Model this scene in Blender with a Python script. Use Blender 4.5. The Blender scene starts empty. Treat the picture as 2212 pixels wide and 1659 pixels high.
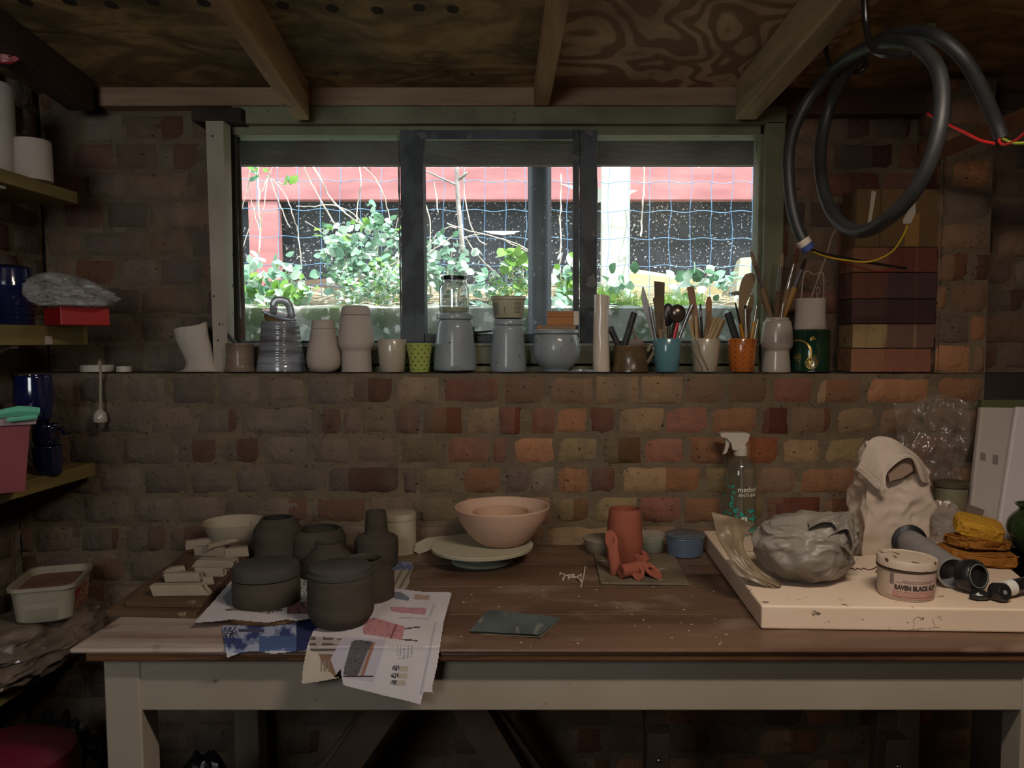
import bpy, bmesh, math, random
from mathutils import Vector, Matrix, noise
random.seed(7)
R = math.radians
SC = bpy.context.scene
COL = SC.collection

# ------------------------------------------------------------------ camera
W_PX, H_PX = 2212.0, 1659.0
F = 1720.0                       # focal length in pixels
EYE = 1.375                      # eye height (m)
PIT = R(4.0)                     # looking slightly down
PX0, HOR = 1195.0, 737.0         # vanishing point of the room's depth, horizon row
PY0 = HOR + F * math.tan(PIT)
cam_d = bpy.data.cameras.new('camera')
cam_d.sensor_width = 36.0
cam_d.lens = 36.0 * F / W_PX
cam_d.shift_x = (W_PX / 2 - PX0) / W_PX
cam_d.shift_y = (PY0 - H_PX / 2) / W_PX
cam_d.clip_start = 0.02
cam = bpy.data.objects.new('camera', cam_d)
COL.objects.link(cam)
cam.location = (0, 0, EYE)
cam.rotation_euler = (R(90) - PIT, 0, 0)
SC.camera = cam

# ------------------------------------------------------------------ view, world, lights
SC.view_settings.view_transform = 'Standard'
SC.view_settings.look = 'None'
SC.view_settings.exposure = 0.0
SC.view_settings.gamma = 1.0
SC.view_settings.use_curve_mapping = False
SC.cycles.use_denoising = True
SC.cycles.max_bounces = 7
SC.cycles.diffuse_bounces = 3
SC.cycles.glossy_bounces = 3
SC.cycles.transmission_bounces = 5
SC.cycles.transparent_max_bounces = 12
SC.cycles.caustics_reflective = False
SC.cycles.caustics_refractive = False
SC.cycles.sample_clamp_indirect = 4.0

world = bpy.data.worlds.new('sky')
SC.world = world
world.use_nodes = True
wn = world.node_tree.nodes['Background']
wn.inputs['Color'].default_value = (0.80, 0.93, 1.0, 1)
wn.inputs['Strength'].default_value = 4.4

def lamp(name, kind, loc, energy, color, size=None, size_y=None, rot=(0, 0, 0), radius=None):
    d = bpy.data.lights.new(name, kind)
    d.energy = energy; d.color = color
    if kind == 'AREA':
        d.shape = 'RECTANGLE'; d.size = size; d.size_y = size_y
    if kind == 'POINT': d.shadow_soft_size = radius
    if kind == 'SUN': d.angle = radius
    o = bpy.data.objects.new(name, d); COL.objects.link(o)
    o.location = loc; o.rotation_euler = rot
    return o
# sun high over the garden
sun = lamp('sun', 'SUN', (2, 3, 5), 7.5, (1.0, 0.97, 0.92), radius=R(2.0))
sun.rotation_euler = Vector((-0.40, 0.45, -1.0)).to_track_quat('-Z', 'Y').to_euler()
# the shed's warm strip light on the ceiling, above and in front of the bench
strip = lamp('ceiling_strip_light', 'AREA', (0.48, 0.60, 2.02), 14.5, (1.0, 0.85, 0.70), 0.50, 0.09, (0, 0, 0))
# area light for daylight from behind; unseen window added high, keeping under-bench dark
rear_light = lamp('added_rear_daylight', 'AREA', (-0.70, -0.47, 1.72), 5.6, (1.0, 0.95, 0.90), 0.6, 0.55, (R(90), 0, 0))

# ------------------------------------------------------------------ pixel <-> world
_c, _s = math.cos(PIT), math.sin(PIT)
def ray(px, py):
    xc = (px - PX0) / F; yc = -(py - PY0) / F
    return Vector((xc, _c + yc * _s, -_s + yc * _c))
def at(px, py, Y):
    d = ray(px, py); return Vector((0, 0, EYE)) + d * (Y / d.y)
def onz(px, py, Z):
    d = ray(px, py); return Vector((0, 0, EYE)) + d * ((Z - EYE) / d.z)
def zat(py, Y): return at(PX0, py, Y).z
def xat(px, py, Y): return at(px, py, Y).x
def spx(Y, Z=None):              # metres per pixel at depth Y (height Z)
    z = EYE if Z is None else Z
    return (Y * _c + (EYE - z) * _s) / F
def pix(v):                      # world point -> pixel
    y, z = v[1], v[2] - EYE
    d = y * _c - z * _s; u = y * _s + z * _c
    return PX0 + F * v[0] / d, PY0 - F * u / d

# ------------------------------------------------------------------ colour and materials
def lin(c):
    return tuple(((v / 255) / 12.92 if v / 255 <= .04045 else ((v / 255 + .055) / 1.055) ** 2.4) for v in c)
MATS = {}
def mat(name, c, c2=None, rough=.7, scale=8, detail=6, stretch=(1, 1, 1), lo=.35, hi=.65, bump=0, bscale=60, metal=0,
        spec=.4, c3=None, s3=40, lo3=.62, hi3=.68, trans=0, alpha=1, coat=0, sss=0, emit=None, bstretch=None, distort=0, attr=None, d3=3):
    """procedural material: two colours mixed by noise, a third in spots, noise bump"""
    if name in MATS: return MATS[name]
    m = bpy.data.materials.new(name); m.use_nodes = True
    nt = m.node_tree; N = nt.nodes; L = nt.links
    b = N['Principled BSDF']
    tc = N.new('ShaderNodeTexCoord')
    def noisef(sc, st, det=detail, dis=0):
        mp = N.new('ShaderNodeMapping'); mp.inputs['Scale'].default_value = st
        L.new(tc.outputs['Object'], mp.inputs['Vector'])
        n = N.new('ShaderNodeTexNoise'); n.inputs['Scale'].default_value = sc; n.inputs['Detail'].default_value = det
        n.inputs['Distortion'].default_value = dis
        L.new(mp.outputs['Vector'], n.inputs['Vector']); return n.outputs['Fac']
    def ramp(f, a, z):
        r = N.new('ShaderNodeMapRange'); r.inputs['From Min'].default_value = a; r.inputs['From Max'].default_value = z
        L.new(f, r.inputs['Value']); return r.outputs['Result']
    def mix(f, A, B, mode='MIX'):
        x = N.new('ShaderNodeMix'); x.data_type = 'RGBA'; x.blend_type = mode
        if hasattr(f, 'is_output'): L.new(f, x.inputs[0])
        else: x.inputs[0].default_value = f
        for v, s in ((A, x.inputs[6]), (B, x.inputs[7])):
            if hasattr(v, 'is_output'): L.new(v, s)
            else: s.default_value = (*lin(v), 1)
        return x.outputs[2]
    col = None
    if attr:
        a = N.new('ShaderNodeAttribute'); a.attribute_name = attr; col = a.outputs['Color']
        if c2: col = mix(ramp(noisef(scale, stretch, dis=distort), lo, hi), col, c2)
    elif c2:
        col = mix(ramp(noisef(scale, stretch, dis=distort), lo, hi), c, c2)
    if c3:
        col = mix(ramp(noisef(s3, stretch if bstretch is None else bstretch, d3), lo3, hi3), col if col is not None else c, c3)
    if col is not None: L.new(col, b.inputs['Base Color'])
    else: b.inputs['Base Color'].default_value = (*lin(c), 1)
    b.inputs['Roughness'].default_value = rough
    b.inputs['Metallic'].default_value = metal
    b.inputs['Specular IOR Level'].default_value = spec
    b.inputs['Transmission Weight'].default_value = trans
    b.inputs['Alpha'].default_value = alpha
    b.inputs['Coat Weight'].default_value = coat
    b.inputs['Coat Roughness'].default_value = .08
    if sss:
        b.inputs['Subsurface Weight'].default_value = sss; b.inputs['Subsurface Radius'].default_value = (.02, .015, .01)
    if emit:
        b.inputs['Emission Color'].default_value = (*lin(emit[0]), 1); b.inputs['Emission Strength'].default_value = emit[1]
    if bump:
        bn = N.new('ShaderNodeBump'); bn.inputs['Strength'].default_value = min(1, bump); bn.inputs['Distance'].default_value = .003 * max(1, bump)
        L.new(noisef(bscale, bstretch or stretch, 5), bn.inputs['Height']); L.new(bn.outputs['Normal'], b.inputs['Normal'])
    MATS[name] = m
    return m

# ------------------------------------------------------------------ objects
def tag(o, label=None, cat=None, group=None, kind=None):
    if label: o['label'] = label
    if cat: o['category'] = cat
    if group: o['group'] = group
    if kind: o['kind'] = kind
    return o
ORG = {}
def thing(name, label, cat, loc=(0, 0, 0), group=None, kind=None):
    o = bpy.data.objects.new(name, None); COL.objects.link(o)
    o.location = loc; o.empty_display_size = .05
    ORG[o.name] = Vector(loc)
    return tag(o, label, cat, group, kind)

class MB:
    """collects shapes (in world coordinates) and links them as one mesh object"""
    def __init__(s): s.v = []; s.f = []; s.m = []; s.c = []; s.cur = 0; s.col = None
    def add(s, vs, fs, mi=None, col=None):
        b = len(s.v); s.v += [Vector(v) for v in vs]
        for f in fs:
            s.f.append(tuple(b + i for i in f)); s.m.append(s.cur if mi is None else mi); s.c.append(col if col is not None else s.col)
        return s
    def build(s, name, mats, parent=None, smooth=True, origin=None, angle=40, attr=False, weld=True):
        me = bpy.data.meshes.new(name)
        org = Vector(origin) if origin is not None else (ORG[parent.name] if parent is not None else None)
        if org is None:
            lo = [min(v[i] for v in s.v) for i in range(3)]; hi = [max(v[i] for v in s.v) for i in range(3)]
            org = Vector(((lo[0] + hi[0]) / 2, (lo[1] + hi[1]) / 2, lo[2]))
        me.from_pydata([tuple(v - org) for v in s.v], [], s.f)
        if not isinstance(mats, (list, tuple)): mats = [mats]
        for m in mats: me.materials.append(m)
        me.polygons.foreach_set('material_index', s.m)
        if attr:
            a = me.color_attributes.new('Col', 'FLOAT_COLOR', 'CORNER')
            k = 0
            for p, c in zip(me.polygons, s.c):
                c4 = (*lin(c), 1) if c is not None else (.5, .5, .5, 1)
                for _ in range(p.loop_total): a.data[k].color = c4; k += 1
        if weld and not attr:
            bm = bmesh.new(); bm.from_mesh(me)
            bmesh.ops.remove_doubles(bm, verts=bm.verts, dist=1e-5)
            bmesh.ops.recalc_face_normals(bm, faces=bm.faces)
            bm.to_mesh(me); bm.free()
        if smooth: me.shade_smooth() if hasattr(me, 'shade_smooth') else None
        if smooth:
            try: me.set_sharp_from_angle(angle=R(angle))
            except Exception: pass
        o = bpy.data.objects.new(name, me); COL.objects.link(o)
        if parent is not None:
            o.parent = parent
        else:
            o.location = org
        ORG[o.name] = Vector(org)
        return o
    # ---- primitives
    def box(s, a, b, mi=None, col=None):
        x0, x1 = sorted((a[0], b[0])); y0, y1 = sorted((a[1], b[1])); z0, z1 = sorted((a[2], b[2]))
        v = [(x0, y0, z0), (x1, y0, z0), (x1, y1, z0), (x0, y1, z0), (x0, y0, z1), (x1, y0, z1), (x1, y1, z1), (x0, y1, z1)]
        return s.add(v, [(0, 3, 2, 1), (4, 5, 6, 7), (0, 1, 5, 4), (1, 2, 6, 5), (2, 3, 7, 6), (3, 0, 4, 7)], mi, col)
    def hexa(s, lo4, hi4, mi=None, col=None):
        """eight corners: four below, four above, same order round"""
        return s.add(list(lo4) + list(hi4), [(0, 3, 2, 1), (4, 5, 6, 7), (0, 1, 5, 4), (1, 2, 6, 5), (2, 3, 7, 6), (3, 0, 4, 7)], mi, col)
    def bevbox(s, a, b, r=.003, mi=None, mtx=None, seg=2):
        bm = bmesh.new()
        bmesh.ops.create_cube(bm, size=1)
        for v in bm.verts:
            v.co = Vector([(a[i] + b[i]) / 2 + v.co[i] * abs(b[i] - a[i]) for i in range(3)])
        if r: bmesh.ops.bevel(bm, geom=bm.edges[:], offset=r, segments=seg, affect='EDGES', profile=.5)
        return s.bm(bm, mi, mtx)
    def bm(s, bm, mi=None, mtx=None, col=None):
        bm.verts.ensure_lookup_table()
        for i, v in enumerate(bm.verts): v.index = i
        s.add([(mtx @ v.co) if mtx else v.co.copy() for v in bm.verts], [[v.index for v in f.verts] for f in bm.faces], mi, col)
        bm.free(); return s
    def lathe(s, prof, c, seg=48, mi=None, mtx=None, wob=0, col=None):
        """prof: list of (r, z); c: centre on the base"""
        vs = []; fs = []; n = len(prof)
        for k in range(seg):
            a = 2 * math.pi * k / seg
            for r, z in prof:
                rr = r
                if wob: rr = r * (1 + wob * noise.noise((math.cos(a) * 1.3 + c[0] * 9, math.sin(a) * 1.3, z * 20)))
                p = Vector((rr * math.cos(a), rr * math.sin(a), z))
                if mtx: p = mtx @ p
                vs.append(p + Vector(c))
        for k in range(seg):
            k2 = (k + 1) % seg
            for i in range(n - 1):
                if prof[i][0] < 1e-6 and prof[i + 1][0] < 1e-6: continue
                q = (k * n + i, k2 * n + i, k2 * n + i + 1, k * n + i + 1)
                if prof[i][0] < 1e-6: q = (k * n + i, k2 * n + i + 1, k * n + i + 1)
                elif prof[i + 1][0] < 1e-6: q = (k * n + i, k2 * n + i, k * n + i + 1)
                fs.append(q)
        return s.add(vs, fs, mi, col)
    def tube(s, pts, r, seg=10, mi=None, caps=True, smooth=4, flat=1.0, col=None):
        P = [Vector(p) for p in pts]
        rad = list(r) if isinstance(r, (list, tuple)) else [r] * len(P)
        if smooth > 1 and len(P) > 2: P, rad = catmull(P, rad, smooth)
        n = len(P); vs = []; fs = []
        T = [(P[min(i + 1, n - 1)] - P[max(i - 1, 0)]).normalized() for i in range(n)]
        up = Vector((0, 0, 1)) if abs(T[0].z) < .9 else Vector((0, 1, 0))
        x = T[0].cross(up).normalized()
        for i in range(n):
            x = (x - T[i] * x.dot(T[i])); x = x.normalized() if x.length > 1e-6 else T[i].orthogonal().normalized()
            y = T[i].cross(x)
            for k in range(seg):
                a = 2 * math.pi * k / seg
                vs.append(P[i] + x * (rad[i] * math.cos(a)) + y * (rad[i] * flat * math.sin(a)))
        for i in range(n - 1):
            for k in range(seg):
                k2 = (k + 1) % seg
                fs.append((i * seg + k, i * seg + k2, (i + 1) * seg + k2, (i + 1) * seg + k))
        if caps:
            fs.append(tuple(range(seg))[::-1]); fs.append(tuple((n - 1) * seg + k for k in range(seg)))
        return s.add(vs, fs, mi, col)
    def plate(s, poly, d, mi=None, col=None):
        """polygon (list of points) given thickness by vector d"""
        n = len(poly); d = Vector(d)
        vs = [Vector(p) for p in poly] + [Vector(p) + d for p in poly]
        fs = [tuple(range(n)), tuple(range(n, 2 * n))[::-1]] + [(i, (i + 1) % n, n + (i + 1) % n, n + i) for i in range(n)]
        return s.add(vs, fs, mi, col)
    def sheet(s, fn, nu, nv, th=0, mi=None, colf=None, keep=None):
        """grid surface fn(u, v) -> point, u, v in 0..1; optional thickness downwards along the normal"""
        g = [[Vector(fn(i / nu, j / nv)) for i in range(nu + 1)] for j in range(nv + 1)]
        def idx(i, j): return j * (nu + 1) + i
        vs = [g[j][i] for j in range(nv + 1) for i in range(nu + 1)]
        N0 = len(vs)
        quads = [(i, j) for j in range(nv) for i in range(nu) if keep is None or keep((i + .5) / nu, (j + .5) / nv)]
        if th:
            for j in range(nv + 1):
                for i in range(nu + 1):
                    du = g[j][min(i + 1, nu)] - g[j][max(i - 1, 0)]; dv = g[min(j + 1, nv)][i] - g[max(j - 1, 0)][i]
                    nn = du.cross(dv)
                    nn = nn.normalized() if nn.length > 1e-12 else Vector((0, 0, 1))
                    vs.append(g[j][i] - nn * th)
        b = len(s.v); s.v += vs
        qs = set(quads)
        for i, j in quads:
            c = colf((i + .5) / nu, (j + .5) / nv) if colf else None
            m_ = mi if mi is not None else s.cur
            s.f.append((b + idx(i, j), b + idx(i + 1, j), b + idx(i + 1, j + 1), b + idx(i, j + 1))); s.m.append(m_); s.c.append(c)
            if th:
                s.f.append(tuple(b + N0 + k for k in (idx(i, j + 1), idx(i + 1, j + 1), idx(i + 1, j), idx(i, j)))); s.m.append(m_); s.c.append(c)
                for (di, dj, p, q) in ((-1, 0, (i, j + 1), (i, j)), (1, 0, (i + 1, j), (i + 1, j + 1)), (0, -1, (i, j), (i + 1, j)), (0, 1, (i + 1, j + 1), (i, j + 1))):
                    if (i + di, j + dj) not in qs:
                        s.f.append((b + idx(*p), b + N0 + idx(*p), b + N0 + idx(*q), b + idx(*q))); s.m.append(m_); s.c.append(c)
        return s
    def blob(s, c, r, sub=4, amp=.2, freq=2.0, seed=0, mi=None, ridged=True, fn=None, flat_z=None, amp2=.05, freq2=7):
        bm = bmesh.new(); bmesh.ops.create_icosphere(bm, subdivisions=sub, radius=1)
        c = Vector(c)
        for v in bm.verts:
            n_ = v.co.normalized(); q = n_ * freq + Vector((seed * 7.1, seed * 3.3, seed))
            a = noise.noise(q); a2 = noise.noise(n_ * freq2 + Vector((seed, 0, 5)))
            if ridged: a = .5 - abs(a) * 1.6; a2 = .4 - abs(a2) * 1.6
            p = n_ * (1 + amp * a + amp2 * a2)
            p = Vector((p.x * r[0], p.y * r[1], p.z * r[2]))
            if fn: p = fn(p, n_)
            p += c
            if flat_z is not None and p.z < flat_z: p.z = flat_z + (p.z - flat_z) * .02
            v.co = p
        return s.bm(bm, mi)

def catmull(P, rad, k):
    o = []; ro = []
    n = len(P)
    for i in range(n - 1):
        p0, p1, p2, p3 = P[max(i - 1, 0)], P[i], P[i + 1], P[min(i + 2, n - 1)]
        for j in range(k):
            t = j / k
            o.append(.5 * ((2 * p1) + (p2 - p0) * t + (2 * p0 - 5 * p1 + 4 * p2 - p3) * t * t + (3 * p1 - p0 - 3 * p2 + p3) * t ** 3))
            ro.append(rad[i] * (1 - t) + rad[i + 1] * t)
    o.append(P[-1]); ro.append(rad[-1])
    return o, ro
def smooth_prof(prof, k=4):
    P = [Vector((r, z, 0)) for r, z in prof]
    Q, _ = catmull(P, [1] * len(P), k)
    return [(max(0, q.x), q.y) for q in Q]
def hollow(out, t=.004, floor=.005, depth=None):
    """closed vessel wall from an outer profile (bottom to rim)"""
    inner = [(max(.001, r - t), z) for r, z in out]
    zb = out[0][1] + floor
    if depth is not None: zb = out[-1][1] - depth
    inn = [p for p in inner if p[1] > zb]
    def rin(z):
        for (r0, z0), (r1, z1) in zip(inner, inner[1:]):
            if z0 <= z <= z1 and z1 > z0: return r0 + (r1 - r0) * (z - z0) / (z1 - z0)
        return inner[0][0]
    rim_r, rim_z = out[-1]
    return [(0, out[0][1])] + out[:-1] + [(rim_r - t * .08, rim_z - t * .35), (rim_r - t * .3, rim_z), (rim_r - t * .7, rim_z)] + \
           [(r, z) for r, z in reversed(inn[:-1])] + [(rin(zb), zb), (0, zb)]
def solid(out):
    return [(0, out[0][1])] + out + [(0, out[-1][1])]
def inside(x, y, poly):
    c = False; n = len(poly)
    for i in range(n):
        x1, y1 = poly[i]; x2, y2 = poly[(i + 1) % n]
        if (y1 > y) != (y2 > y) and x < (x2 - x1) * (y - y1) / (y2 - y1) + x1: c = not c
    return c
def glyphs(text, size, bold=0.0):
    """flat letter mesh: vertices (x, y) and faces, centred on x"""
    cu = bpy.data.curves.new('tmp_text', 'FONT'); cu.body = text; cu.size = size; cu.align_x = 'CENTER'; cu.align_y = 'CENTER'
    cu.offset = bold; cu.resolution_u = 3
    o = bpy.data.objects.new('tmp_text', cu); COL.objects.link(o)
    dg = bpy.context.evaluated_depsgraph_get(); dg.update()
    me = o.evaluated_get(dg).to_mesh()
    vs = [(v.co.x, v.co.y) for v in me.vertices]; fs = [tuple(p.vertices) for p in me.polygons]
    o.evaluated_get(dg).to_mesh_clear()
    bpy.data.objects.remove(o); bpy.data.curves.remove(cu)
    return vs, fs
# ================================================================== THE ROOM
D0, Y1 = 2.0, 2.15               # front plane of the lower wall; set-back upper wall
XL, XR = -1.36, 1.30             # side walls
XP = 1.088
ZL = zat(806, D0)                # brick ledge under the window
T = 0.86                         # bench top
YF = onz(1000, 1402, T).y        # front edge of the bench
ZC = 2.45

CODE = {'g': (118, 103, 90), 'b': (130, 103, 82), 't': (144, 118, 90), 'o': (148, 106, 78), 'r': (122, 82, 68), 'p': (146, 100, 82),
        'y': (128, 110, 80), 'v': (104, 86, 76), 'd': (86, 70, 60)}
M_BRICK = mat('brick_faces', (120, 95, 80), (100, 92, 84), attr='Col', scale=9, lo=.48, hi=.92, rough=.93, spec=.15, bump=1.6, bscale=70,
              c3=(52, 44, 38), s3=110, lo3=.66, hi3=.72, stretch=(1.6, 1.6, .55), bstretch=(1, 1, 1), detail=8)

def brick_wall(name, frame, rects, codes=None, seed=1, parent=None, rows=None, course=.0756, z_off=0, jitter=1.0, greyer=None):
    """bricks as rounded relief in a rough mortar bed; frame(u, v, w) -> world; rects: (u0, u1, v0, v1)"""
    rnd = random.Random(seed); mb = MB()
    for (u0, u1, v0, v1) in rects:
        nu, nv = max(2, int((u1 - u0) / .03)), max(2, int((v1 - v0) / .03))
        def fn(u, v):
            U, V = u0 + u * (u1 - u0), v0 + v * (v1 - v0)
            return frame(U, V, -.006 + .005 * noise.noise((U * 14, V * 30, seed)))
        mb.sheet(fn, nu, nv, colf=lambda u, v: tuple(x * (1 + .14 * noise.noise((u * 40, v * 40, 3))) for x in (112, 98, 80)))
        r0 = int(math.floor((v0 - z_off) / course)); r1 = int(math.ceil((v1 - z_off) / course))
        for r in range(r0, r1 + 1):
            zb = z_off + r * course; zt = zb + course - .0105
            if zt <= v0 + .006 or zb >= v1 - .004: continue
            zb2, zt2 = max(zb, v0), min(zt, v1)
            spans = None
            if rows and r in rows: spans = [s_ for s_ in rows[r]]
            else:
                spans = []; u = u0 - rnd.random() * .1 - (.056 if r % 2 else 0)
                while u < u1:
                    w = .103 if rnd.random() < .78 else .16
                    spans.append((u, u + w, rnd.choice(codes or 'gbbtgvb'))); u += w + .0105
            for (a, b, cd) in spans:
                a2, b2 = max(a, u0 + .001), min(b, u1 - .001)
                if b2 - a2 < .018: continue
                cc = CODE[cd]
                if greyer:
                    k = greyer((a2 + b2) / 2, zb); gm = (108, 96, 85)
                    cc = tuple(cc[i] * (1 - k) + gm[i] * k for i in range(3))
                v_ = .86 + .26 * rnd.random(); cc = tuple(min(230, x * v_) for x in cc)
                two = rnd.random() < .22; cc2 = tuple(x * rnd.uniform(.72, 1.12) for x in cc) if not two else (cc[0] * .86, cc[1] * .74, cc[2] * .70)
                nx = max(4, int((b2 - a2) / .018)); ny = 5; ph = rnd.random() * 30; split = rnd.uniform(.2, .8)
                j = [rnd.uniform(-.0024, .0024) * jitter for _ in range(8)]; relief = rnd.uniform(.001, .006)
                hd = (rnd.uniform(0, .003))
                def fn(u, v, a2=a2, b2=b2, zb2=zb2, zt2=zt2, j=j, ph=ph, relief=relief):
                    ea = min(u, 1 - u) * (b2 - a2); eb = min(v, 1 - v) * (zt2 - zb2)
                    e = min(ea, eb)
                    rd = .007
                    w = relief - (0 if e >= rd else (rd - math.sqrt(max(0, rd * rd - (rd - e) ** 2))) * 1.5)
                    U = a2 + u * (b2 - a2) + j[0] * (1 - u) * v + j[1] * u * v + j[2] * (1 - u) * (1 - v) + j[3] * u * (1 - v)
                    V = zb2 + v * (zt2 - zb2) + j[4] * (1 - u) * v + j[5] * u * v + j[6] * (1 - v) * u
                    k = noise.noise((U * 40 + ph, V * 40, ph)); k2 = noise.noise((U * 16 + ph, V * 16, ph + 4))
                    if e < .012:
                        U += .0022 * noise.noise((V * 60 + ph, U * 20, 1)); V += .0022 * noise.noise((U * 60, ph, V * 20))
                        if k2 > .42 and e < .009: w -= .005
                    return frame(U, V, w + .0016 * k + .0015 * k2)
                mb.sheet(fn, nx, ny, colf=(lambda u, v, cc=cc, cc2=cc2, split=split, two=two, ph=ph:
                         tuple(x * (1 + .08 * noise.noise((u * 5 + ph, v * 1.5, 2))) for x in (cc if (u < split + .05 * noise.noise((v * 4, ph, 0))) or not two else cc2))))
    o = mb.build(name, M_BRICK, parent=parent, attr=True, origin=(0, 0, 0), angle=60)
    return o

def pxrow(y_c, lst):
    """hand-read bricks of one course: list of (x0, x1, code) in photo pixels -> metres on the lower wall"""
    return [(xat(a, y_c, D0), xat(b, y_c, D0), c) for a, b, c in lst]
course = (zat(805, D0) - zat(1065, D0)) / 4
zoff = ZL - 40 * course
rows_px = {
 39: (838, [(30, 90, 'g'), (97, 156, 'g'), (165, 253, 'g'), (268, 357, 'g'), (372, 460, 'g'), (470, 559, 'g'), (569, 659, 'b'), (666, 750, 'g'), (760, 850, 'b'), (857, 948, 't'), (955, 1080, 'r'), (1090, 1178, 'b'), (1187, 1278, 'b'),
      (1288, 1380, 't'), (1386, 1474, 't'), (1480, 1566, 'b'), (1573, 1662, 'b'), (1668, 1762, 'r'), (1768, 1862, 't'), (1873, 2012, 'o'), (2026, 2124, 'o')]),
 38: (903, [(20, 100, 'g'), (111, 203, 'g'), (215, 316, 'g'), (324, 415, 'b'), (424, 512, 'g'), (522, 674, 'g'), (684, 738, 'g'), (742, 776, 'r'), (784, 850, 'y'), (856, 905, 'r'), (915, 998, 'o'), (1010, 1076, 't'), (1080, 1122, 'r'), (1148, 1198, 'r'), (1200, 1272, 'o'),
      (1276, 1328, 'r'), (1340, 1435, 't'), (1438, 1528, 'p'), (1537, 1640, 'o'), (1648, 1702, 'r'), (1712, 1795, 'b'), (1805, 1895, 't'), (1905, 1990, 'b'), (2000, 2118, 'b')]),
 37: (965, [(60, 140, 'g'), (150, 250, 'g'), (262, 370, 'b'), (380, 470, 'g'), (480, 560, 'g'), (570, 660, 'g'), (674, 756, 't'), (766, 854, 'b'), (864, 952, 'y'), (964, 1060, 'p'), (1061, 1095, 'r'), (1112, 1198, 'o'), (1207, 1292, 'y'),
      (1303, 1384, 'y'), (1393, 1480, 'p'), (1490, 1562, 'o'), (1572, 1680, 'o'), (1690, 1776, 't'), (1785, 1872, 'y'), (1882, 1960, 'b'), (1970, 2060, 'r'), (2070, 2124, 'd')]),
 36: (1030, [(20, 110, 'v'), (122, 200, 'v'), (210, 300, 'g'), (312, 400, 'g'), (412, 500, 'g'), (510, 570, 'g'), (578, 692, 'g'), (704, 864, 'v'), (872, 898, 'd'), (906, 986, 'y'), (1000, 1086, 'o'), (1092, 1142, 'v'), (1150, 1198, 'g'), (1206, 1272, 'o'),
      (1276, 1330, 'r'), (1344, 1516, 't'), (1526, 1592, 'y'), (1602, 1630, 'b'), (1638, 1722, 'b'), (1732, 1848, 'o'), (1858, 1940, 'r'), (1950, 2040, 'b'), (2050, 2124, 'b')]),
 35: (1095, [(60, 165, 'v'), (178, 276, 'g'), (286, 372, 'y'), (384, 470, 'b'), (480, 560, 'y'), (570, 660, 'b'), (668, 790, 'y'), (800, 890, 'b'), (900, 985, 'y'), (995, 1080, 'o'), (1090, 1190, 'b'), (1200, 1276, 'y'), (1288, 1374, 'y'),
      (1384, 1470, 'r'), (1482, 1556, 'o'), (1566, 1650, 'y'), (1660, 1772, 'r'), (1780, 1868, 'o'), (1878, 1960, 'b'), (1970, 2124, 'b')]),
}
rows = {k: pxrow(*v) for k, v in rows_px.items()}
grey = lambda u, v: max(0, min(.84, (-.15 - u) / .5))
# lower wall with the ledge on top
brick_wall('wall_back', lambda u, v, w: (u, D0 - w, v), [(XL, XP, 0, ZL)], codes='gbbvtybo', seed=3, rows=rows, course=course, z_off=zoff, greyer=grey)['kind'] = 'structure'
mb = MB()
M_MORT = mat('mortar', (98, 88, 72), (74, 64, 54), scale=14, rough=.95, bump=1.5, bscale=50, spec=.15)
mb.sheet(lambda u, v: (XL + u * (XP - XL), D0 + .002 + v * .40, ZL + (.0015 * noise.noise((u * 60, v * 8, 0)))), 120, 8)
mb.build('wall_ledge', M_MORT, origin=(0, 0, 0))['kind'] = 'structure'

# upper wall, set back: beside the window; piers
ZT = zat(226, Y1)
WX0, WX1 = xat(497, 500, Y1), xat(1692, 500, Y1)
brick_wall('wall_back_upper', lambda u, v, w: (u, Y1 - w, v), [(XL, WX0 + .03, ZL, ZT + .1), (WX1 - .01, XP, ZL, ZT + .1), (XP, XR, 0, ZT + .1)], codes='vgbvbr', seed=8, course=course, z_off=ZL + .002,
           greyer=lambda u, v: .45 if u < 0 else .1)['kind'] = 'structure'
PX = xat(2024, 700, D0)
brick_wall('wall_pier', lambda u, v, w: (u, D0 - w, v), [(PX, XP, ZL, ZT + .02)], codes='obobg', seed=21, course=course, z_off=ZL + .002)['kind'] = 'structure'
brick_wall('wall_pier_side', lambda u, v, w: (PX - w, u, v), [(D0, Y1, ZL, ZT + .02)], codes='bbo', seed=22, course=course, z_off=ZL + .002)['kind'] = 'structure'
# side walls
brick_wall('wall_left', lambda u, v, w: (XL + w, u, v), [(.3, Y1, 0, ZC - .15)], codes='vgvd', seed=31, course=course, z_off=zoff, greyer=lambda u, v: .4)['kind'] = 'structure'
brick_wall('wall_right', lambda u, v, w: (XR - w, u, v), [(.3, Y1, 0, ZC - .15)], codes='bbvro', seed=41, course=course, z_off=zoff)['kind'] = 'structure'
# rest of the shed (behind the photographer)
M_PLAIN = mat('rough_render', (58, 51, 46), (42, 37, 33), scale=5, rough=.95, bump=1, bscale=30)
mb = MB()
mb.box((XL - .1, -2.2, 0), (XL, .3, 2.7)); mb.box((XL - .1, .3, 0), (XL - .012, 2.3, 2.7))
mb.build('wall_left_plain', M_PLAIN, smooth=False, origin=(0, 0, 0))['kind'] = 'structure'
mb = MB(); mb.box((XR, -2.2, 0), (XR + .1, .3, 2.7)); mb.box((XR + .012, .3, 0), (XR + .1, 2.3, 2.7))
mb.build('wall_right_plain', M_PLAIN, smooth=False, origin=(0, 0, 0))['kind'] = 'structure'
mb = MB(); mb.box((XL, -.6, 0), (-1.02, -.5, 2.7)); mb.box((-.38, -.6, 0), (XR, -.5, 2.7)); mb.box((-1.02, -.6, 2.02), (-.38, -.5, 2.7)); mb.box((-1.02, -.6, 0), (-.38, -.5, 1.42))
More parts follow.
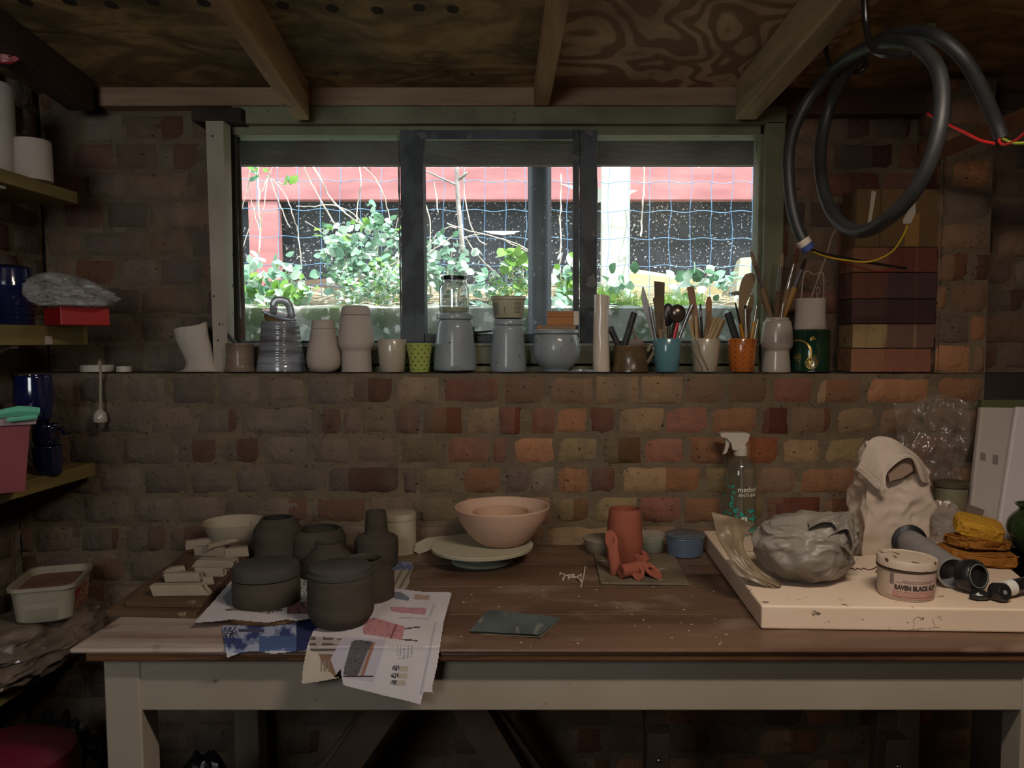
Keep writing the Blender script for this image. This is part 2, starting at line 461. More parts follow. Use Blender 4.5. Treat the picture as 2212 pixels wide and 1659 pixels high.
mb.build('wall_front', M_PLAIN, smooth=False, origin=(0, 0, 0))['kind'] = 'structure'
mb = MB(); mb.box((XL - .1, D0 + .02, -.05), (XR + .1, 2.24, ZL - .004)); mb.box((XL - .1, Y1 + .012, ZL - .01), (WX0, 2.24, 2.6)); mb.box((WX1, Y1 + .012, ZL - .01), (XR + .1, 2.24, 2.6))
mb.build('wall_outer', M_PLAIN, smooth=False, origin=(0, 0, 0))['kind'] = 'structure'
mb = MB(); mb.sheet(lambda u, v: (XL - .1 + u * 2.86, -1.4 + v * 3.6, .004 * noise.noise((u * 9, v * 9, 1))), 30, 30)
mb.build('floor', mat('concrete_floor', (38, 33, 30), (26, 22, 20), scale=4, rough=.9, bump=1, bscale=25), origin=(0, 0, 0))['kind'] = 'structure'

# ceiling: plywood sheets on sloping rafters
SL = .067; SK = -.077
YP = 2.10
ZP = zat(187, YP)
def ceil_z(Y): return ZP + SL * (YP - Y)
def ply(name, rings):
    m = bpy.data.materials.new(name); m.use_nodes = True; nt = m.node_tree; N = nt.nodes; L = nt.links; b = N['Principled BSDF']
    tc = N.new('ShaderNodeTexCoord'); mp = N.new('ShaderNodeMapping'); L.new(tc.outputs['Object'], mp.inputs[0])
    mp.inputs['Scale'].default_value = (1.0, .8, 1) if rings else (1, 1.6, 1)
    n1 = N.new('ShaderNodeTexNoise'); n1.inputs['Scale'].default_value = 2.6 if rings else 3.2; n1.inputs['Detail'].default_value = 2.2 if rings else 8; n1.inputs['Distortion'].default_value = .5
    L.new(mp.outputs[0], n1.inputs['Vector'])
    mul = N.new('ShaderNodeMath'); mul.operation = 'MULTIPLY'; mul.inputs[1].default_value = 95 if rings else 40; L.new(n1.outputs['Fac'], mul.inputs[0])
    sn = N.new('ShaderNodeMath'); sn.operation = 'SINE'; L.new(mul.outputs[0], sn.inputs[0])
    mr = N.new('ShaderNodeMapRange'); mr.inputs[1].default_value = -.35 if rings else -1; mr.inputs[2].default_value = .35 if rings else 1; L.new(sn.outputs[0], mr.inputs[0])
    mx = N.new('ShaderNodeMix'); mx.data_type = 'RGBA'; L.new(mr.outputs[0], mx.inputs[0])
    a, c = ((206, 174, 144), (150, 116, 92)) if rings else ((174, 144, 100), (132, 106, 73))
    mx.inputs[6].default_value = (*lin(a), 1); mx.inputs[7].default_value = (*lin(c), 1)
    n2 = N.new('ShaderNodeTexNoise'); n2.inputs['Scale'].default_value = 3.5 if not rings else 2; n2.inputs['Detail'].default_value = 9; n2.inputs['Roughness'].default_value = .65; L.new(tc.outputs['Object'], n2.inputs['Vector'])
    m2 = N.new('ShaderNodeMapRange'); m2.inputs[1].default_value = .42; m2.inputs[2].default_value = .66; L.new(n2.outputs['Fac'], m2.inputs[0])
    mx2 = N.new('ShaderNodeMix'); mx2.data_type = 'RGBA'; L.new(m2.outputs[0], mx2.inputs[0]); L.new(mx.outputs[2], mx2.inputs[6])
    mx2.inputs[7].default_value = (*lin((112, 84, 62) if rings else (76, 66, 44)), 1)
    L.new(mx2.outputs[2], b.inputs['Base Color']); b.inputs['Roughness'].default_value = .8; b.inputs['Specular IOR Level'].default_value = .2
    bp = N.new('ShaderNodeBump'); bp.inputs['Strength'].default_value = .35; bp.inputs['Distance'].default_value = .002; L.new(sn.outputs[0], bp.inputs['Height']); L.new(bp.outputs[0], b.inputs['Normal'])
    return m
mb = MB()
def ceil_poly(x0, x1, mi):
    Ya, Yb = -1.45, 2.26
    mb.hexa([(x0 + SK * (YP - Ya) * -1, Ya, ceil_z(Ya)), (x1 + SK * (YP - Ya) * -1, Ya, ceil_z(Ya)), (x1 + SK * (Yb - YP), Yb, ceil_z(Yb)), (x0 + SK * (Yb - YP), Yb, ceil_z(Yb))],
            [(x0 - SK * (YP - Ya), Ya, ceil_z(Ya) + .02), (x1 - SK * (YP - Ya), Ya, ceil_z(Ya) + .02), (x1 + SK * (Yb - YP), Yb, ceil_z(Yb) + .02), (x0 + SK * (Yb - YP), Yb, ceil_z(Yb) + .02)], mi)
xm = xat(1170, 200, YP)
ceil_poly(-1.9, xm, 0); ceil_poly(xm, .62, 1); ceil_poly(.62, 1.5, 0)
mb.build('ceiling', [ply('stained_plywood', False), ply('ringed_plywood', True)], smooth=False, origin=(0, 0, 0))['kind'] = 'structure'
# dark knots and screw holes in the plywood
M_KNOT = mat('knot', (48, 34, 24), rough=.9)
mb = MB()
for (kx, ky) in [(440, 6), (610, 11), (718, 18), (815, 22), (905, 16), (978, 20), (55, 4), (150, 3), (240, 10), (330, 3), (726, 158), (1020, 160), (968, 155)]:
    d = ray(kx, ky); t = (ZP + SL * YP - EYE) / (d.z + SL * d.y); p = Vector((0, 0, EYE)) + d * t
    pts = [(p.x + .013 * math.cos(a) * (.4 if ky > 100 else 1), p.y + .016 * math.sin(a) * (.4 if ky > 100 else 1), ceil_z(p.y + .016 * math.sin(a) * (.4 if ky > 100 else 1)) - .0012) for a in [k * math.pi / 6 for k in range(12)]]
    mb.plate(pts, (0, 0, .001))
mb.build('ceiling_knots', M_KNOT, smooth=False, parent=bpy.data.objects['ceiling'])

M_PINE = mat('old_pine', (178, 140, 102), (146, 110, 76), scale=6, stretch=(6, .6, 6), rough=.75, bump=.6, bscale=40, c3=(82, 54, 36), s3=9, lo3=.70, hi3=.74, bstretch=(1, 1, 1))
M_PINE2 = mat('old_pine_grey', (168, 144, 110), (134, 114, 84), scale=6, stretch=(6, .6, 6), rough=.8, bump=.6, bscale=40, c3=(70, 52, 38), s3=9, lo3=.70, hi3=.74, bstretch=(1, 1, 1))
M_PLATE = mat('wall_plate_timber', (166, 138, 112), (138, 110, 86), scale=5, stretch=(.6, 4, 6), rough=.8, bump=.5, bscale=40)
# rafters: (x of the underside's two edges at the far end, rows of the underside)
def rafter(i, xa, xb, row, Yfar, m, Ynear=-1.3):
    zb = zat(row, Yfar); dz = zb - ceil_z(Yfar)
    A = xat(xa, row, Yfar); B = xat(xb, row, Yfar)
    lo = []; hi = []
    mb = MB(); n = 10
    def P(u, v, Y):
        return (u + SK * (Y - Yfar), Y, ceil_z(Y) + v)
    for k in range(n):
        Ya = Yfar + (Ynear - Yfar) * k / n; Yb = Yfar + (Ynear - Yfar) * (k + 1) / n
        pass
    mb.hexa([P(A, dz, Yfar), P(B, dz, Yfar), P(B, dz, Ynear), P(A, dz, Ynear)], [P(A, -.001, Yfar), P(B, -.001, Yfar), P(B, -.001, Ynear), P(A, -.001, Ynear)])
    o = mb.build('trim_%d' % i, m, smooth=False, origin=(0, 0, 0)); o['kind'] = 'structure'
    bv = o.modifiers.new('bevel', 'BEVEL'); bv.width = .003; bv.segments = 2
    return o
rafter(1, 636, 668, 260, 2.06, M_PINE)
rafter(2, 1153, 1187, 229, 2.09, M_PINE)
rafter(3, 1588, 1634, 259, 2.06, M_PINE2)
rafter(4, 150, 205, 240, 2.06, mat('dark_rafter', (84, 62, 48), (60, 44, 36), scale=5, rough=.85))
# wall plate and lintel end
def tbox(i, x0, x1, r0, r1, Ya, Yb, m, bev=.003, xr=200):
    mb = MB(); mb.bevbox((xat(x0, r0, Ya), Ya, zat(r1, Ya)), (xat(x1, r0, Ya), Yb, zat(r0, Ya)), bev)
    o = mb.build('trim_%d' % i, m, smooth=False, origin=(0, 0, 0)); o['kind'] = 'structure'; return o
tbox(5, 208, 1592, 186, 228, 2.105, 2.16, M_PLATE)
tbox(6, 1592, 2150, 188, 246, 2.105, 2.16, mat('dark_plate', (96, 68, 54), (72, 50, 42), scale=6, rough=.85))
tbox(7, 412, 520, 231, 262, 2.07, 2.2, mat('dark_lintel', (66, 52, 44), (44, 36, 32), scale=10, rough=.9, bump=1))
# brace on the far right
mb = MB()
a, b_ = at(1990, 345, 1.92), at(2300, 215, 1.5)
mb.tube([a, b_], .03, seg=4, smooth=1, flat=.6)
o = mb.build('trim_8', mat('brace_wood', (128, 84, 52), (96, 62, 40), scale=6, rough=.8), smooth=False, origin=(0, 0, 0)); o['kind'] = 'structure'

# ------------------------------------------------------------------ window
M_GREEN = mat('green_paint', (124, 124, 96), (98, 97, 72), scale=9, lo=.4, hi=.7, rough=.55, bump=.5, bscale=30, c3=(66, 58, 42), s3=26, lo3=.66, hi3=.72, stretch=(.8, 1, 1))
M_GREEN_D = mat('green_paint_dirty', (92, 92, 68), (66, 62, 46), scale=9, rough=.65, bump=.6, bscale=30)
M_STEEL = mat('galvanised_frame', (74, 78, 82), (54, 58, 60), scale=16, lo=.45, hi=.55, rough=.55, metal=.2, bump=.4, bscale=60, c3=(92, 92, 92), s3=24, lo3=.66, hi3=.68, stretch=(1, 1, .7), bstretch=(1, 1, 1))
M_SILLW = mat('pale_sill_edge', (170, 170, 150), (120, 120, 100), scale=20, rough=.6)
YG = 2.13                        # frame face
win = thing('window_1', None, None, (xat(1090, 740, YG), YG, zat(800, YG)), kind='structure')
def wbox(name, x0, x1, r0, r1, Ya, Yb, m, bev=.002, par=None, mb=None):
    own = mb is None; mb = mb or MB()
    mb.bevbox((xat(x0, (r0 + r1) / 2, Ya), Ya, zat(r1, Ya)), (xat(x1, (r0 + r1) / 2, Ya), Yb, zat(r0, Ya)), bev)
    if own: return mb.build(name, m, parent=par or win, smooth=False)
    return mb
mb = MB()
wbox('', 500, 1700, 229, 267, 2.10, 2.19, None, mb=mb)
wbox('', 500, 1668, 268, 291, 2.125, 2.19, None, mb=mb)
wbox('', 1650, 1692, 262, 806, 2.10, 2.20, None, mb=mb); wbox('', 1637, 1652, 268, 806, 2.125, 2.19, None, mb=mb)
wbox('', 497, 1640, 748, 786, 2.115, 2.20, None, mb=mb)
wbox('', 497, 1640, 791, 804, 2.10, 2.20, None, mb=mb)
mb.build('frame', M_GREEN, parent=win, smooth=False)
mb = MB(); wbox('', 497, 1640, 741.5, 747, 2.112, 2.2, None, mb=mb, bev=.001); mb.build('sill_edge', M_SILLW, parent=win, smooth=False)
mb = MB(); wbox('', 497, 1640, 784, 793, 2.14, 2.2, None, mb=mb, bev=.001); mb.build('sill_groove', mat('dark_groove', (30, 26, 22)), parent=win, smooth=False)
mb = MB()
mb.hexa([at(497, 745, YG) , at(517, 745, YG), at(517, 745, YG + .05), at(497, 745, YG + .05)], [at(497, 270, YG), at(512, 270, YG), at(512, 270, YG + .05), at(497, 270, YG + .05)])
mb.build('side_strip', mat('dark_green_strip', (62, 66, 54), (46, 50, 40), scale=9), parent=win, smooth=False)
def lean(x0, x1, x2, x3, r0, r1, Ya, Yb, mb):     # upright whose sides follow the photo
    mb.hexa([at(x2, r1, Ya), at(x3, r1, Ya), at(x3, r1, Ya) + Vector((0, Yb - Ya, 0)), at(x2, r1, Ya) + Vector((0, Yb - Ya, 0))],
            [at(x0, r0, Ya), at(x1, r0, Ya), at(x1, r0, Ya) + Vector((0, Yb - Ya, 0)), at(x0, r0, Ya) + Vector((0, Yb - Ya, 0))])
mb = MB(); lean(864, 893, 869, 897, 281, 745, 2.119, 2.19, mb); mb.build('mullion', M_STEEL, parent=win, smooth=False)
mb = MB(); lean(1253, 1290, 1254, 1288, 281, 745, 2.119, 2.19, mb); mb.build('mullion', M_STEEL, parent=win, smooth=False)
wbox('bottom_rail', 500, 1640, 736, 744, 2.122, 2.19, M_STEEL)
# opening casement in the middle
mb = MB()
lean(893, 912, 897, 918, 280, 738, 2.115, 2.165, mb); lean(1238, 1251, 1239, 1251, 280, 738, 2.115, 2.165, mb)
mb.hexa([at(912, 301, 2.115), at(1239, 301, 2.115), at(1239, 301, 2.165), at(912, 301, 2.165)], [at(912, 281, 2.115), at(1239, 281, 2.115), at(1239, 281, 2.165), at(912, 281, 2.165)])
mb.hexa([at(916, 738, 2.115), at(1239, 738, 2.115), at(1239, 738, 2.165), at(916, 738, 2.165)], [at(916, 721, 2.115), at(1239, 721, 2.115), at(1239, 721, 2.165), at(916, 721, 2.165)])
sash = mb.build('casement', M_STEEL, parent=win, smooth=False)
mb = MB(); mb.tube([at(1021, 712, 2.10), at(1022, 716, 2.10), at(1030, 718, 2.098), at(1064, 715, 2.10)], [.005, .003, .003, .002], seg=8); mb.blob(at(1021, 710, 2.10), (.005, .005, .006), sub=2, amp=0)
mb.tube([at(1028, 718, 2.10), at(1028, 738, 2.112)], .003)
mb.build('latch', mat('black_iron', (24, 24, 26), rough=.4, metal=.6), parent=sash)
# putty lines and panes
def glassm():
    m = bpy.data.materials.new('dusty_glass'); m.use_nodes = True; nt = m.node_tree; N = nt.nodes; L = nt.links
    for n in list(N): N.remove(n)
    out = N.new('ShaderNodeOutputMaterial'); tr = N.new('ShaderNodeBsdfTransparent'); tr.inputs[0].default_value = (.97, 1, .985, 1)
    df = N.new('ShaderNodeBsdfDiffuse'); df.inputs[0].default_value = (.55, .6, .6, 1)
    tl = N.new('ShaderNodeBsdfTranslucent'); tl.inputs[0].default_value = (.75, .82, .8, 1)
    ad = N.new('ShaderNodeMixShader'); ad.inputs[0].default_value = .75; L.new(df.outputs[0], ad.inputs[1]); L.new(tl.outputs[0], ad.inputs[2])
    gl = N.new('ShaderNodeBsdfGlossy'); gl.inputs['Roughness'].default_value = .3
    tc = N.new('ShaderNodeTexCoord'); nz = N.new('ShaderNodeTexNoise'); nz.inputs['Scale'].default_value = 7; nz.inputs['Detail'].default_value = 7; L.new(tc.outputs['Object'], nz.inputs['Vector'])
    mr = N.new('ShaderNodeMapRange'); mr.inputs[1].default_value = .35; mr.inputs[2].default_value = .75; mr.inputs[3].default_value = .02; mr.inputs[4].default_value = .085; L.new(nz.outputs['Fac'], mr.inputs[0])
    m1 = N.new('ShaderNodeMixShader'); L.new(mr.outputs[0], m1.inputs[0]); L.new(tr.outputs[0], m1.inputs[1]); L.new(ad.outputs[0], m1.inputs[2])
    m2 = N.new('ShaderNodeMixShader'); m2.inputs[0].default_value = .012; L.new(m1.outputs[0], m2.inputs[1]); L.new(gl.outputs[0], m2.inputs[2])
    L.new(m2.outputs[0], out.inputs[0]); return m
M_GLASS = glassm()
M_PUTTY = mat('old_putty', (150, 148, 138), (96, 92, 82), scale=30, rough=.8, bump=1, bscale=60)
for (x0, x1, r0, r1, Yg) in ((511, 868, 286, 742, 2.155), (908, 1243, 296, 728, 2.145), (1284, 1642, 286, 742, 2.155)):
    mb = MB(); mb.box((xat(x0, 500, Yg), Yg, zat(r1, Yg)), (xat(x1, 500, Yg), Yg + .003, zat(r0, Yg)))
    pane = mb.build('pane', M_GLASS, parent=win, smooth=False)
    mb = MB(); q = .004
    X0, X1, Z0, Z1 = xat(x0 + 4, 500, Yg), xat(x1 - 4, 500, Yg), zat(r1 - 5, Yg), zat(r0 + 3, Yg)
    rr = random.Random(x0)
    for (A, B) in (((X0, Z0), (X1, Z0)), ((X1, Z0), (X1, Z1)), ((X1, Z1), (X0, Z1)), ((X0, Z1), (X0, Z0))):
        n = 26; P = [Vector((A[0] + (B[0] - A[0]) * k / n, Yg - .0035, A[1] + (B[1] - A[1]) * k / n)) for k in range(n + 1)]
        mb.tube(P, [.0013 + .0022 * rr.random() for _ in P], seg=5, smooth=2)
    mb.build('putty', M_PUTTY, parent=pane)
# painted batten standing on the ledge beside the window
t = thing('painted_batten', 'tall white painted timber batten with flaking edges and nail holes beside the window', 'batten', at(466, 806, 2.06))
mb = MB()
M_WP = mat('chipped_white_paint', (178, 166, 150), (150, 138, 122), scale=5, rough=.5, bump=.4, bscale=50, c3=(60, 46, 36), s3=45, lo3=.70, hi3=.73)
mb.hexa([(xat(462, 800, 2.05), 2.05, ZL), (xat(492, 800, 2.05), 2.05, ZL), (xat(492, 800, 2.05), 2.096, ZL), (xat(462, 800, 2.05), 2.096, ZL)],
        [(xat(444, 262, 2.05), 2.05, zat(261, 2.05)), (xat(482, 262, 2.05), 2.05, zat(261, 2.05)), (xat(482, 262, 2.05), 2.096, zat(261, 2.05)), (xat(444, 262, 2.05), 2.096, zat(261, 2.05))])
mb.build('timber', M_WP, parent=t, smooth=False)
for (hx, hy) in ((459, 294), (471, 735), (462, 640)):
    mb = MB(); p = at(hx, hy, 2.0495); mb.plate([(p.x + .0022 * math.cos(a), p.y, p.z + .003 * math.sin(a)) for a in [k * math.pi / 5 for k in range(10)]], (0, -.0006, 0)); mb.build('nail_hole', M_KNOT, parent=t, smooth=False)
# ================================================================== OUTSIDE
M_SOFFIT = mat('soffit_board', (84, 62, 50), (56, 40, 32), scale=5, stretch=(.6, 1, 2), rough=.85, bump=.8, bscale=40)
t = MB(); t.bevbox((-2.2, 2.30, zat(356, 2.30)), (1.9, 2.33, zat(356, 2.30) + .25), .003)
tag(t.build('eaves_board', M_SOFFIT, smooth=False), 'brown weathered eaves board across the outside of the window top', 'board')
M_RED = mat('red_stained_timber', (186, 122, 122), (160, 98, 100), scale=7, stretch=(.5, 1, 2.5), rough=.7, bump=.4, bscale=30, c3=(110, 48, 44), s3=9, lo3=.72, hi3=.76, bstretch=(1, 1, 1))
YB = 3.55
mb = MB(); mb.bevbox((-2.6, YB, zat(432, YB)), (2.2, YB + .05, zat(361, YB)), .004)
tag(mb.build('fence_rail', M_RED, smooth=False), 'long horizontal red stained timber rail behind the wire mesh', 'rail')
mb = MB(); mb.bevbox((xat(535, 500, YB), YB + .01, zat(640, YB)), (xat(600, 500, YB), YB + .06, zat(433, YB)), .004)
tag(mb.build('fence_post', M_RED, smooth=False), 'short red stained fence post under the rail at its far end', 'post')
mb = MB(); mb.sheet(lambda u, v: (-2.8 + 5.2 * u, YB + .09 + .012 * noise.noise((u * 9, v * 3, 2)), zat(660, YB + .1) + v * 1.9), 60, 14)
tag(mb.build('black_membrane', mat('speckled_black_membrane', (28, 29, 38), (18, 19, 26), scale=6, rough=.7, c3=(190, 186, 184), s3=105, lo3=.625, hi3=.66, bump=.6, bscale=60), origin=(0, YB, 1)),
    'black speckled sheet membrane hung behind the red rail', 'membrane')
# white post and plank
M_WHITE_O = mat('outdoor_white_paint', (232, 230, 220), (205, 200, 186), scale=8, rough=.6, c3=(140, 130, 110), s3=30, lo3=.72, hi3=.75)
YW = 3.05
mb = MB(); mb.bevbox((xat(1300, 480, YW), YW, zat(640, YW)), (xat(1361, 480, YW), YW + .07, zat(320, YW)), .004)
tag(mb.build('white_post', M_WHITE_O, smooth=False), 'bright white painted post in the garden that holds the wire mesh', 'post')
M_CREAM = mat('cream_sleeper', (214, 200, 160), (186, 168, 128), scale=6, rough=.75, bump=.6, bscale=30)
mb = MB(); a, b2 = at(1360, 590, 3.25), at(1590, 612, 3.25); h = .075
mb.hexa([(a.x, 3.25, a.z - h), (b2.x, 3.25, b2.z - h), (b2.x, 3.35, b2.z - h), (a.x, 3.35, a.z - h)], [(a.x, 3.25, a.z), (b2.x, 3.25, b2.z), (b2.x, 3.40, b2.z + .01), (a.x, 3.40, a.z + .035)])
tag(mb.build('cream_plank', M_CREAM, smooth=False), 'sunlit cream plank lying along the bank beyond the white post', 'plank')
mb = MB(); a = at(1590, 628, 3.1); b2 = at(1650, 628, 3.1)
mb.hexa([(a.x, 3.1, a.z), (b2.x, 3.1, a.z), (b2.x, 3.28, a.z), (a.x, 3.28, a.z)], [(a.x + .02, 3.12, zat(556, 3.1)), (b2.x, 3.12, zat(552, 3.1)), (b2.x, 3.25, zat(552, 3.1)), (a.x + .035, 3.25, zat(556, 3.1))])
tag(mb.build('stone_block', mat('pale_stone', (196, 190, 166), (170, 162, 138), scale=10, rough=.8, bump=.8), smooth=False), 'pale pyramid-topped stone block at the end of the cream plank', 'block')
mb = MB(); a, b2 = at(570, 612, 3.2), at(880, 588, 3.2); h = .11
mb.hexa([(a.x, 3.2, a.z - h), (b2.x, 3.2, b2.z - h), (b2.x, 3.3, b2.z - h), (a.x, 3.3, a.z - h)], [(a.x, 3.2, a.z), (b2.x, 3.2, b2.z), (b2.x, 3.3, b2.z), (a.x, 3.3, a.z)])
tag(mb.build('timber_sleeper', mat('brown_sleeper', (124, 104, 88), (92, 76, 64), scale=8, stretch=(.6, 1, 3), rough=.85, bump=1), smooth=False), 'weathered brown timber sleeper sunk in the leafy bank', 'sleeper')
# low garden wall and bank
Y2 = 2.62; ZW = zat(660, Y2)
M_WALLO = mat('mossy_concrete', (142, 142, 134), (70, 84, 44), scale=9, lo=.44, hi=.56, rough=.9, bump=2, bscale=22, c3=(196, 194, 186), s3=24, lo3=.56, hi3=.64)
mb = MB()
def gw(u, v):
    X = -2.6 + u * 5
    n_ = noise.noise((X * 5, v * 6, 1)) * .012 + noise.noise((X * 22, v * 22, 1)) * .006
    if v < .62: return (X, Y2 + n_, .6 + (ZW - .6) * v / .62)
    w = (v - .62) / .38
    return (X, Y2 + .02 + w * .14, ZW + .012 * noise.noise((X * 12, w * 3, 4)) - .0 * w)
mb.sheet(gw, 260, 44)
tag(mb.build('garden_wall', M_WALLO, origin=(0, Y2, .6)), 'low mossy concrete wall just outside the window', 'wall', kind='structure')
M_SOIL = mat('sunlit_soil', (168, 152, 128), (112, 96, 76), scale=9, rough=.95, bump=2.5, bscale=30, c3=(215, 205, 185), s3=45, lo3=.6, hi3=.66)
def ground_z(X, Y):
    k = max(0, min(1, (Y - Y2 - .14) / .75))
    return ZW - .01 + k * .13 + .02 * noise.noise((X * 4, Y * 4, 2)) + .010 * noise.noise((X * 18, Y * 18, 2)) + .09 * max(0, noise.noise((X * 1.5 + 5, Y * 1.2, 9)))
mb = MB(); mb.sheet(lambda u, v: (-2.6 + u * 5, Y2 + .12 + v * .95, ground_z(-2.6 + u * 5, Y2 + .12 + v * .95)), 200, 40)
tag(mb.build('garden_ground', M_SOIL, origin=(0, Y2, ZW)), None, None, kind='structure')
# twiggy mulch on the bank
M_STRAW = mat('dry_twigs', (214, 202, 172), (170, 150, 116), scale=30, rough=.8)
mb = MB(); rr = random.Random(5)
for k in range(420):
    X = rr.uniform(-1.45, 1.0); Y = Y2 + .1 + rr.random() * .55; z = ground_z(X, Y) + .006
    a = rr.random() * 6.28; l = rr.uniform(.02, .09); dx, dy = math.cos(a) * l, math.sin(a) * l * .6
    mb.tube([(X - dx, Y - dy, z), (X, Y, z + rr.uniform(0, .012)), (X + dx, Y + dy, z + rr.uniform(-.004, .01))], rr.uniform(.0008, .002), seg=4, smooth=1, caps=False)
tag(mb.build('dry_litter', M_STRAW), 'dry straw-coloured twigs strewn over the bank', 'plant litter', kind='stuff')
# drainpipe
mb = MB(); c = at(1166, 740, 2.42); r = 25 * spx(2.42)
mb.lathe([(r, 0), (r, 1.5)], (c.x, c.y, .6), seg=40)
mb.lathe([(r * .94, 1.5), (r * .94, 0)], (c.x, c.y, .6), seg=40)
tag(mb.build('drainpipe', mat('grey_drainpipe', (42, 45, 58), (32, 35, 46), scale=9, rough=.45, c3=(130, 134, 146), s3=80, lo3=.67, hi3=.71, bump=.3)), 'dark grey plastic drainpipe standing just outside the middle pane', 'drainpipe')
# wire mesh
YM = 2.98
M_WIRE = mat('coated_wire', (96, 146, 198), (124, 164, 204), scale=10, rough=.45)
mb = MB()
for r0 in (389, 452, 511, 570, 617):
    P = []
    for k in range(0, 170):
        px = 470 + k * 7.2
        sag = .004 * math.sin(k * .55) + .01 * (k / 170) * (1 if r0 < 600 else 0)
        P.append((xat(px, r0, YM), YM, zat(r0, YM) - sag))
    mb.tube(P, .0013, seg=5, smooth=1, caps=False)
for k in range(28):
    px = 470 + k * 44.4
    rr_ = random.Random(k)
    P = [(xat(px + rr_.uniform(-2, 2), 500, YM + .004) + .002 * math.sin(j * 1.7 + k), YM + .003, zat(330, YM) + (zat(650, YM) - zat(330, YM)) * j / 8) for j in range(9)]
    mb.tube(P, .0012, seg=5, smooth=2, caps=False)
tag(mb.build('wire_mesh_fence', M_WIRE), 'blue-grey welded wire mesh stretched across the garden behind the window', 'fence')
# sapling trunk
mb = MB()
P = [at(1003, 640, 2.86), at(1000, 560, 2.86), at(994, 480, 2.86), at(989, 420, 2.86), at(985, 300, 2.86)]
mb.tube(P, [.011, .0095, .0085, .008, .007], seg=9, smooth=5)
mb.tube([at(986, 400, 2.86), at(960, 388, 2.84), at(912, 366, 2.82)], [.004, .0035, .0025], seg=6)
mb.tube([at(990, 388, 2.86), at(1004, 378, 2.85), at(1010, 372, 2.85)], [.006, .005, .004], seg=6)
mb.tube([at(997, 460, 2.86), at(984, 464, 2.85)], [.004, .002], seg=6)
tag(mb.build('sapling', mat('grey_bark', (190, 176, 172), (150, 136, 130), scale=30, rough=.85, bump=.6)), 'thin bare sapling trunk in front of the mesh with broken side twigs', 'tree')
# hanging dry vines
M_VINE = mat('pale_dry_vine', (232, 214, 202), (198, 176, 160), scale=20, rough=.7)
vines = [
 ('thin dry vine dropping in a loose braid at the window corner', [(556, 350), (558, 400), (559, 450), (562, 500), (560, 540), (552, 580)], .0026),
 ('dry vine leaning away from the leafy knot at the window corner', [(592, 352), (578, 385), (560, 430), (540, 490), (522, 540)], .0018),
 ('dry vine hanging between the leafy knot and the red post', [(578, 380), (572, 430), (566, 480), (556, 560), (540, 575)], .0016),
 ('forked dry vine nearest the window corner', [(541, 356), (536, 400), (526, 440), (519, 470)], .0016),
 ('dry vine crossing from the fork towards the red post', [(536, 400), (545, 440), (555, 480), (562, 500)], .0014),
 ('dry vine with a straight drop toward the black membrane', [(582, 382), (598, 425), (614, 465), (627, 492)], .0018),
 ('leafy green shoot trailing down from the knot', [(582, 382), (605, 405), (625, 440), (635, 475), (642, 495), (648, 540), (652, 580)], .0020),
 ('long dry vine sloping to the large bush', [(656, 357), (672, 395), (695, 435), (715, 470), (735, 495), (760, 515)], .0030),
 ('second long vine sloping down beside it', [(675, 357), (695, 390), (712, 425), (740, 455), (770, 478), (800, 500)], .0030),
 ('dry vine hanging straight before the red rail', [(777, 358), (780, 400), (772, 440), (771, 480)], .0022),
 ('bowed dry vine near the first mullion', [(783, 358), (810, 385), (828, 420), (838, 455), (846, 485)], .0022),
 ('horizontal dry vine caught on the mesh', [(640, 446), (680, 446), (720, 442), (760, 460), (775, 475)], .0022),
 ('slanting dry stem through the middle of the big bush', [(660, 478), (700, 505), (735, 530)], .0018),
 ('long low stem sweeping across the bank', [(668, 650), (720, 640), (770, 612), (830, 580), (864, 562)], .0022),
 ('thin stem curving over the low wall', [(690, 650), (740, 642), (790, 648), (830, 680), (868, 726)], .0020),
 ('dry vine curving past the sapling', [(1001, 360), (1003, 420), (1015, 480), (1035, 520), (1052, 528)], .0024),
 ('dry vine with a fish-hook end hanging beside the mullion', [(914, 425), (925, 460), (930, 500), (928, 530)], .0022),
 ('broken dry twig dangling before the rail', [(937, 393), (942, 420), (946, 458)], .0022),
 ('arching dry stem from the bush to the drainpipe', [(966, 482), (1000, 495), (1060, 510), (1110, 525), (1142, 540)], .0026),
 ('second arching stem just under the first', [(1000, 515), (1040, 505), (1090, 520), (1142, 545)], .0022),
 ('fanned dry stem rising from the bush edge', [(920, 535), (945, 505), (972, 490), (985, 492)], .0026),
 ('lower fanned stem rising from the bush edge', [(918, 552), (950, 530), (976, 512)], .0026),
 ('dry stem falling from the sapling toward the ground', [(1005, 512), (1030, 550), (1060, 580), (1080, 598)], .0024),
 ('twisted white vine on the mesh past the drainpipe', [(1212, 375), (1212, 430), (1210, 480), (1212, 530), (1208, 575)], .0024),
 ('twisted white vine on the mesh past the white post', [(1390, 356), (1391, 400), (1388, 440), (1386, 480), (1384, 512)], .0026),
]
for k, (lb, P, r) in enumerate(vines):
    rr = random.Random(k); Y = 2.80 + .12 * rr.random() if 'mesh past' not in lb else 2.972; mb = MB()
    Q = [at(x, y, Y + .02 * rr.uniform(-1, 1)) for x, y in P]
    S_, _ = catmull(Q, [1] * len(Q), 4)
    S_ = [p + Vector((rr.uniform(-1, 1), 0, rr.uniform(-1, 1))) * .0018 for p in S_]
    mb.tube(S_, [r * rr.uniform(.8, 1.15) for _ in S_], seg=5, smooth=1)
    if 'braid' in lb or 'twisted' in lb: mb.tube([p + Vector((.003 * math.sin(i * 1.4), .003 * math.cos(i * 1.4), 0)) for i, p in enumerate(S_)], r * .7, seg=5, smooth=2)
    tag(mb.build('dry_vine', M_VINE), lb, 'vine', 'vines and dry stems outside')
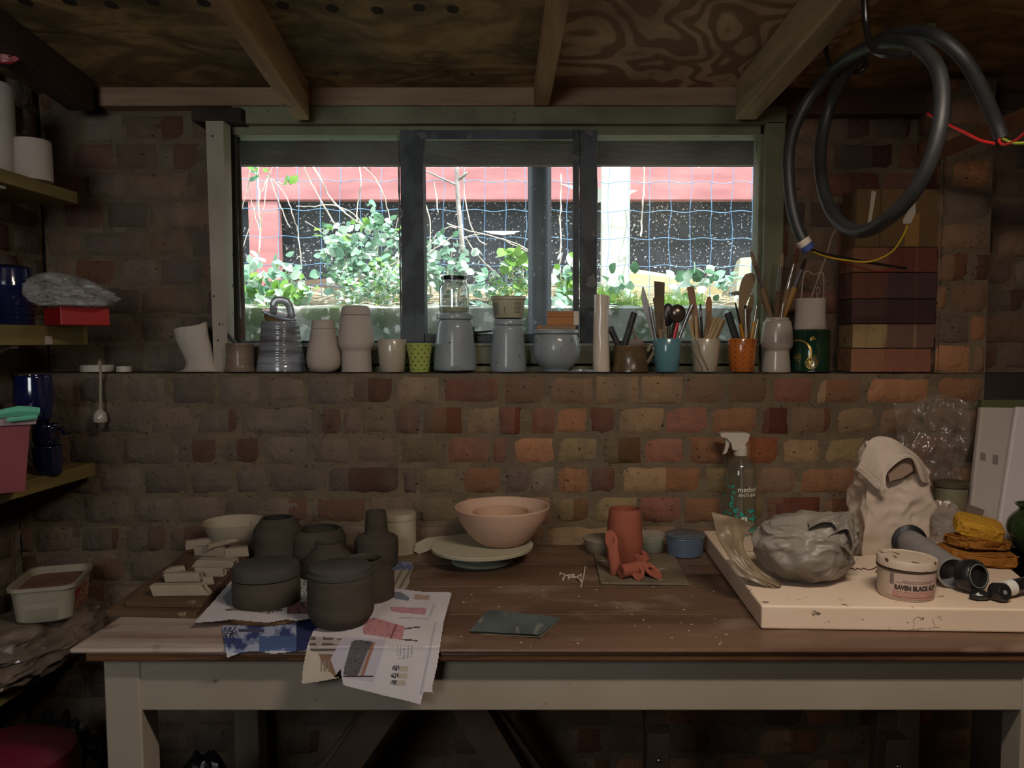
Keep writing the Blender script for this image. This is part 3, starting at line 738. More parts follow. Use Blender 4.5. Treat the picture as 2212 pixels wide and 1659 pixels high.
# plants
LEAF = [mat('leaf_blue_green', (164, 200, 178), (128, 176, 148), scale=25, rough=.35, sss=0), mat('leaf_fresh_green', (150, 190, 84), (112, 160, 66), scale=25, rough=.4), mat('leaf_pale', (228, 240, 230), (200, 224, 206), scale=25, rough=.3), mat('leaf_deep', (96, 142, 104), (70, 116, 80), scale=25, rough=.4)]
for m_ in LEAF:
    nt = m_.node_tree; b = nt.nodes['Principled BSDF']; tl = nt.nodes.new('ShaderNodeBsdfTranslucent'); mx = nt.nodes.new('ShaderNodeMixShader'); mx.inputs[0].default_value = .35
    l = b.inputs['Base Color'].links[0].from_socket; nt.links.new(l, tl.inputs[0]); nt.links.new(b.outputs[0], mx.inputs[1]); nt.links.new(tl.outputs[0], mx.inputs[2])
    nt.links.new(mx.outputs[0], nt.nodes['Material Output'].inputs[0])
def leaf(mb, p, d, up, L_, w, mi, pointy=.3):
    d = d.normalized(); side = d.cross(up); side = side.normalized() if side.length > 1e-4 else d.orthogonal().normalized(); nrm = side.cross(d)
    st = [(0, 0), (.18, .62), (.42, 1), (.68, .85), (.88, .45 * (1 - pointy) + .1), (1, 0)]
    vs = []
    for u, h in st:
        c = p + d * (L_ * u) - nrm * (L_ * .14 * u * u)
        vs += [c - side * (w * h) + nrm * w * .18 * h, c, c + side * (w * h) + nrm * w * .18 * h]
    fs = []
    for i in range(len(st) - 1):
        a = i * 3; fs += [(a, a + 1, a + 4, a + 3), (a + 1, a + 2, a + 5, a + 4)]
    mb.add(vs, fs, mi)
def bush(name, label, cat, stems, n, L_, mis, seed, group='plants on the bank', wr=.42, spread=.05, Y=None, droop=0, pointy=.3):
    rr = random.Random(seed); t = thing(name, label, cat, stems[0][0], group)
    sm = MB(); lm = MB()
    for P in stems:
        Q, _ = catmull([Vector(p) for p in P], [1] * len(P), 4)
        sm.tube(Q, [.0022 - .0012 * i / len(Q) for i in range(len(Q))], seg=5, smooth=1)
    for k in range(n):
        P = rr.choice(stems); i = rr.randrange(len(P) - 1); u = rr.random(); c = Vector(P[i]).lerp(Vector(P[i + 1]), u)
        d = Vector((rr.uniform(-1, 1), rr.uniform(-1, .3), rr.uniform(-.4, .9 - droop))).normalized()
        p = c + Vector((rr.uniform(-1, 1), rr.uniform(-1, .6), rr.uniform(-1, 1))) * spread
        l = L_ * rr.uniform(.6, 1.15)
        leaf(lm, p, d, Vector((rr.uniform(-.5, .5), rr.uniform(-1.2, 0), rr.uniform(.2, 1))).normalized(), l, l * wr * rr.uniform(.8, 1.1), rr.choice(mis), pointy)
    sm.build('stem', M_VINE if seed % 2 else LEAF[3], parent=t); lm.build('foliage', LEAF, parent=t, weld=False)
    return t
def st(x, y0, y1, Y, dx=0): return [at(x, y0, Y), at(x + dx * .4, (y0 + y1) / 2, Y - .02), at(x + dx, y1, Y - .03)]
bush('climbing_shrub', 'large round-leaved climbing shrub in front of the mesh near the first mullion', 'shrub', [st(760, 640, 500, 2.92, -20), st(800, 645, 490, 2.9, 10), st(830, 640, 470, 2.92, 30), st(790, 640, 540, 2.88, -60), st(850, 640, 510, 2.9, 20), st(740, 600, 520, 2.86, -30), st(820, 620, 470, 2.88, -10)], 420, .040, [0, 0, 2, 0, 3, 1, 2], 11, spread=.06)
bush('climbing_shrub', 'round-leaved shrub spilling over the bank between the mullion and the sapling', 'shrub', [st(930, 640, 520, 2.9, 10), st(960, 640, 530, 2.88, 20), st(990, 650, 560, 2.9, 10), st(930, 640, 570, 2.86, -10)], 190, .036, [0, 0, 2, 3, 2], 13, spread=.05)
bush('small_leaf_shrub', 'fine-leaved pale green shrub in front of the brown sleeper', 'shrub', [st(800, 650, 580, 2.8, 20), st(830, 650, 590, 2.8, 10), st(850, 650, 560, 2.82, 10), st(770, 650, 610, 2.8, -20)], 460, .018, [1, 2, 0, 2], 15, spread=.045)
bush('ground_ivy', 'low leafy clump at the window corner below the red post', 'ivy', [st(540, 650, 570, 2.85, -10), st(560, 650, 580, 2.85, 10), st(600, 640, 580, 2.85, 30), st(530, 640, 600, 2.82, 0)], 170, .045, [2, 2, 0, 1, 0], 17, spread=.05, wr=.36)
bush('broad_leaf_weed', 'bright yellow-green broad-leaved weed on the low wall near the window corner', 'weed', [st(600, 655, 620, 2.75, 10), st(620, 655, 630, 2.74, 20)], 30, .05, [1, 1, 2], 19, spread=.04, wr=.4)
bush('broad_leaf_weed', 'small bright weed sprouting before the brown sleeper', 'weed', [st(668, 660, 612, 2.74, 4), st(640, 655, 625, 2.74, -10)], 16, .04, [1, 2, 0], 20, spread=.025, wr=.45)
bush('bindweed', 'bright green bindweed growing against the drainpipe', 'weed', [st(1110, 610, 545, 2.75, -8), st(1125, 610, 560, 2.76, 6), st(1105, 600, 560, 2.75, 10)], 26, .052, [1, 1, 2, 1], 23, spread=.02, wr=.4)
bush('fern_weed', 'feathery green weed at the foot of the drainpipe', 'weed', [st(1100, 640, 600, 2.78, -10), st(1120, 640, 590, 2.78, 6), st(1080, 640, 605, 2.78, -10), st(1130, 635, 600, 2.78, 0)], 240, .016, [1, 0, 1], 25, spread=.035, wr=.3)
bush('bindweed', 'green bindweed between the drainpipe and the second mullion', 'weed', [st(1225, 640, 560, 2.78, 12), st(1215, 640, 580, 2.78, -6), st(1232, 640, 590, 2.78, 6)], 40, .05, [1, 2, 1, 0], 27, spread=.03, wr=.36)
bush('ground_ivy', 'pale ivy trailing along the low wall behind the tub', 'ivy', [st(1010, 640, 600, 2.8, 20), st(1050, 650, 620, 2.78, 10), st(1190, 690, 640, 2.7, 10), st(1230, 700, 650, 2.7, 10), st(1140, 690, 660, 2.7, -30)], 120, .04, [2, 0, 0, 2], 29, spread=.05, wr=.42)
bush('ground_ivy', 'blue-green ivy clump on the bank past the white post', 'ivy', [st(1480, 630, 600, 2.9, 30), st(1510, 630, 590, 2.9, 20), st(1560, 640, 610, 2.88, 30), st(1340, 640, 610, 2.84, 10)], 80, .045, [0, 2, 2, 3], 31, spread=.05, wr=.45)
bush('climbing_shrub', 'leafy knot of vine high in the window corner', 'vine', [st(585, 385, 362, 2.82, -10), st(560, 380, 365, 2.82, -20), st(600, 392, 402, 2.82, 24)], 13, .042, [3, 0, 1, 1], 33, spread=.012, wr=.28, pointy=.7, group=None)
# grass tufts
def grass(label, spots, seed):
    rr = random.Random(seed); mb = MB()
    for (x0, x1, Y, h, n) in spots:
        for k in range(n):
            X = rr.uniform(xat(x0, 640, Y), xat(x1, 640, Y)); Y_ = Y + rr.uniform(-.08, .08); z = ground_z(X, Y_) - .01
            hh = h * rr.uniform(.5, 1.1); dx = rr.uniform(-.5, .5) * hh; dy = rr.uniform(-.4, .2) * hh; w = .0016
            vs = []
            for u in (0, .4, .75, 1):
                c = Vector((X + dx * u * u, Y_ + dy * u * u, z + hh * (u - .12 * u * u))); ww = w * (1 - u * .9)
                vs += [c - Vector((ww, 0, 0)), c + Vector((ww, 0, 0))]
            mb.add(vs, [(0, 1, 3, 2), (2, 3, 5, 4), (4, 5, 7, 6)], 0)
    tag(mb.build('grass', LEAF[1], weld=False), label, 'grass', kind='stuff')
grass('bright green grass tufts on the bank', [(1290, 1400, 2.80, .07, 260), (1430, 1520, 2.80, .085, 320), (1205, 1240, 2.8, .08, 90), (1060, 1140, 2.84, .06, 120), (520, 620, 2.8, .05, 80)], 3)
# white plates added in place of sunlit patches on the membrane
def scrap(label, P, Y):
    mb = MB(); mb.plate([at(x, y, Y) for x, y in P], (0, .003, 0)); tag(mb.build('light_patch_strip', M_WHITE_O, smooth=False), label, 'scrap')
scrap('thin white strip standing in for a patch of light near the drainpipe', [(1043, 499), (1124, 499), (1110, 505), (1085, 508), (1062, 505)], 2.97)
scrap('pointed white strip standing in for a patch of light behind the white post', [(1214, 398), (1290, 405), (1378, 411), (1350, 425), (1290, 438), (1250, 415)], 3.12 + .03)
mb = MB(); mb.plate([at(x, y, 2.3335) for x, y in ((1421, 340), (1444, 340), (1444, 360), (1421, 360))], (0, .006, 0))
tag(mb.build('wood_offcut', M_CREAM, smooth=False), 'small tan wood offcut hanging on the mesh under the eaves board', 'offcut')
# ================================================================== THE BENCH
XA = xat(148, 1402, YF)          # bench end near the shelves
XB = .955
M_TOP = mat('worn_bench_top', (112, 86, 68), (84, 62, 48), scale=5, stretch=(.35, 2.4, 1), rough=.42, spec=.45, bump=.4, bscale=40, c3=(150, 130, 114), s3=9, lo3=.53, hi3=.80, bstretch=(.8, 1.3, 1), detail=8, d3=12)
M_TOP_PALE = mat('pale_bench_end', (182, 166, 156), (132, 108, 94), scale=7, stretch=(.4, 3.2, 1), rough=.5, spec=.4, bump=.4, bscale=40, c3=(110, 84, 72), s3=7, lo3=.58, hi3=.66, bstretch=(1, 1, 1))
M_EDGE = mat('bench_edge_wood', (112, 78, 50), (78, 54, 38), scale=6, stretch=(.4, 3, 6), rough=.4, bump=.4, bscale=40)
M_CREAMP = mat('cream_bench_paint', (166, 156, 142), (154, 142, 128), scale=3, rough=.45, bump=.15, bscale=20, c3=(120, 100, 84), s3=40, lo3=.74, hi3=.76)
zt = T; zl = zat(1413, YF); zm = zat(1433, YF); za = zat(1537, YF + .03)
bench = thing('workbench', 'long wooden workbench with a worn brown top and cream painted legs and apron', 'workbench', ((XA + XB) / 2, (YF + D0) / 2, 0))
YT = D0 - .012
mb = MB()
npl = 4; pw = (YT - YF) / npl
for k in range(npl):
    y0, y1 = YF + k * pw, YF + (k + 1) * pw - .0016
    mb.bevbox((XA + .29, y0, zl), (XB, y1, zt), .004 if k == 0 else .0012, 0)
    mb.bevbox((XA, y0, zl), (XA + .2895, y1, zt), .004 if k == 0 else .0012, 1)
mb.build('bench_top', [M_TOP, M_TOP_PALE], parent=bench, smooth=False)
mb = MB(); mb.bevbox((XA + .024, YF + .006, zm), (XB - .02, YT, zl - .0005), .003); mb.build('moulding', M_EDGE, parent=bench, smooth=False)
x0 = xat(225, 1490, YF + .03); x1 = xat(303, 1490, YF + .03); xr0 = xat(2205, 1600, YF + .03)
mb = MB(); mb.bevbox((x1 - .003, YF + .034, za), (xr0 + .003, YF + .056, zm - .0005), .002); mb.build('apron', M_CREAMP, parent=bench, smooth=False)
mb = MB(); mb.bevbox((x1 - .03, YT - .1, za), (xr0 + .003, YT - .08, zm - .0005), .002); mb.build('rear_apron', M_CREAMP, parent=bench, smooth=False)
mb = MB(); mb.bevbox((x0 + .01, YF + .08, za), (x0 + .03, YT - .09, zm - .0005), .002); mb.build('end_apron', M_CREAMP, parent=bench, smooth=False)
for (a, b2, ya) in ((x0, x1, YF + .03), (xr0, xr0 + .065, YF + .03), (x0 + .004, x1 + .0, YT - .13), (xat(1920, 1600, 1.85), xat(1990, 1600, 1.85), YT - .13)):
    mb = MB(); mb.bevbox((a, ya, 0), (b2, ya + .06, zm - .0005), .003); mb.build('leg', M_CREAMP, parent=bench, smooth=False)

# things under the bench
M_TRES = mat('raw_trestle_wood', (112, 92, 76), (88, 70, 58), scale=6, rough=.8)
def under(name, label, cat, P0, P1, w, d, Y, m=M_TRES, foot=True):
    mb = MB(); a = at(*P0, Y); b2 = at(*P1, Y)
    dr = (b2 - a).normalized(); b2 = a + dr * (a.z / -dr.z)       # run down to the floor
    top = a - dr * .02
    sd = Vector((w / 2 / abs(dr.z), 0, 0))
    mb.hexa([b2 - sd, b2 + sd, b2 + sd + Vector((0, d, 0)), b2 - sd + Vector((0, d, 0))], [top - sd, top + sd, top + sd + Vector((0, d, 0)), top - sd + Vector((0, d, 0))])
    return tag(mb.build(name, m, smooth=False), label, cat)
tr = thing('trestle', 'wooden folding trestle with splayed legs standing under the bench', 'trestle', (xat(920, 1600, 1.7), 1.7, 0))
for (p0, p1) in (((828, 1535), (742, 1659)), ((1014, 1535), (1088, 1659))):
    mb = MB(); a = at(*p0, 1.62); b2 = at(*p1, 1.62); dr = (b2 - a).normalized(); b2 = a + dr * (a.z / -dr.z); top = a - dr * .06; sd = Vector((.038, 0, 0))
    mb.hexa([b2 - sd, b2 + sd, b2 + sd + Vector((0, .03, 0)), b2 - sd + Vector((0, .03, 0))], [top - sd, top + sd, top + sd + Vector((0, .03, 0)), top - sd + Vector((0, .03, 0))])
    mb.build('leg', M_TRES, parent=tr, smooth=False)
    mb = MB(); sh = Vector((.03 if p0[0] > 900 else -.03, .16, 0))
    mb.hexa([v + sh for v in (b2 - sd, b2 + sd, b2 + sd + Vector((0, .03, 0)), b2 - sd + Vector((0, .03, 0)))], [v + Vector((0, .05, 0)) for v in (top - sd, top + sd, top + sd + Vector((0, .03, 0)), top - sd + Vector((0, .03, 0)))])
    mb.build('leg', M_TRES, parent=tr, smooth=False)
mb = MB(); a = at(828, 1535, 1.62); b2 = at(1014, 1535, 1.62); mb.bevbox((a.x - .03, 1.61, a.z + .045), (b2.x + .03, 1.74, a.z + .09), .003); mb.build('top_rail', M_TRES, parent=tr, smooth=False)
for (px, r0, lb, Yu) in ((1423, 1586, 'raw timber post with a round bolt head under the middle of the bench', 1.46), (1940, 1600, 'raw timber post with a bolt near the far end of the bench', 1.46)):
    t = thing('timber_post', lb, 'post', (xat(px, 1620, Yu), Yu, 0))
    mb = MB(); w = 26 * spx(Yu); X = xat(px, 1620, Yu); mb.bevbox((X - w, Yu, 0), (X + w, Yu + .045, zat(r0, Yu)), .003); mb.build('timber', M_TRES, parent=t, smooth=False)
    mb = MB(); mb.bevbox((X - w * .9, Yu + .05, 0), (X + w * .9, Yu + .09, zat(r0 - 36, Yu)), .003); mb.build('rear_timber', mat('dark_trestle', (92, 74, 62)), parent=t, smooth=False)
    mb = MB(); mb.blob(at(px + 1, 1644 if px < 1500 else 1657, Yu - .002), (.006, .004, .006), sub=3, amp=0, amp2=0); mb.build('bolt', mat('shiny_bolt', (190, 190, 190), rough=.2, metal=1), parent=t)
M_BLACKBAG = mat('black_bin_bag', (26, 28, 30), rough=.28, spec=.6, bump=1.5, bscale=25)
mb = MB(); mb.blob((-.69, 1.505, .30), (.085, .07, .30), sub=4, amp=.10, flat_z=.0, seed=3, fn=lambda p, n: Vector((p.x * (1.25 - .35 * n.z), p.y, p.z * (1 - .12 * n.z * n.z) + .012 * noise.noise((n.x * 5, n.y * 5, 1)))))
tag(mb.build('bin_bag', M_BLACKBAG), 'dark rounded bag standing on the floor behind the bench leg', 'bag')

# ------------------------------------------------------------------ boards and clay tubes at the bench end
M_BOARD = mat('dirty_brown_board', (96, 72, 50), (70, 50, 36), scale=7, rough=.85, bump=.8, bscale=30, c3=(150, 134, 112), s3=26, lo3=.64, hi3=.70)
def slab_px(name, label, cat, quad, z0, th, m, grp=None, bev=.0015):
    """flat board whose top corners are read in the photo, lying at height z0"""
    top = [onz(x, y, z0 + th) for x, y in quad]
    mb = MB(); mb.hexa([Vector((p.x, p.y, z0)) for p in top], top)
    o = mb.build(name, m, smooth=False); tag(o, label, cat, grp)
    bv = o.modifiers.new('bevel', 'BEVEL'); bv.width = bev; bv.segments = 2
    return o
eps = .0006
slab_px('board', 'lower and longer of two dirty brown boards at the end of the bench', 'board', [(228, 1319), (424, 1324), (556, 1196), (392, 1200)], T + eps, .011, M_BOARD)
ZB = T + eps + .011 + eps
slab_px('board', 'upper and shorter dirty brown board under the white clay tubes', 'board', [(271, 1300), (436, 1303), (560, 1176), (412, 1180)], ZB, .010, M_BOARD)
ZB2 = ZB + .010 + eps
M_WCLAY = mat('dry_white_clay', (160, 148, 130), (146, 132, 114), scale=12, rough=.85, bump=.4, bscale=50)
M_HOLE = mat('clay_hole', (70, 62, 52), rough=.95)
def channel(label, p0, p1, z, w, h, cutl=.9, cutr=.9, tilt=0):
    """hollow square-section clay tube with mitred ends, from p0 to p1 (photo points on its near bottom edge)"""
    a = onz(*p0, z); b2 = onz(*p1, z)
    a.z = z; b2.z = z + tilt; d = (b2 - a).normalized(); n = Vector((-d.y, d.x, 0)).normalized(); up = d.cross(n) * -1
    up = Vector((0, 0, 1)); L_ = (b2 - a).length; t_ = w * .17
    mb = MB()
    # outer ring and inner ring at both ends; ends slant in plan by cutl / cutr
    def ring(base, k, inset, push):
        o_ = []
        for (v, u) in ((inset, inset), (w - inset, inset), (w - inset, h - inset), (inset, h - inset)):
            o_.append(base + n * v + up * u + d * (k * u + push))
        return o_
    A0 = ring(a, cutl, 0, 0); B0 = ring(b2, -cutr, 0, 0); A1 = ring(a, cutl, t_, 0); B1 = ring(b2, -cutr, t_, 0)
    vs = A0 + B0 + A1 + B1
    fs = []
    for i in range(4):
        j = (i + 1) % 4
        fs += [(i, j, 4 + j, 4 + i), (8 + i, 12 + i, 12 + j, 8 + j), (i, 8 + i, 8 + j, j), (4 + i, 4 + j, 12 + j, 12 + i)]
    mb.add(vs, fs)
    o = mb.build('clay_tube', M_WCLAY, smooth=False)
    bv = o.modifiers.new('bevel', 'BEVEL'); bv.width = .0014; bv.segments = 2
    return tag(o, label, 'clay tube', 'square white clay tubes')
H_ = .021
channel('largest mitred white clay tube at the front edge of the boards', (330, 1289), (452, 1287), ZB2, .022, .021, -.3, .85)
channel('white clay tube with a short square body directly behind the front one', (356, 1258), (433, 1257), ZB2, .018, .017, -.2, .2)
channel('small white clay tube leaning beside the second one, toward the paper', (436, 1268), (464, 1262), ZB2, .018, .016, .2, .2)
channel('thin pointed white clay tube behind the square-bodied one', (352, 1240), (402, 1233), ZB2, .016, .010, 1.6, .3)
channel('white clay tube lying behind, angled to the dark lidded pot', (425, 1246), (482, 1247), ZB2, .018, .018, -.3, .1)
channel('long white clay tube with a groove, middle of the boards', (412, 1226), (504, 1228), ZB2, .030, .016, .8, .1)
channel('white clay tube with a cut window, standing behind the long one', (419, 1200), (488, 1205), ZB2, .016, .021, 0, 0)
channel('broad white clay tube beside the tall dark pot', (486, 1206), (538, 1202), ZB2, .022, .021, 0, .1)
channel('white clay tube at the back of the boards, by the brick wall', (401, 1189), (470, 1180), ZB2, .018, .021, .1, 0)
channel('white clay tube stacked on the others with a slotted mitred end', (450, 1187), (520, 1172), ZB2 + .022, .018, .010, .3, 1.6, .004)

# ------------------------------------------------------------------ newsprint
def drape(px, py, lift=0, gap=.004):
    p = onz(px, py, T + lift)
    if p.y >= YF - gap: return p
    q = at(px, py, YF - gap)
    k = max(0, (T - q.z))
    q2 = at(px, py, YF - gap - min(.02, k * .18)); return q2
def paper(name, label, cat, bbox, poly, colf, lift=.0025, res=1.7, amp=.0022, seed=0, bulge=None):
    x0, y0, x1, y1 = bbox
    nu, nv = int((x1 - x0) / res), int((y1 - y0) / res)
    mb = MB()
    def fn(u, v):
        x = x0 + u * (x1 - x0); y = y0 + v * (y1 - y0)
        b_ = bulge(x, y) if bulge else 0
        l = lift + amp * (1 + noise.noise((x * .012, y * .03, seed))) + amp * .5 * abs(noise.noise((x * .05, y * .07, seed + 3))) + b_
        return drape(x, y, l)
    mb.sheet(fn, nu, nv, th=.0003, colf=lambda u, v: colf(x0 + u * (x1 - x0), y0 + v * (y1 - y0)), keep=lambda u, v: inside(x0 + u * (x1 - x0), y0 + v * (y1 - y0), poly))
    o = mb.build(name, M_PAPER, attr=True, angle=70)
    return tag(o, label, cat)
M_PAPER = mat('newsprint', (180, 175, 175), attr='Col', c2=None, rough=.75, spec=.25)
WH = (196, 190, 194)
def noisy(x, y, s, seed=0): return noise.noise((x * s, y * s, seed))
# big sheet hanging over the front edge
def big(x, y):
    c = WH
    # column direction follows the sheet; printed blocks
    if inside(x, y, [(816, 1276), (868, 1280), (885, 1292), (882, 1298), (846, 1292)]): return (112, 118, 132)
    if inside(x, y, [(896, 1284), (930, 1286), (926, 1297), (893, 1295)]): return (168, 142, 130)
    if inside(x, y, [(842, 1311), (922, 1314), (919, 1328), (862, 1324), (845, 1320)]): return (178, 128, 136) if noisy(x, y, .3) > -.3 else (190, 150, 156)
    if inside(x, y, [(936, 1305), (941, 1306), (930, 1334), (925, 1334)]): return (168, 164, 172)
    if inside(x, y, [(862, 1333), (929, 1336), (929, 1339), (862, 1336)]): return (168, 164, 172)
    if inside(x, y, [(796, 1338), (808, 1334), (875, 1354), (868, 1383), (786, 1370), (783, 1358)]):
        if 850 < x + (y - 1360) * .4 < 854: return (120, 70, 74)
        return (182, 128, 132) if noisy(x, y, .12) > -.15 else (162, 120, 128)
    if inside(x, y, [(874, 1357), (908, 1353), (908, 1356), (874, 1360)]) or inside(x, y, [(867, 1380), (902, 1383), (902, 1386), (867, 1383)]): return (60, 58, 64)
    if inside(x, y, [(740, 1376), (834, 1382), (808, 1474), (728, 1462), (714, 1424)]):       # picture of a sofa
        if inside(x, y, [(770, 1382), (806, 1386), (792, 1412), (776, 1452), (772, 1460), (742, 1458), (744, 1440), (752, 1412), (760, 1386)]):
            e = abs(noisy(x, y, .09, 4))
            return (92, 88, 92) if e > .03 else (56, 54, 58)
        if inside(x, y, [(795, 1388), (811, 1387), (786, 1460), (774, 1458), (779, 1425)]):
            return (146, 104, 84) if x + (y - 1388) * .33 > 803 else (158, 146, 148)
        if abs((y - 1461)) < 2 and 742 < x < 806: return (66, 52, 50)
        return (178, 172, 186)
    for (cx, cy) in ((862, 1443), (860, 1459), (857, 1474)):                                    # three potted plants
        if abs(x - (cx + 10)) < 9 and abs(y - (cy + 2)) < 6: return (172, 162, 148)
        if (x - (cx - 6)) ** 2 / 90 + (y - cy) ** 2 / 30 < 1 and noisy(x, y, .5, cx) > -.12: return (44, 50, 46)
    if 858 < x < 892 and 1394 < y < 1424 and int((x + (y - 1400) * .1) / 4.0) % 2 == 0 and noisy(x, y, .25, 9) > -.25: return (160, 156, 160)
    if inside(x, y, [(938, 1345), (943, 1345), (911, 1502), (906, 1500)]): return (168, 166, 176)
    if inside(x, y, [(672, 1374), (738, 1380), (722, 1418), (700, 1415), (672, 1406), (668, 1400)]):
        return (96, 82, 74) if int(y / 6.2) % 2 == 0 and noisy(x, y, .04, 2) > -.2 else (166, 158, 158)
    if x < 736 and y > 1408 and 690 < x < 712 and 1425 < y < 1450 and int(x / 4) % 2: return (132, 118, 108)
    if x < 740 and y > 1404 and inside(x, y, [(684, 1404), (712, 1412), (732, 1440), (738, 1462), (726, 1464), (700, 1440)]): return (126, 96, 76)
    k = noisy(x, y, .02, 7) * 6
    return tuple(v + k for v in ((184, 172, 156) if (x < 738 and y > 1404) else WH))
poly = [(676, 1364), (700, 1345), (760, 1335), (800, 1300), (850, 1270), (905, 1278), (976, 1280), (958, 1345), (950, 1400), (944, 1440), (934, 1482), (935, 1496), (915, 1494), (908, 1522), (880, 1514), (832, 1503), (742, 1480),
        (738, 1462), (736, 1445), (722, 1462), (733, 1464), (690, 1472), (652, 1477), (655, 1440), (664, 1396)]
paper('newspaper_sheet', 'large pale newspaper sheet with furniture pictures hanging over the bench front', 'newspaper', (650, 1262, 980, 1524), poly, big, lift=.003, seed=2)
mb = MB()
poly2 = [(905, 1440), (942, 1440), (936, 1496), (914, 1494)]
# blue page
def blue(x, y):
    if y > 1409 + 4 * math.sin(x * .05): return (186, 184, 190)
    if x > 640: return (44, 46, 88)
    if 484 < x < 512 and 1356 < y < 1378: return (52, 56, 84) if noisy(x, y, .35) > -.1 else (178, 182, 196)
    n_ = noisy(x, y, .03, 3) + .5 * noisy(x, y, .1, 5)
    if 515 < x < 570 and 1358 < y < 1365: return (70, 72, 96)
    base = (156, 162, 184) if n_ > .1 else ((112, 124, 156) if n_ > -.25 else (58, 66, 112))
    if x > 560 and y > 1375: base = (74, 94, 138) if n_ < .3 else (120, 134, 164)
    return base
paper('magazine_page', 'blue printed magazine page sticking out over the bench edge beside the big sheet', 'magazine', (476, 1340, 700, 1424),
      [(479, 1352), (560, 1350), (640, 1342), (688, 1300), (700, 1345), (678, 1364), (668, 1402), (622, 1409), (590, 1412), (550, 1406), (520, 1410), (491, 1421), (484, 1385)], blue, lift=.0012, seed=5, amp=.001)
# round wooden bat under the small sheet
mb = MB(); c = onz(600, 1318, T); c.z = T + .0036; mb.lathe(solid([(.095, 0), (.0965, .004), (.095, .009)]), c, seg=64)
bat = tag(mb.build('round_bat', mat('wooden_bat', (132, 96, 58), (100, 70, 42), scale=9, rough=.7)), 'round wooden bat beneath the small newspaper sheet', 'bat')
ZBAT = T + .0127
def small(x, y):
    if inside(x, y, [(505, 1266), (520, 1248), (508, 1310), (490, 1306), (480, 1290)]): return (128, 132, 148)
    if inside(x, y, [(484, 1316), (560, 1310), (620, 1318), (580, 1326), (530, 1320), (490, 1320)]): return (150, 140, 128) if noisy(x, y, .2) > 0 else (80, 78, 84)
    if x > 600 and y < 1300: return (120, 124, 122) if noisy(x, y, .2, 2) > 0 else (180, 180, 178)
    if x > 620 and 1296 < y < 1326: return (132, 92, 88) if noisy(x, y, .12, 2) > -.1 else (90, 74, 80)
    return WH
def bowl_(x, y): return 0
def smallfn(x, y): return .0
paper('newspaper_sheet', 'smaller newspaper sheet under the wide dark lidded pot', 'newspaper', (416, 1214, 700, 1350),
      [(421, 1345), (508, 1245), (560, 1225), (700, 1225), (700, 1325), (680, 1335), (640, 1341), (618, 1338), (580, 1345), (540, 1342), (500, 1338), (470, 1342)], small, lift=.0132, amp=.0006, seed=8)
def nb(x, y):
    if y < 1232: return (96, 104, 138) if noisy(x, y, .1) > 0 else (132, 138, 158)
    return (118, 108, 98) if int((x * .9 + y * .5) / 5) % 3 == 0 else (166, 156, 144)
paper('newspaper_sheet', 'crumpled newspaper corner poking out behind the round-necked dark pots', 'newspaper', (640, 1190, 900, 1290),
      [(640, 1200), (800, 1190), (856, 1212), (890, 1214), (893, 1226), (884, 1244), (884, 1262), (868, 1282), (800, 1290), (690, 1290), (640, 1270)], nb, lift=.0004, amp=.0006, seed=12)

# ------------------------------------------------------------------ turned ware
def turned_z(rows, Y, zb):
    s_ = spx(Y, zb)
    return [(r * s_, (zat(y, Y) - zb) if y is not None else 0) for r, y in rows]
def place(cx, base_row, rb, z0):
    """centre depth of a round base whose front touches photo row base_row"""
    f = onz(cx, base_row, z0); Y = f.y
    for _ in range(4): Y = f.y + rb * spx(Y, z0)
    p = at(cx, base_row, Y); return Vector((xat(cx, base_row - 8, Y), Y, z0))
M_DARK = mat('dark_unfired_clay', (76, 69, 60), (65, 58, 50), scale=10, rough=.88, spec=.2, bump=.35, bscale=120, stretch=(1, 1, 4), bstretch=(1, 1, 1))
M_DARK2 = mat('dark_unfired_clay_damp', (72, 69, 65), (60, 58, 55), scale=10, rough=.8, spec=.25, bump=.3, bscale=120)
def dpot(name, label, cat, cx, base_row, rb, rows, t_=.0045, m=M_DARK, z0=None, sp=3, floor=.006):
    z0 = T + .006 if z0 is None else z0
    c = place(cx, base_row, rb, z0); prof = [(rb * spx(c.y, z0), 0)] + [(r * spx(c.y, z0), zat(y, c.y) - z0) for r, y in rows]
    mb = MB(); mb.lathe(hollow(smooth_prof(prof, sp) if sp > 1 else prof, t_, floor), c, seg=64)
    return tag(mb.build(name, m, origin=c), label, cat), c
PZ = T + .0062
dpot('clay_pot', 'tall dark unfired pot with sloping shoulder behind the lidded pots', 'pot', 602, 1226, 46, [(49, 1200), (50, 1180), (50.5, 1150), (49, 1141), (42, 1130), (34, 1119), (33, 1117)], sp=2)
dpot('clay_pot', 'wide open-topped dark pot half hidden behind the tall one', 'pot', 690, 1224, 46, [(56, 1195), (57, 1170), (56, 1160), (50, 1146), (47, 1141)], sp=3)
dpot('clay_bottle', 'dark unfired bottle with a tall tapered neck and flat shoulder', 'bottle', 814, 1229, 44, [(45, 1215), (46, 1185), (46.5, 1168), (44, 1160), (36, 1155), (26, 1150), (24.5, 1144), (22.5, 1120), (21, 1103)], sp=2)
dpot('clay_pot', 'small dark pot with a collar neck and sloping shoulders in the middle of the group', 'pot', 711, 1262, 56, [(62, 1245), (63, 1232), (60, 1218), (46, 1198), (33, 1185), (29.5, 1180), (29, 1171)], sp=2)
dpot('clay_pot', 'dark pot with a wide collared mouth behind the round-bottomed lidded one', 'pot', 785, 1308, 62, [(66, 1296), (66.5, 1250), (65, 1236), (58, 1226), (46, 1221), (41.5, 1217), (42, 1205)], sp=2)
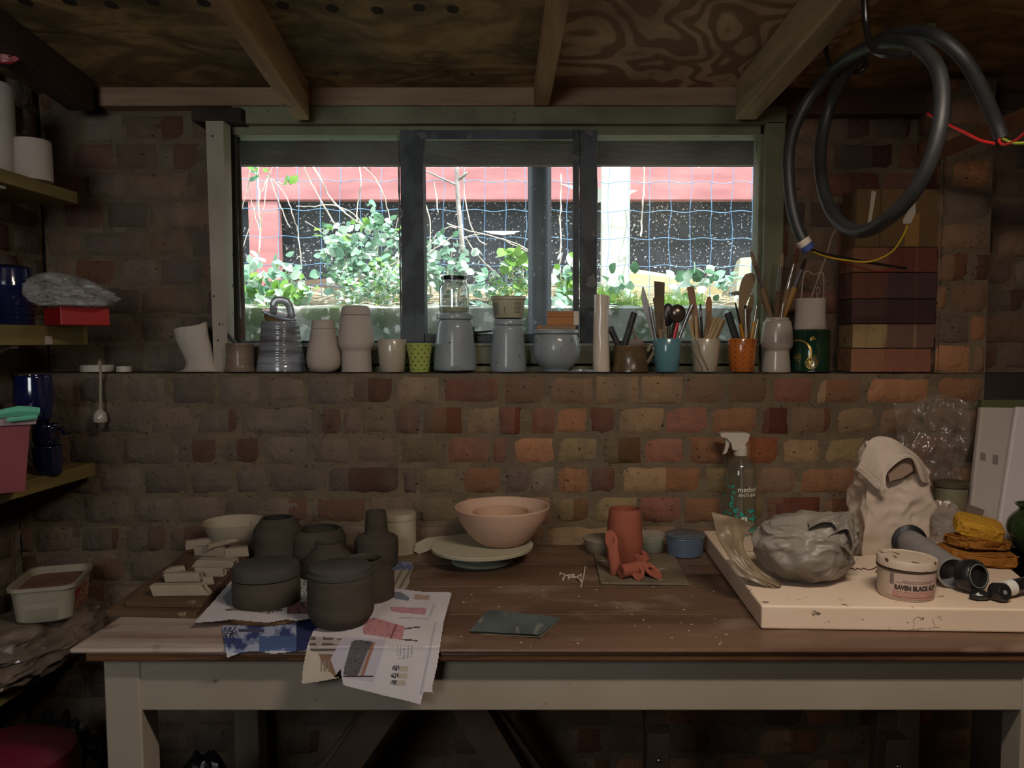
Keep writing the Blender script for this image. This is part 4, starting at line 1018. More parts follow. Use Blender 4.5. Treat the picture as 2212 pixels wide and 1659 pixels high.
# lidded pot, drum shape
z0 = T + .0145; c = place(577, 1322, 70, z0); q = spx(c.y, z0)
t = thing('lidded_pot', 'low drum-shaped dark unfired pot with a flat lid on the small newspaper sheet', 'pot', c)
zs = zat(1243, c.y) - z0; ztp = zat(1217, c.y) - z0
mb = MB(); mb.lathe(hollow([(68 * q, 0), (70 * q, .004), (70.5 * q, zs * .5), (70 * q, zs - .001)], .005), c, seg=72); mb.build('body', M_DARK, parent=t)
mb = MB(); mb.lathe(solid([(69 * q, zs + .0006), (70.5 * q, zs + .002), (69.5 * q, ztp - .006), (67.5 * q, ztp - .0015), (64 * q, ztp)]), c, seg=72); mb.build('lid', M_DARK2, parent=t)
z0 = T + .008; c = place(738, 1364, 58, z0); q = spx(c.y, z0)
t = thing('lidded_pot', 'tall dark unfired pot with a recessed flat lid on the big newspaper sheet', 'pot', c)
zs = zat(1240, c.y) - z0; z2 = zat(1233, c.y) - z0; ztp = zat(1221, c.y) - z0
mb = MB(); mb.lathe(hollow(smooth_prof([(54 * q, 0), (60 * q, .006), (68 * q, .018), (70 * q, .034), (70 * q, zs * .8), (69.5 * q, zs)], 3), .005), c, seg=72); mb.build('body', M_DARK, parent=t)
mb = MB(); mb.lathe(solid([(65 * q, zs + .0006), (69.5 * q, zs + .001), (70 * q, z2), (66 * q, z2 + .001), (65 * q, ztp - .002), (62 * q, ztp)]), c, seg=72); mb.build('lid', M_DARK2, parent=t)
# white bowl with a teal scrap
M_CREAMW = mat('pale_bisque', (176, 164, 142), (160, 146, 126), scale=8, rough=.8, bump=.2, bscale=40, spec=.25)
z0 = T + .001
c = place(505, 1182, 24, z0); c.y = 1.915; c.x = xat(505, 1124, c.y); q = spx(c.y, z0); zr = zat(1124, c.y) - z0
mb = MB(); mb.lathe(hollow(smooth_prof([(24 * q, 0), (27 * q, .004), (42 * q, zr * .35), (55 * q, zr * .7), (63 * q, zr)], 4), .0035), c, seg=64)
tag(mb.build('bowl', M_CREAMW, origin=c), 'open cream bowl standing against the bricks behind the white clay tubes', 'bowl')
mb = MB(); mb.sheet(lambda u, v: (c.x + .012 + u * .026, c.y - .004 + v * .03, z0 + zr * .56 + .02 * u + .006 * math.sin(v * 5) + .004 * math.sin(u * 7)), 10, 10, th=.001, keep=lambda u, v: (u - .5) ** 2 + (v - .5) ** 2 < .22)
tag(mb.build('cloth_scrap', mat('teal_scrap', (92, 122, 118), rough=.8)), 'small teal scrap lying inside the cream bowl', 'scrap')
# cream lidded canister on a wooden foot
c = place(862, 1201, 38, T); q = spx(c.y, T)
t = thing('lidded_canister', 'cream ceramic canister with a flat lid behind the dark bottle', 'canister', c)
z1 = zat(1193, c.y) - T; zs = zat(1121, c.y) - T; ztp = zat(1106, c.y) - T
mb = MB(); mb.lathe(solid([(28 * q, .0005), (28 * q, z1 * .6), (30 * q, z1)]), c, seg=48); mb.build('foot', mat('wood_foot', (128, 100, 70)), parent=t)
mb = MB(); mb.lathe(hollow([(30 * q, z1 + .0005), (39 * q, z1 + .001), (39 * q, z1 + .004), (37 * q, z1 + .009), (37.5 * q, zs)], .004), c, seg=64); mb.build('body', M_CREAMW, parent=t)
mb = MB(); mb.lathe(solid([(35 * q, zs + .0005), (38 * q, zs + .001), (38 * q, ztp - .004), (36 * q, ztp - .0008), (33 * q, ztp)]), c, seg=64); mb.build('lid', M_CREAMW, parent=t)
# pale offcut leaning beside it
mb = MB(); Yo = 1.90
mb.plate([at(x, y, Yo) for x, y in ((893, 1190), (899, 1173), (922, 1162), (955, 1158), (984, 1160), (984, 1170), (942, 1178), (925, 1190), (905, 1197))], (0, .003, 0))
tag(mb.build('curled_offcut', M_CREAMW), 'curved pale clay offcut leaning between the canister and the banding wheel', 'offcut')

# ------------------------------------------------------------------ banding wheel and bowls
c = place(1042, 1232, 65, T); q = spx(c.y, T)
t = thing('banding_wheel', 'grey-green metal banding wheel with a broad round head', 'banding wheel', c)
M_WHEEL = mat('green_grey_enamel', (186, 180, 156), (172, 166, 142), scale=6, rough=.5, spec=.35)
M_WHEEL2 = mat('green_grey_casting', (150, 156, 140), (134, 140, 124), scale=6, rough=.5, spec=.35)
zh1 = zat(1184, c.y) - T; zh2 = zat(1176, c.y) - T
mb = MB(); mb.lathe(solid([(64 * q, .0005), (66 * q, .003), (66 * q, .007), (62 * q, .009), (54 * q, .011), (51 * q, zh1 * .9), (54 * q, zh1 - .001)]), c, seg=64); mb.build('base', M_WHEEL2, parent=t)
mb = MB(); mb.lathe(solid([(100 * q, zh1 - .0005), (109 * q, zh1 + .001), (110 * q, zh2 - .001), (109 * q, zh2)]), c, seg=96); mb.build('wheel_head', M_WHEEL, parent=t)
M_PINK = mat('pink_bisque', (206, 172, 150), (196, 160, 138), scale=5, rough=.8, spec=.25, bump=.15, bscale=60, stretch=(1, 1, 5))
zb = T + zh2 + .0006
cb = Vector((xat(1085, 1150, c.y + .01), c.y + .012, zb)); q = spx(cb.y, zb); zr = zat(1092, cb.y) - zb
mb = MB(); mb.lathe(hollow(smooth_prof([(40 * q, 0), (50 * q, .003), (70 * q, zr * .25), (90 * q, zr * .6), (100 * q, zr * .88), (103 * q, zr)], 4), .005), cb, seg=96)
tag(mb.build('bowl', M_PINK, origin=cb), 'large pale pink bowl sitting on the banding wheel', 'bowl')
cs = cb + Vector((-.004, .004, .0075)); zr2 = zat(1104, cb.y) - zb - .0075
mb = MB(); mb.lathe(hollow(smooth_prof([(26 * q, 0), (34 * q, .003), (48 * q, zr2 * .4), (57 * q, zr2 * .8), (61 * q, zr2)], 4), .0035), cs, seg=72)
tag(mb.build('bowl', mat('pink_bisque_inner', (196, 156, 130), (184, 144, 118), scale=5, rough=.8), origin=cs), 'smaller pinkish bowl nested inside the large one', 'bowl')

# ------------------------------------------------------------------ terracotta group
M_TILE = mat('grey_brown_tile', (124, 112, 94), (92, 80, 62), scale=8, rough=.7, bump=.4, bscale=30, c3=(160, 152, 138), s3=30, lo3=.66, hi3=.7)
slab_px('kiln_shelf_tile', 'square grey-brown tile under the terracotta pieces', 'tile', [(1297, 1258), (1490, 1261), (1455, 1196), (1283, 1196)], T + eps, .005, M_TILE)
ZT1 = T + .0062
M_TERRA = mat('terracotta', (160, 92, 74), (142, 80, 63), scale=8, rough=.85, spec=.2, bump=.25, bscale=80)
c = place(1349, 1217, 38, ZT1); q = spx(c.y, ZT1); zr = zat(1098, c.y) - ZT1
mb = MB(); mb.lathe(hollow([(38 * q, 0), (39.5 * q, .003), (38.8 * q, zr * .4), (36 * q, zr * .8), (34 * q, zr)], .004), c, seg=64)
tag(mb.build('terracotta_vase', M_TERRA, origin=c), 'tall tapering terracotta vase standing on the tile', 'vase')
def cuttube(label, p0, p1, r, r2, cut0=.0, cut1=.0, plane=(0, -1, .3)):
    """short clay tube whose ends are sliced obliquely: p0, p1 ends of the axis"""
    mb = MB(); a, b2 = Vector(p0), Vector(p1); d = (b2 - a).normalized(); pl = Vector(plane).normalized()
    y = (pl - d * pl.dot(d)).normalized(); x = d.cross(y); seg = 32
    rings = []
    for (base, k, rr) in ((a, -cut0, r), (a, -cut0, r2), (b2, cut1, r2), (b2, cut1, r)):
        rings.append([base + x * rr * math.cos(2 * math.pi * i / seg) + y * rr * math.sin(2 * math.pi * i / seg) + d * (k * rr * math.sin(2 * math.pi * i / seg)) for i in range(seg)])
    # order: outer a, inner a, inner b, outer b
    vs = [p for r_ in rings for p in r_]; fs = []
    for (m_, n_) in ((0, 1), (1, 2), (2, 3), (3, 0)):
        for i in range(seg):
            j = (i + 1) % seg; fs.append((m_ * seg + i, m_ * seg + j, n_ * seg + j, n_ * seg + i))
    mb.add(vs, fs); return tag(mb.build('terracotta_tube', M_TERRA, angle=50), label, 'clay tube', 'obliquely cut terracotta tubes')
def P_(px, py, z): p = onz(px, py, z); return p
# standing tube, slanted cut at the top
f = P_(1332, 1243, ZT1); rt = 13.5 * spx(f.y + .01); f = Vector((f.x, f.y + rt, ZT1))
cuttube('tall terracotta tube standing upright against the vase with a slanted open end', (f.x, f.y, ZT1 + .0003), (xat(1321, 1165, f.y + .004), f.y + .004, zat(1168, f.y)), rt, rt * .42, 0, -1.5)
ry = rt * 1.1
a = P_(1342, 1253, ZT1); a = Vector((a.x, a.y + ry * .8, ZT1 + ry + .0003)); b2 = a + Vector((.046, .03, .0))
cuttube('short terracotta tube lying in front of the vase with its end facing the bench front', a, b2, ry, ry * .42, .1, .5, (-.3, -1, 0))
a = P_(1378, 1254, ZT1); d_ = Vector((.12, 1, 0)).normalized(); rz = ry * .96; a = Vector((a.x, a.y, ZT1 + rz + .0002)) + d_ * rz * 1.25; b2 = a + d_ * .034
cuttube('middle terracotta tube with an oval sliced mouth', a, b2, rz, rz * .42, -1.2, .0, (-.25, 0, 1))
a = P_(1426, 1252, ZT1); d_ = Vector((-.52, .85, 0)).normalized(); rz = ry * .9; a = Vector((a.x, a.y, ZT1 + rz + .0002)) + d_ * rz * 2.1; b2 = a + d_ * .032
cuttube('outermost terracotta tube with a long sliced face', a, b2, rz, rz * .36, -1.9, .0, (-.25, -.1, 1))
a = P_(1398, 1222, ZT1); b0 = Vector((xat(1388, 1214, a.y + .03), a.y + .035, ZT1 + .0003))
cuttube('dark terracotta tube standing behind the vase', b0, b0 + Vector((-.012, .0, zat(1192, b0.y) - ZT1)), ry * 1.3, ry * .6, 0, -1.2, (1, -.5, 0))
# small tubs against the wall
def tub(label, cx, base_row, rb, rt_, rim_row, m_c, liquid=None, lid=None, zc=None):
    z0 = T + .0006; c = place(cx, base_row, rb, z0); q = spx(c.y, z0); zr = zat(rim_row, c.y) - z0
    t = thing('plastic_tub', label, 'tub', c)
    mb = MB(); mb.lathe(hollow([(rb * q * .92, 0), (rb * q, .003), (rt_ * q * .97, zr * .9), (rt_ * q, zr * .92), (rt_ * q, zr)], .0016, .002), c, seg=48); mb.build('body', m_c, parent=t)
    if liquid:
        mb = MB(); mb.lathe(solid([(rb * q * .92 - .002, .0025), (rb * q - .002, .005), (rb * q * .5 + rt_ * q * .5 - .0028, zr * .62)]), c, seg=48); mb.build('glaze', liquid, parent=t)
    if lid:
        mb = MB(); mb.lathe(solid([(rt_ * q * .8, zr + .0004), (rt_ * q * 1.03, zr + .001), (rt_ * q * 1.03, zr + .004), (rt_ * q * .95, zr + .005)]), c, seg=48); mb.build('lid', lid, parent=t)
    return t
M_CLRP = mat('cloudy_plastic', (176, 170, 158), rough=.3, alpha=.5, spec=.5)
M_CLRP2 = mat('clear_plastic', (190, 190, 180), rough=.2, alpha=.25, spec=.5)
tub('cloudy plastic tub with a smeared lid beside the terracotta vase', 1297, 1199, 32, 37, 1164, mat('beige_glaze_tub', (150, 140, 122), (132, 120, 102), scale=14, rough=.5), None, mat('smeared_lid', (158, 148, 130), (120, 108, 92), scale=16, rough=.4))
tub('clear tub of pale green glaze behind the terracotta vase', 1404, 1198, 29, 36, 1152, M_CLRP2, mat('green_glaze', (112, 124, 92), rough=.4))
tub('clear tub of blue glaze with a shiny rim', 1479, 1208, 38, 42, 1156, mat('blue_tub', (96, 112, 134), (84, 98, 120), scale=9, rough=.3, spec=.6), None, mat('blue_lid', (92, 108, 118), (74, 88, 98), scale=9, rough=.15, spec=.7))

# ------------------------------------------------------------------ small things on the bench
M_SAND = mat('slate_paper', (88, 98, 98), (66, 75, 76), scale=9, rough=.6, c3=(118, 120, 112), s3=18, lo3=.62, hi3=.68, stretch=(2, .6, 1))
mb = MB()
quad = [(1015, 1368), (1168, 1380), (1212, 1336), (1056, 1319)]
Q = [onz(x, y, T) for x, y in quad]
def sp(u, v, l=.001):
    p = Q[0].lerp(Q[1], u).lerp(Q[3].lerp(Q[2], u), v); return Vector((p.x, p.y, T + l + .006 * (1 - v) * (.4 + .6 * u) + .0035 * math.sin(u * 5 + 1) * v * (1 - v) * 2 + .001))
mb.sheet(lambda u, v: sp(u, v), 30, 16, th=.0006)
o = tag(mb.build('folded_abrasive_sheet', M_SAND), 'folded dark slate-green abrasive sheet lying near the bench edge', 'sheet')
mb = MB()
mb.sheet(lambda u, v: sp(u, v) - Vector((0, 0, (.0012 + .0045 * (1 - v)) * (1 if True else 0))) * .9, 30, 10, th=.0004)
mb.build('lower_fold', mat('paper_backing', (128, 122, 104), rough=.9), parent=o)
# little white clay stilts
M_STILT = mat('stilt_white', (186, 174, 152), rough=.8)
for k, (cx, cy, a0, lb) in enumerate(((1222, 1248, .2, 'small white clay stilt, the one toward the banding wheel'), (1246, 1252, 1.0, 'small white clay stilt with thin arms touching the first'))):
    mb = MB(); c = onz(cx, cy, T)
    for j in range(3):
        a = a0 + j * 2.094; e = c + Vector((math.cos(a) * .018, math.sin(a) * .022, .0045))
        mb.tube([c + Vector((0, 0, .0045)), c.lerp(e, .5) + Vector((0, 0, .003)), e], [.0022, .0018, .0024], seg=8)
        mb.tube([e + Vector((0, 0, -.0035)), e + Vector((0, 0, .004))], [.0026, .001], seg=8, smooth=1)
    tag(mb.build('kiln_stilt', M_STILT), lb, 'kiln stilt')
mb = MB(); a, b2 = onz(1255, 1270, T), onz(1264, 1236, T); mb.tube([a + Vector((0, 0, .002)), a.lerp(b2, .5) + Vector((0, 0, .003)), b2 + Vector((0, 0, .012))], [.0016, .0018, .0016], seg=8)
tag(mb.build('kiln_prop_rod', M_STILT), 'thin white clay rod leaning on the little stilts', 'rod')
mb = MB(); rr = random.Random(4)
for k in range(60):
    p = onz(rr.uniform(990, 1620), rr.uniform(1262, 1398), T)
    if 1010 < pix(p)[0] < 1215 and 1316 < pix(p)[1] < 1384: continue
    mb.blob((p.x, p.y, T + .0006), (rr.uniform(.0008, .003), rr.uniform(.0008, .002), .0007), sub=1, amp=.3, seed=k)
tag(mb.build('clay_crumbs', M_STILT), 'scattered crumbs of pale dry clay on the bench top', 'crumbs', kind='stuff')
# ================================================================== ON THE BRICK LEDGE
ZE = ZL + .0022
def lprof(rows, Y, zb=None):
    zb = ZE if zb is None else zb
    return [(r * spx(Y), max(0, zat(y, Y) - zb) if y is not None else 0) for r, y in rows]
def lpot(name, label, cat, cx, rows, m, Y=2.06, t_=.004, closed=False, sp=3, zb=None, parts=None, wob=0, floor=.006, group=None, seg=64, angle=40):
    zb = ZE if zb is None else zb
    c = Vector((xat(cx, 760, Y), Y, zb)); p = lprof(rows, Y, zb)
    if sp > 1: p = smooth_prof(p, sp)
    mb = MB(); mb.lathe(solid(p) if closed else hollow(p, t_, floor), c, seg=seg, wob=wob)
    if parts is None: return tag(mb.build(name, m, origin=c, angle=angle), label, cat, group), c
    t = thing(name, label, cat, c, group); mb.build(parts, m, parent=t, angle=angle); return t, c
def filmm(name, c, dif, glo, rough=.12, bump=0, bscale=20, trans=.35):
    """thin clear sheet: mostly see-through, some gloss, a little milky"""
    m = bpy.data.materials.new(name); m.use_nodes = True; nt = m.node_tree; N = nt.nodes; L = nt.links
    for n in list(N): N.remove(n)
    out = N.new('ShaderNodeOutputMaterial'); tr = N.new('ShaderNodeBsdfTransparent'); df = N.new('ShaderNodeBsdfDiffuse'); gl = N.new('ShaderNodeBsdfGlossy')
    df.inputs[0].default_value = (*lin(c), 1); gl.inputs['Roughness'].default_value = rough
    lw = N.new('ShaderNodeLayerWeight'); lw.inputs[0].default_value = .5
    mr = N.new('ShaderNodeMapRange'); mr.inputs[3].default_value = glo * .5; mr.inputs[4].default_value = min(1, glo * 2.6); L.new(lw.outputs['Facing'], mr.inputs[0])
    a = N.new('ShaderNodeMixShader'); a.inputs[0].default_value = dif; L.new(tr.outputs[0], a.inputs[1]); L.new(df.outputs[0], a.inputs[2])
    b = N.new('ShaderNodeMixShader'); L.new(mr.outputs[0], b.inputs[0]); L.new(a.outputs[0], b.inputs[1]); L.new(gl.outputs[0], b.inputs[2])
    if bump:
        tc = N.new('ShaderNodeTexCoord'); nz = N.new('ShaderNodeTexNoise'); nz.inputs['Scale'].default_value = bscale; nz.inputs['Detail'].default_value = 4; L.new(tc.outputs['Object'], nz.inputs['Vector'])
        bp = N.new('ShaderNodeBump'); bp.inputs['Distance'].default_value = .003 * bump; L.new(nz.outputs['Fac'], bp.inputs['Height'])
        L.new(bp.outputs[0], gl.inputs['Normal']); L.new(bp.outputs[0], df.inputs['Normal'])
    L.new(b.outputs[0], out.inputs[0]); MATS[name] = m; return m
M_BISQ = mat('matt_white_clay', (186, 172, 160), (176, 162, 150), scale=6, rough=.85, spec=.25, bump=.15, bscale=90)
M_BISQ_W = mat('white_cloth_textured_clay', (196, 186, 172), (182, 170, 156), scale=9, rough=.7, bump=1.2, bscale=70, stretch=(1, 1, .35))
M_GLZ = mat('cream_glaze', (184, 172, 152), (172, 160, 140), scale=6, rough=.3, coat=.5, spec=.5)
M_GREYG = mat('speckled_grey_glaze', (158, 168, 172), (132, 140, 143), scale=7, stretch=(1.5, 1.5, .5), rough=.45, coat=.35, bump=1.2, bscale=26, bstretch=(1, 1, 1), c3=(74, 70, 70), s3=55, lo3=.67, hi3=.72)
M_GREYR = mat('ribbed_grey_glaze', (150, 154, 162), (86, 84, 86), scale=5, stretch=(.6, .6, 9), lo=.42, hi=.62, rough=.2, coat=.8, bump=.4, bscale=30)
# leaning cloth-textured vase, flat flared foot
Y = 2.055; c = Vector((xat(428, 806, Y), Y, ZE)); mb = MB(); s_ = spx(Y)
def slv(u, v, inn=0):
    a = u * 2 * math.pi; ca, sa = math.cos(a), math.sin(a)
    # centre line and half width by height (v 0..1), read from the silhouette
    rows_ = [(0, 426, 52), (.04, 427, 44), (.10, 432, 34), (.25, 432, 29), (.5, 425, 32), (.75, 417, 34), (1.0, 413, 35)]
    for (v0, c0, w0), (v1, c1, w1) in zip(rows_, rows_[1:]):
        if v <= v1 + 1e-9: k = (v - v0) / (v1 - v0); cx = c0 + k * (c1 - c0); w = w0 + k * (w1 - w0); break
    top = 706 - 10 * ca * 1.0 - 3 * math.sin(a * 2)
    r_ = 807 + (top - 807) * v
    wr = w * s_ * (1 - inn) ; n_ = .0012 * noise.noise((ca * 3 + 4, sa * 3, v * 14))
    return Vector((xat(cx, 760, Y) + (wr + n_) * ca, Y + (wr * .62 + n_) * sa, max(ZE, zat(r_, Y))))
mb.sheet(lambda u, v: slv(u, v), 56, 30); mb.sheet(lambda u, v: slv(1 - u, max(.05, v), .1), 56, 30)
mb.sheet(lambda u, v: slv(u, 1, v * .1) + Vector((0, 0, .0006 * math.sin(v * math.pi))), 56, 3)
mb.sheet(lambda u, v: Vector((c.x, c.y, ZE + .0005)).lerp(slv(u, 0), v), 56, 2)
tag(mb.build('leaning_vase', M_BISQ_W, origin=c), 'leaning off-white vase with a cloth-like texture and a torn-looking foot', 'vase')
# brown cup and a black-handled tool
_, cbr = lpot('stoneware_cup', 'brown unglazed cup with thin throwing rings beside the painted batten', 'cup', 518, [(33, None), (33, 800), (30, 790), (28.5, 770), (28, 750), (28.5, 741)], mat('brown_stoneware', (134, 114, 96), (112, 92, 76), scale=6, stretch=(1, 1, 6), rough=.5, coat=.2, bump=.8, bscale=26), Y=2.05)
M_BLK = mat('black_plastic', (26, 26, 28), rough=.22, spec=.6)
M_BLK_D = mat('dusty_black_plastic', (40, 40, 42), (70, 68, 66), scale=30, lo=.5, hi=.7, rough=.5)
def wand(name, label, cat, tip, rim, Y0, r, m, zbot=None, cup=None, flat=1.0, group=None, Yt=None, prof=None, seg=12, build=True, extra=None, lim=None):
    """a straight tool: tip and rim are photo points; it runs on down into its cup"""
    Yt = Y0 if Yt is None else Yt
    a = at(*tip, Yt); b2 = at(*rim, Y0); d = (b2 - a).normalized()
    zb = ZE + .0085 if zbot is None else zbot
    L_ = (zb - b2.z) / d.z if d.z < -1e-3 else .05
    if cup is not None:
        cx, cy, ri = cup
        n = 0
        while n < 300:
            e = b2 + d * L_
            if math.hypot(e.x - cx, e.y - cy) < ri - (r if not isinstance(r, (list, tuple)) else r[-1]) - .001: break
            L_ *= .98; n += 1
    e = b2 + d * L_
    return a, b2, e, d
def rod(name, label, cat, tip, rim, Y0, r, m, cup, flat=1.0, group=None, Yt=None, tipr=None, **k):
    a, b2, e, d = wand(name, label, cat, tip, rim, Y0, r, m, cup=cup, Yt=Yt)
    mb = MB(); tr = r if tipr is None else tipr
    mb.tube([a, a + d * .0025, a.lerp(b2, .5), b2, e], [tr * .6, tr, (tr + r) / 2, r, r], seg=12, smooth=2, flat=flat)
    return tag(mb.build(name, m), label, cat, group)
def cupspec(cx, Y, rpx, t_=.004): return (xat(cx, 760, Y), Y, rpx * spx(Y) - t_)
rod('tool_handle', 'glossy black square-ended tool handle standing in the brown cup', 'tool', (483, 710), (507, 741), 2.058, .0058, M_BLK, cupspec(518, 2.05, 27), flat=.8)
# ribbed grey pot with its tilted lid
rows = [(52, None), (53, 804)]
prof = [(52, 800), (51.5, 793), (50.4, 787), (50.6, 782), (48.6, 777), (49, 771), (47, 766), (47.3, 760), (45.4, 755), (45.8, 749), (43.8, 744), (44, 738), (42, 733), (42.3, 727), (40.8, 722), (41, 716), (39.4, 711), (39.8, 705), (38.4, 700), (37.6, 694)]
lpot('ribbed_pot', 'tall ribbed glossy grey pot that narrows to the top, lid resting askew', 'pot', 607, rows + prof, M_GREYR, Y=2.068, sp=3, t_=.005, wob=.015)
Y = 2.068; ctr = at(606, 678, Y); q = spx(Y)
tl = thing('pot_lid', 'tilted grey glazed lid with a folded strap handle on the ribbed pot', 'lid', ctr)
MT = Matrix.Rotation(R(17), 4, 'Y') @ Matrix.Rotation(R(8), 4, 'X')
ctr = at(604, 681, Y)
mb = MB(); mb.lathe(solid([(26 * q, -.020), (31 * q, -.012), (31 * q, -.002)]), ctr, mtx=MT); mb.build('flange', mat('bare_clay_flange', (136, 104, 66), rough=.7), parent=tl)
mb = MB(); mb.lathe(solid([(31 * q, -.002), (37 * q, -.0015), (37.5 * q, .002), (34 * q, .004), (20 * q, .004), (10 * q, .006)]), ctr, mtx=MT); mb.build('disc', M_GREYR, parent=tl)
mb = MB(); A = ctr + MT @ Vector((-.014, -.004, .004)); B_ = ctr + MT @ Vector((.030, 0, .003))
P = [A + Vector((0, 0, 0)), at(592, 665, Y), at(594, 652, Y), at(604, 648, Y), at(618, 652, Y), at(625, 664, Y), B_]
for k in range(2):
    off = Vector((0, .012 * k - .006, 0))
S_, _ = catmull(P, [1] * len(P), 6)
mb.tube([p + Vector((0, .012 * (i / len(S_) - .5), 0)) for i, p in enumerate(S_)], [.0095] * len(S_), seg=12, smooth=1, flat=.16); mb.build('strap_handle', M_GREYR, parent=tl)
# two capsule bottles with fitted lids
def lidded(name, label, cx, body, lid, Y, m=M_BISQ):
    c = Vector((xat(cx, 760, Y), Y, ZE)); t = thing(name, label, 'jar', c)
    p = smooth_prof(lprof(body, Y), 3); mb = MB(); mb.lathe(hollow(p, .004, .006), c); mb.build('body', m, parent=t)
    z = p[-1][1]; lp = smooth_prof([(r * spx(Y), zat(y, Y) - ZE) for r, y in lid], 3); off = z + .0009 - lp[0][1]
    mb = MB(); mb.lathe(solid([(r, zz + off) for r, zz in lp]), c); mb.build('lid', m, parent=t); return t
lidded('lidded_bottle', 'gourd-shaped pale lidded clay bottle with a slim neck beside the ribbed pot', 699, [(16, None), (22, 804), (33, 793), (36, 777), (35, 762), (31, 745), (28, 728), (25.5, 711)], [(25.5, 710), (24, 699), (22, 693), (18, 690.5), (8, 690)], 2.03)
lpot('gourd_vase', 'pale gourd-shaped clay vase almost hidden behind the lidded bottle', 'vase', 713, [(16, None), (24, 802), (32, 792), (35, 778), (34, 762), (30, 748), (26, 735), (24, 725)], M_BISQ, Y=2.105, closed=True)
lidded('lidded_jar', 'tall pale clay jar with a bulging body on a straight foot and fitted lid', 770, [(32, None), (32, 800), (31, 775), (31, 759), (35, 752), (38, 744), (38, 732), (36, 712), (33.5, 690), (31, 681)], [(31, 680), (30.5, 672), (28, 664), (22, 660.5), (8, 660)], 2.045)
# cups
def cup(name, label, cx, rt_, rb, rim, m, Y, dots=None, sp=1, flare=False):
    c = Vector((xat(cx, 760, Y), Y, ZE)); q = spx(Y); h = zat(rim, Y) - ZE
    t = thing(name, label, 'cup', c); pr = [((rb - 2) * q, 0), (rb * q, .0025), ((rb + (rt_ - rb) * (.5 if not flare else .3)) * q, h * .5), (rt_ * q, h)]
    if flare: pr = smooth_prof(pr, 4)
    mb = MB(); mb.lathe(hollow(pr, .0032, .005), c, seg=64); mb.build('body', m, parent=t)
    if dots:
        n, rowsn, md, offr = dots; mb = MB()
        def rad(z):
            for (r0, z0), (r1, z1) in zip(pr, pr[1:]):
                if z0 <= z <= z1: return r0 + (r1 - r0) * (z - z0) / (z1 - z0)
            return rt_ * q
        for i in range(rowsn):
            z = h * (.1 + .82 * i / (rowsn - 1))
            for k in range(n):
                a = 2 * math.pi * (k + (.5 if i % 2 else 0) * offr) / n + .2; rr_ = rad(z)
                o_ = Vector((math.cos(a), math.sin(a), 0)); tt = Vector((-math.sin(a), math.cos(a), 0)); s0 = .0022
                pc = c + o_ * (rr_ + .0001) + Vector((0, 0, z))
                vs = [pc + tt * s0 * math.cos(b_) + Vector((0, 0, s0 * math.sin(b_))) for b_ in [j * math.pi / 4 for j in range(8)]] + [pc + o_ * .0007]
                mb.add(vs, [(j, (j + 1) % 8, 8) for j in range(8)])
        mb.build('dots', md, parent=t)
    return cupspec(cx, Y, rb, .0035)
cup('glazed_cup', 'plain cream glazed cup beside the green spotted one', 847, 31.5, 26, 733, M_GLZ, 2.03)
cup('spotted_cup', 'small lime green cup with dark raised spots', 906, 29.5, 21, 741, mat('lime_glaze', (172, 182, 96), (160, 170, 86), scale=7, rough=.22, coat=.6), 2.03, dots=(11, 7, mat('spot_dark', (46, 52, 30), rough=.3, coat=.5), 1), flare=True)
# three speckled grey lidded jars
def greyjar(label, cx, body, lid, Y, foot=None):
    c = Vector((xat(cx, 760, Y), Y, ZE)); t = thing('glazed_jar', label, 'jar', c, 'speckled grey glazed jars')
    p = smooth_prof(lprof(body, Y), 2); mb = MB(); mb.lathe(solid(p), c); mb.build('body', M_GREYG, parent=t, angle=50)
    z = p[-1][1]; lp = [(r * spx(Y), zat(y, Y) - ZE) for r, y in lid]; off = z + .0009 - lp[0][1]
    mb = MB(); mb.lathe(solid([(r, zz + off) for r, zz in lp]), c); mb.build('lid', M_GREYG, parent=t, angle=50)
    return c, lp[-1][1] + off + ZE
cj1, zj1 = greyjar('tallest tapering grey speckled jar, carrying the glass jar on its lid', 983, [(30, None), (31, 802), (45, 799), (46, 788), (44, 760), (40, 725), (37, 700), (33, 691)], [(34, 690), (38.5, 689), (39, 683), (37.5, 679)], 2.06)
cj2, zj2 = greyjar('tapering grey speckled jar carrying the printed plastic tub', 1098, [(36, None), (38, 803), (39, 795), (38, 780), (36, 750), (33, 720), (31, 706), (28, 703)], [(30, 702), (31.5, 701), (31.5, 692), (30, 689.5)], 2.065)
cj3, zj3 = greyjar('squat round-bellied grey speckled jar carrying the small cardboard boxes', 1202, [(27, None), (28, 801), (28, 798), (40, 787), (49, 771), (51, 755), (49, 738), (46, 725), (44, 722)], [(45, 721), (48, 720), (48.5, 714), (46, 711.5)], 2.062)
# glass jar with a little oil
M_JG = filmm('jar_glass', (215, 235, 228), .16, .22, .04)
Y = 2.06; q = spx(Y); c = Vector((xat(981, 650, Y), Y, zj1 + .0012)); z0 = c.z
t = thing('glass_jar', 'clear glass jar with a black screw lid and a little yellow oil', 'jar', c)
zz = lambda r: zat(r, Y) - z0
mb = MB(); mb.lathe(hollow(smooth_prof([(28 * q, 0), (32 * q, .004), (32.5 * q, zz(640)), (32 * q, zz(622)), (27 * q, zz(613)), (25 * q, zz(608)), (25.5 * q, zz(603))], 3), .0018, .003), c); mb.build('body', M_JG, parent=t)
mb = MB(); mb.lathe(solid([(27 * q, .004), (30 * q, .007), (30.3 * q, zz(664))]), c); mb.build('oil', mat('yellow_oil', (190, 176, 84), rough=.1, alpha=.75), parent=t)
mb = MB(); mb.lathe(solid([(26.3 * q, zz(604.5)), (27 * q, zz(604)), (27 * q, zz(597.5)), (26 * q, zz(596.5))]), c); mb.build('lid', M_BLK, parent=t)
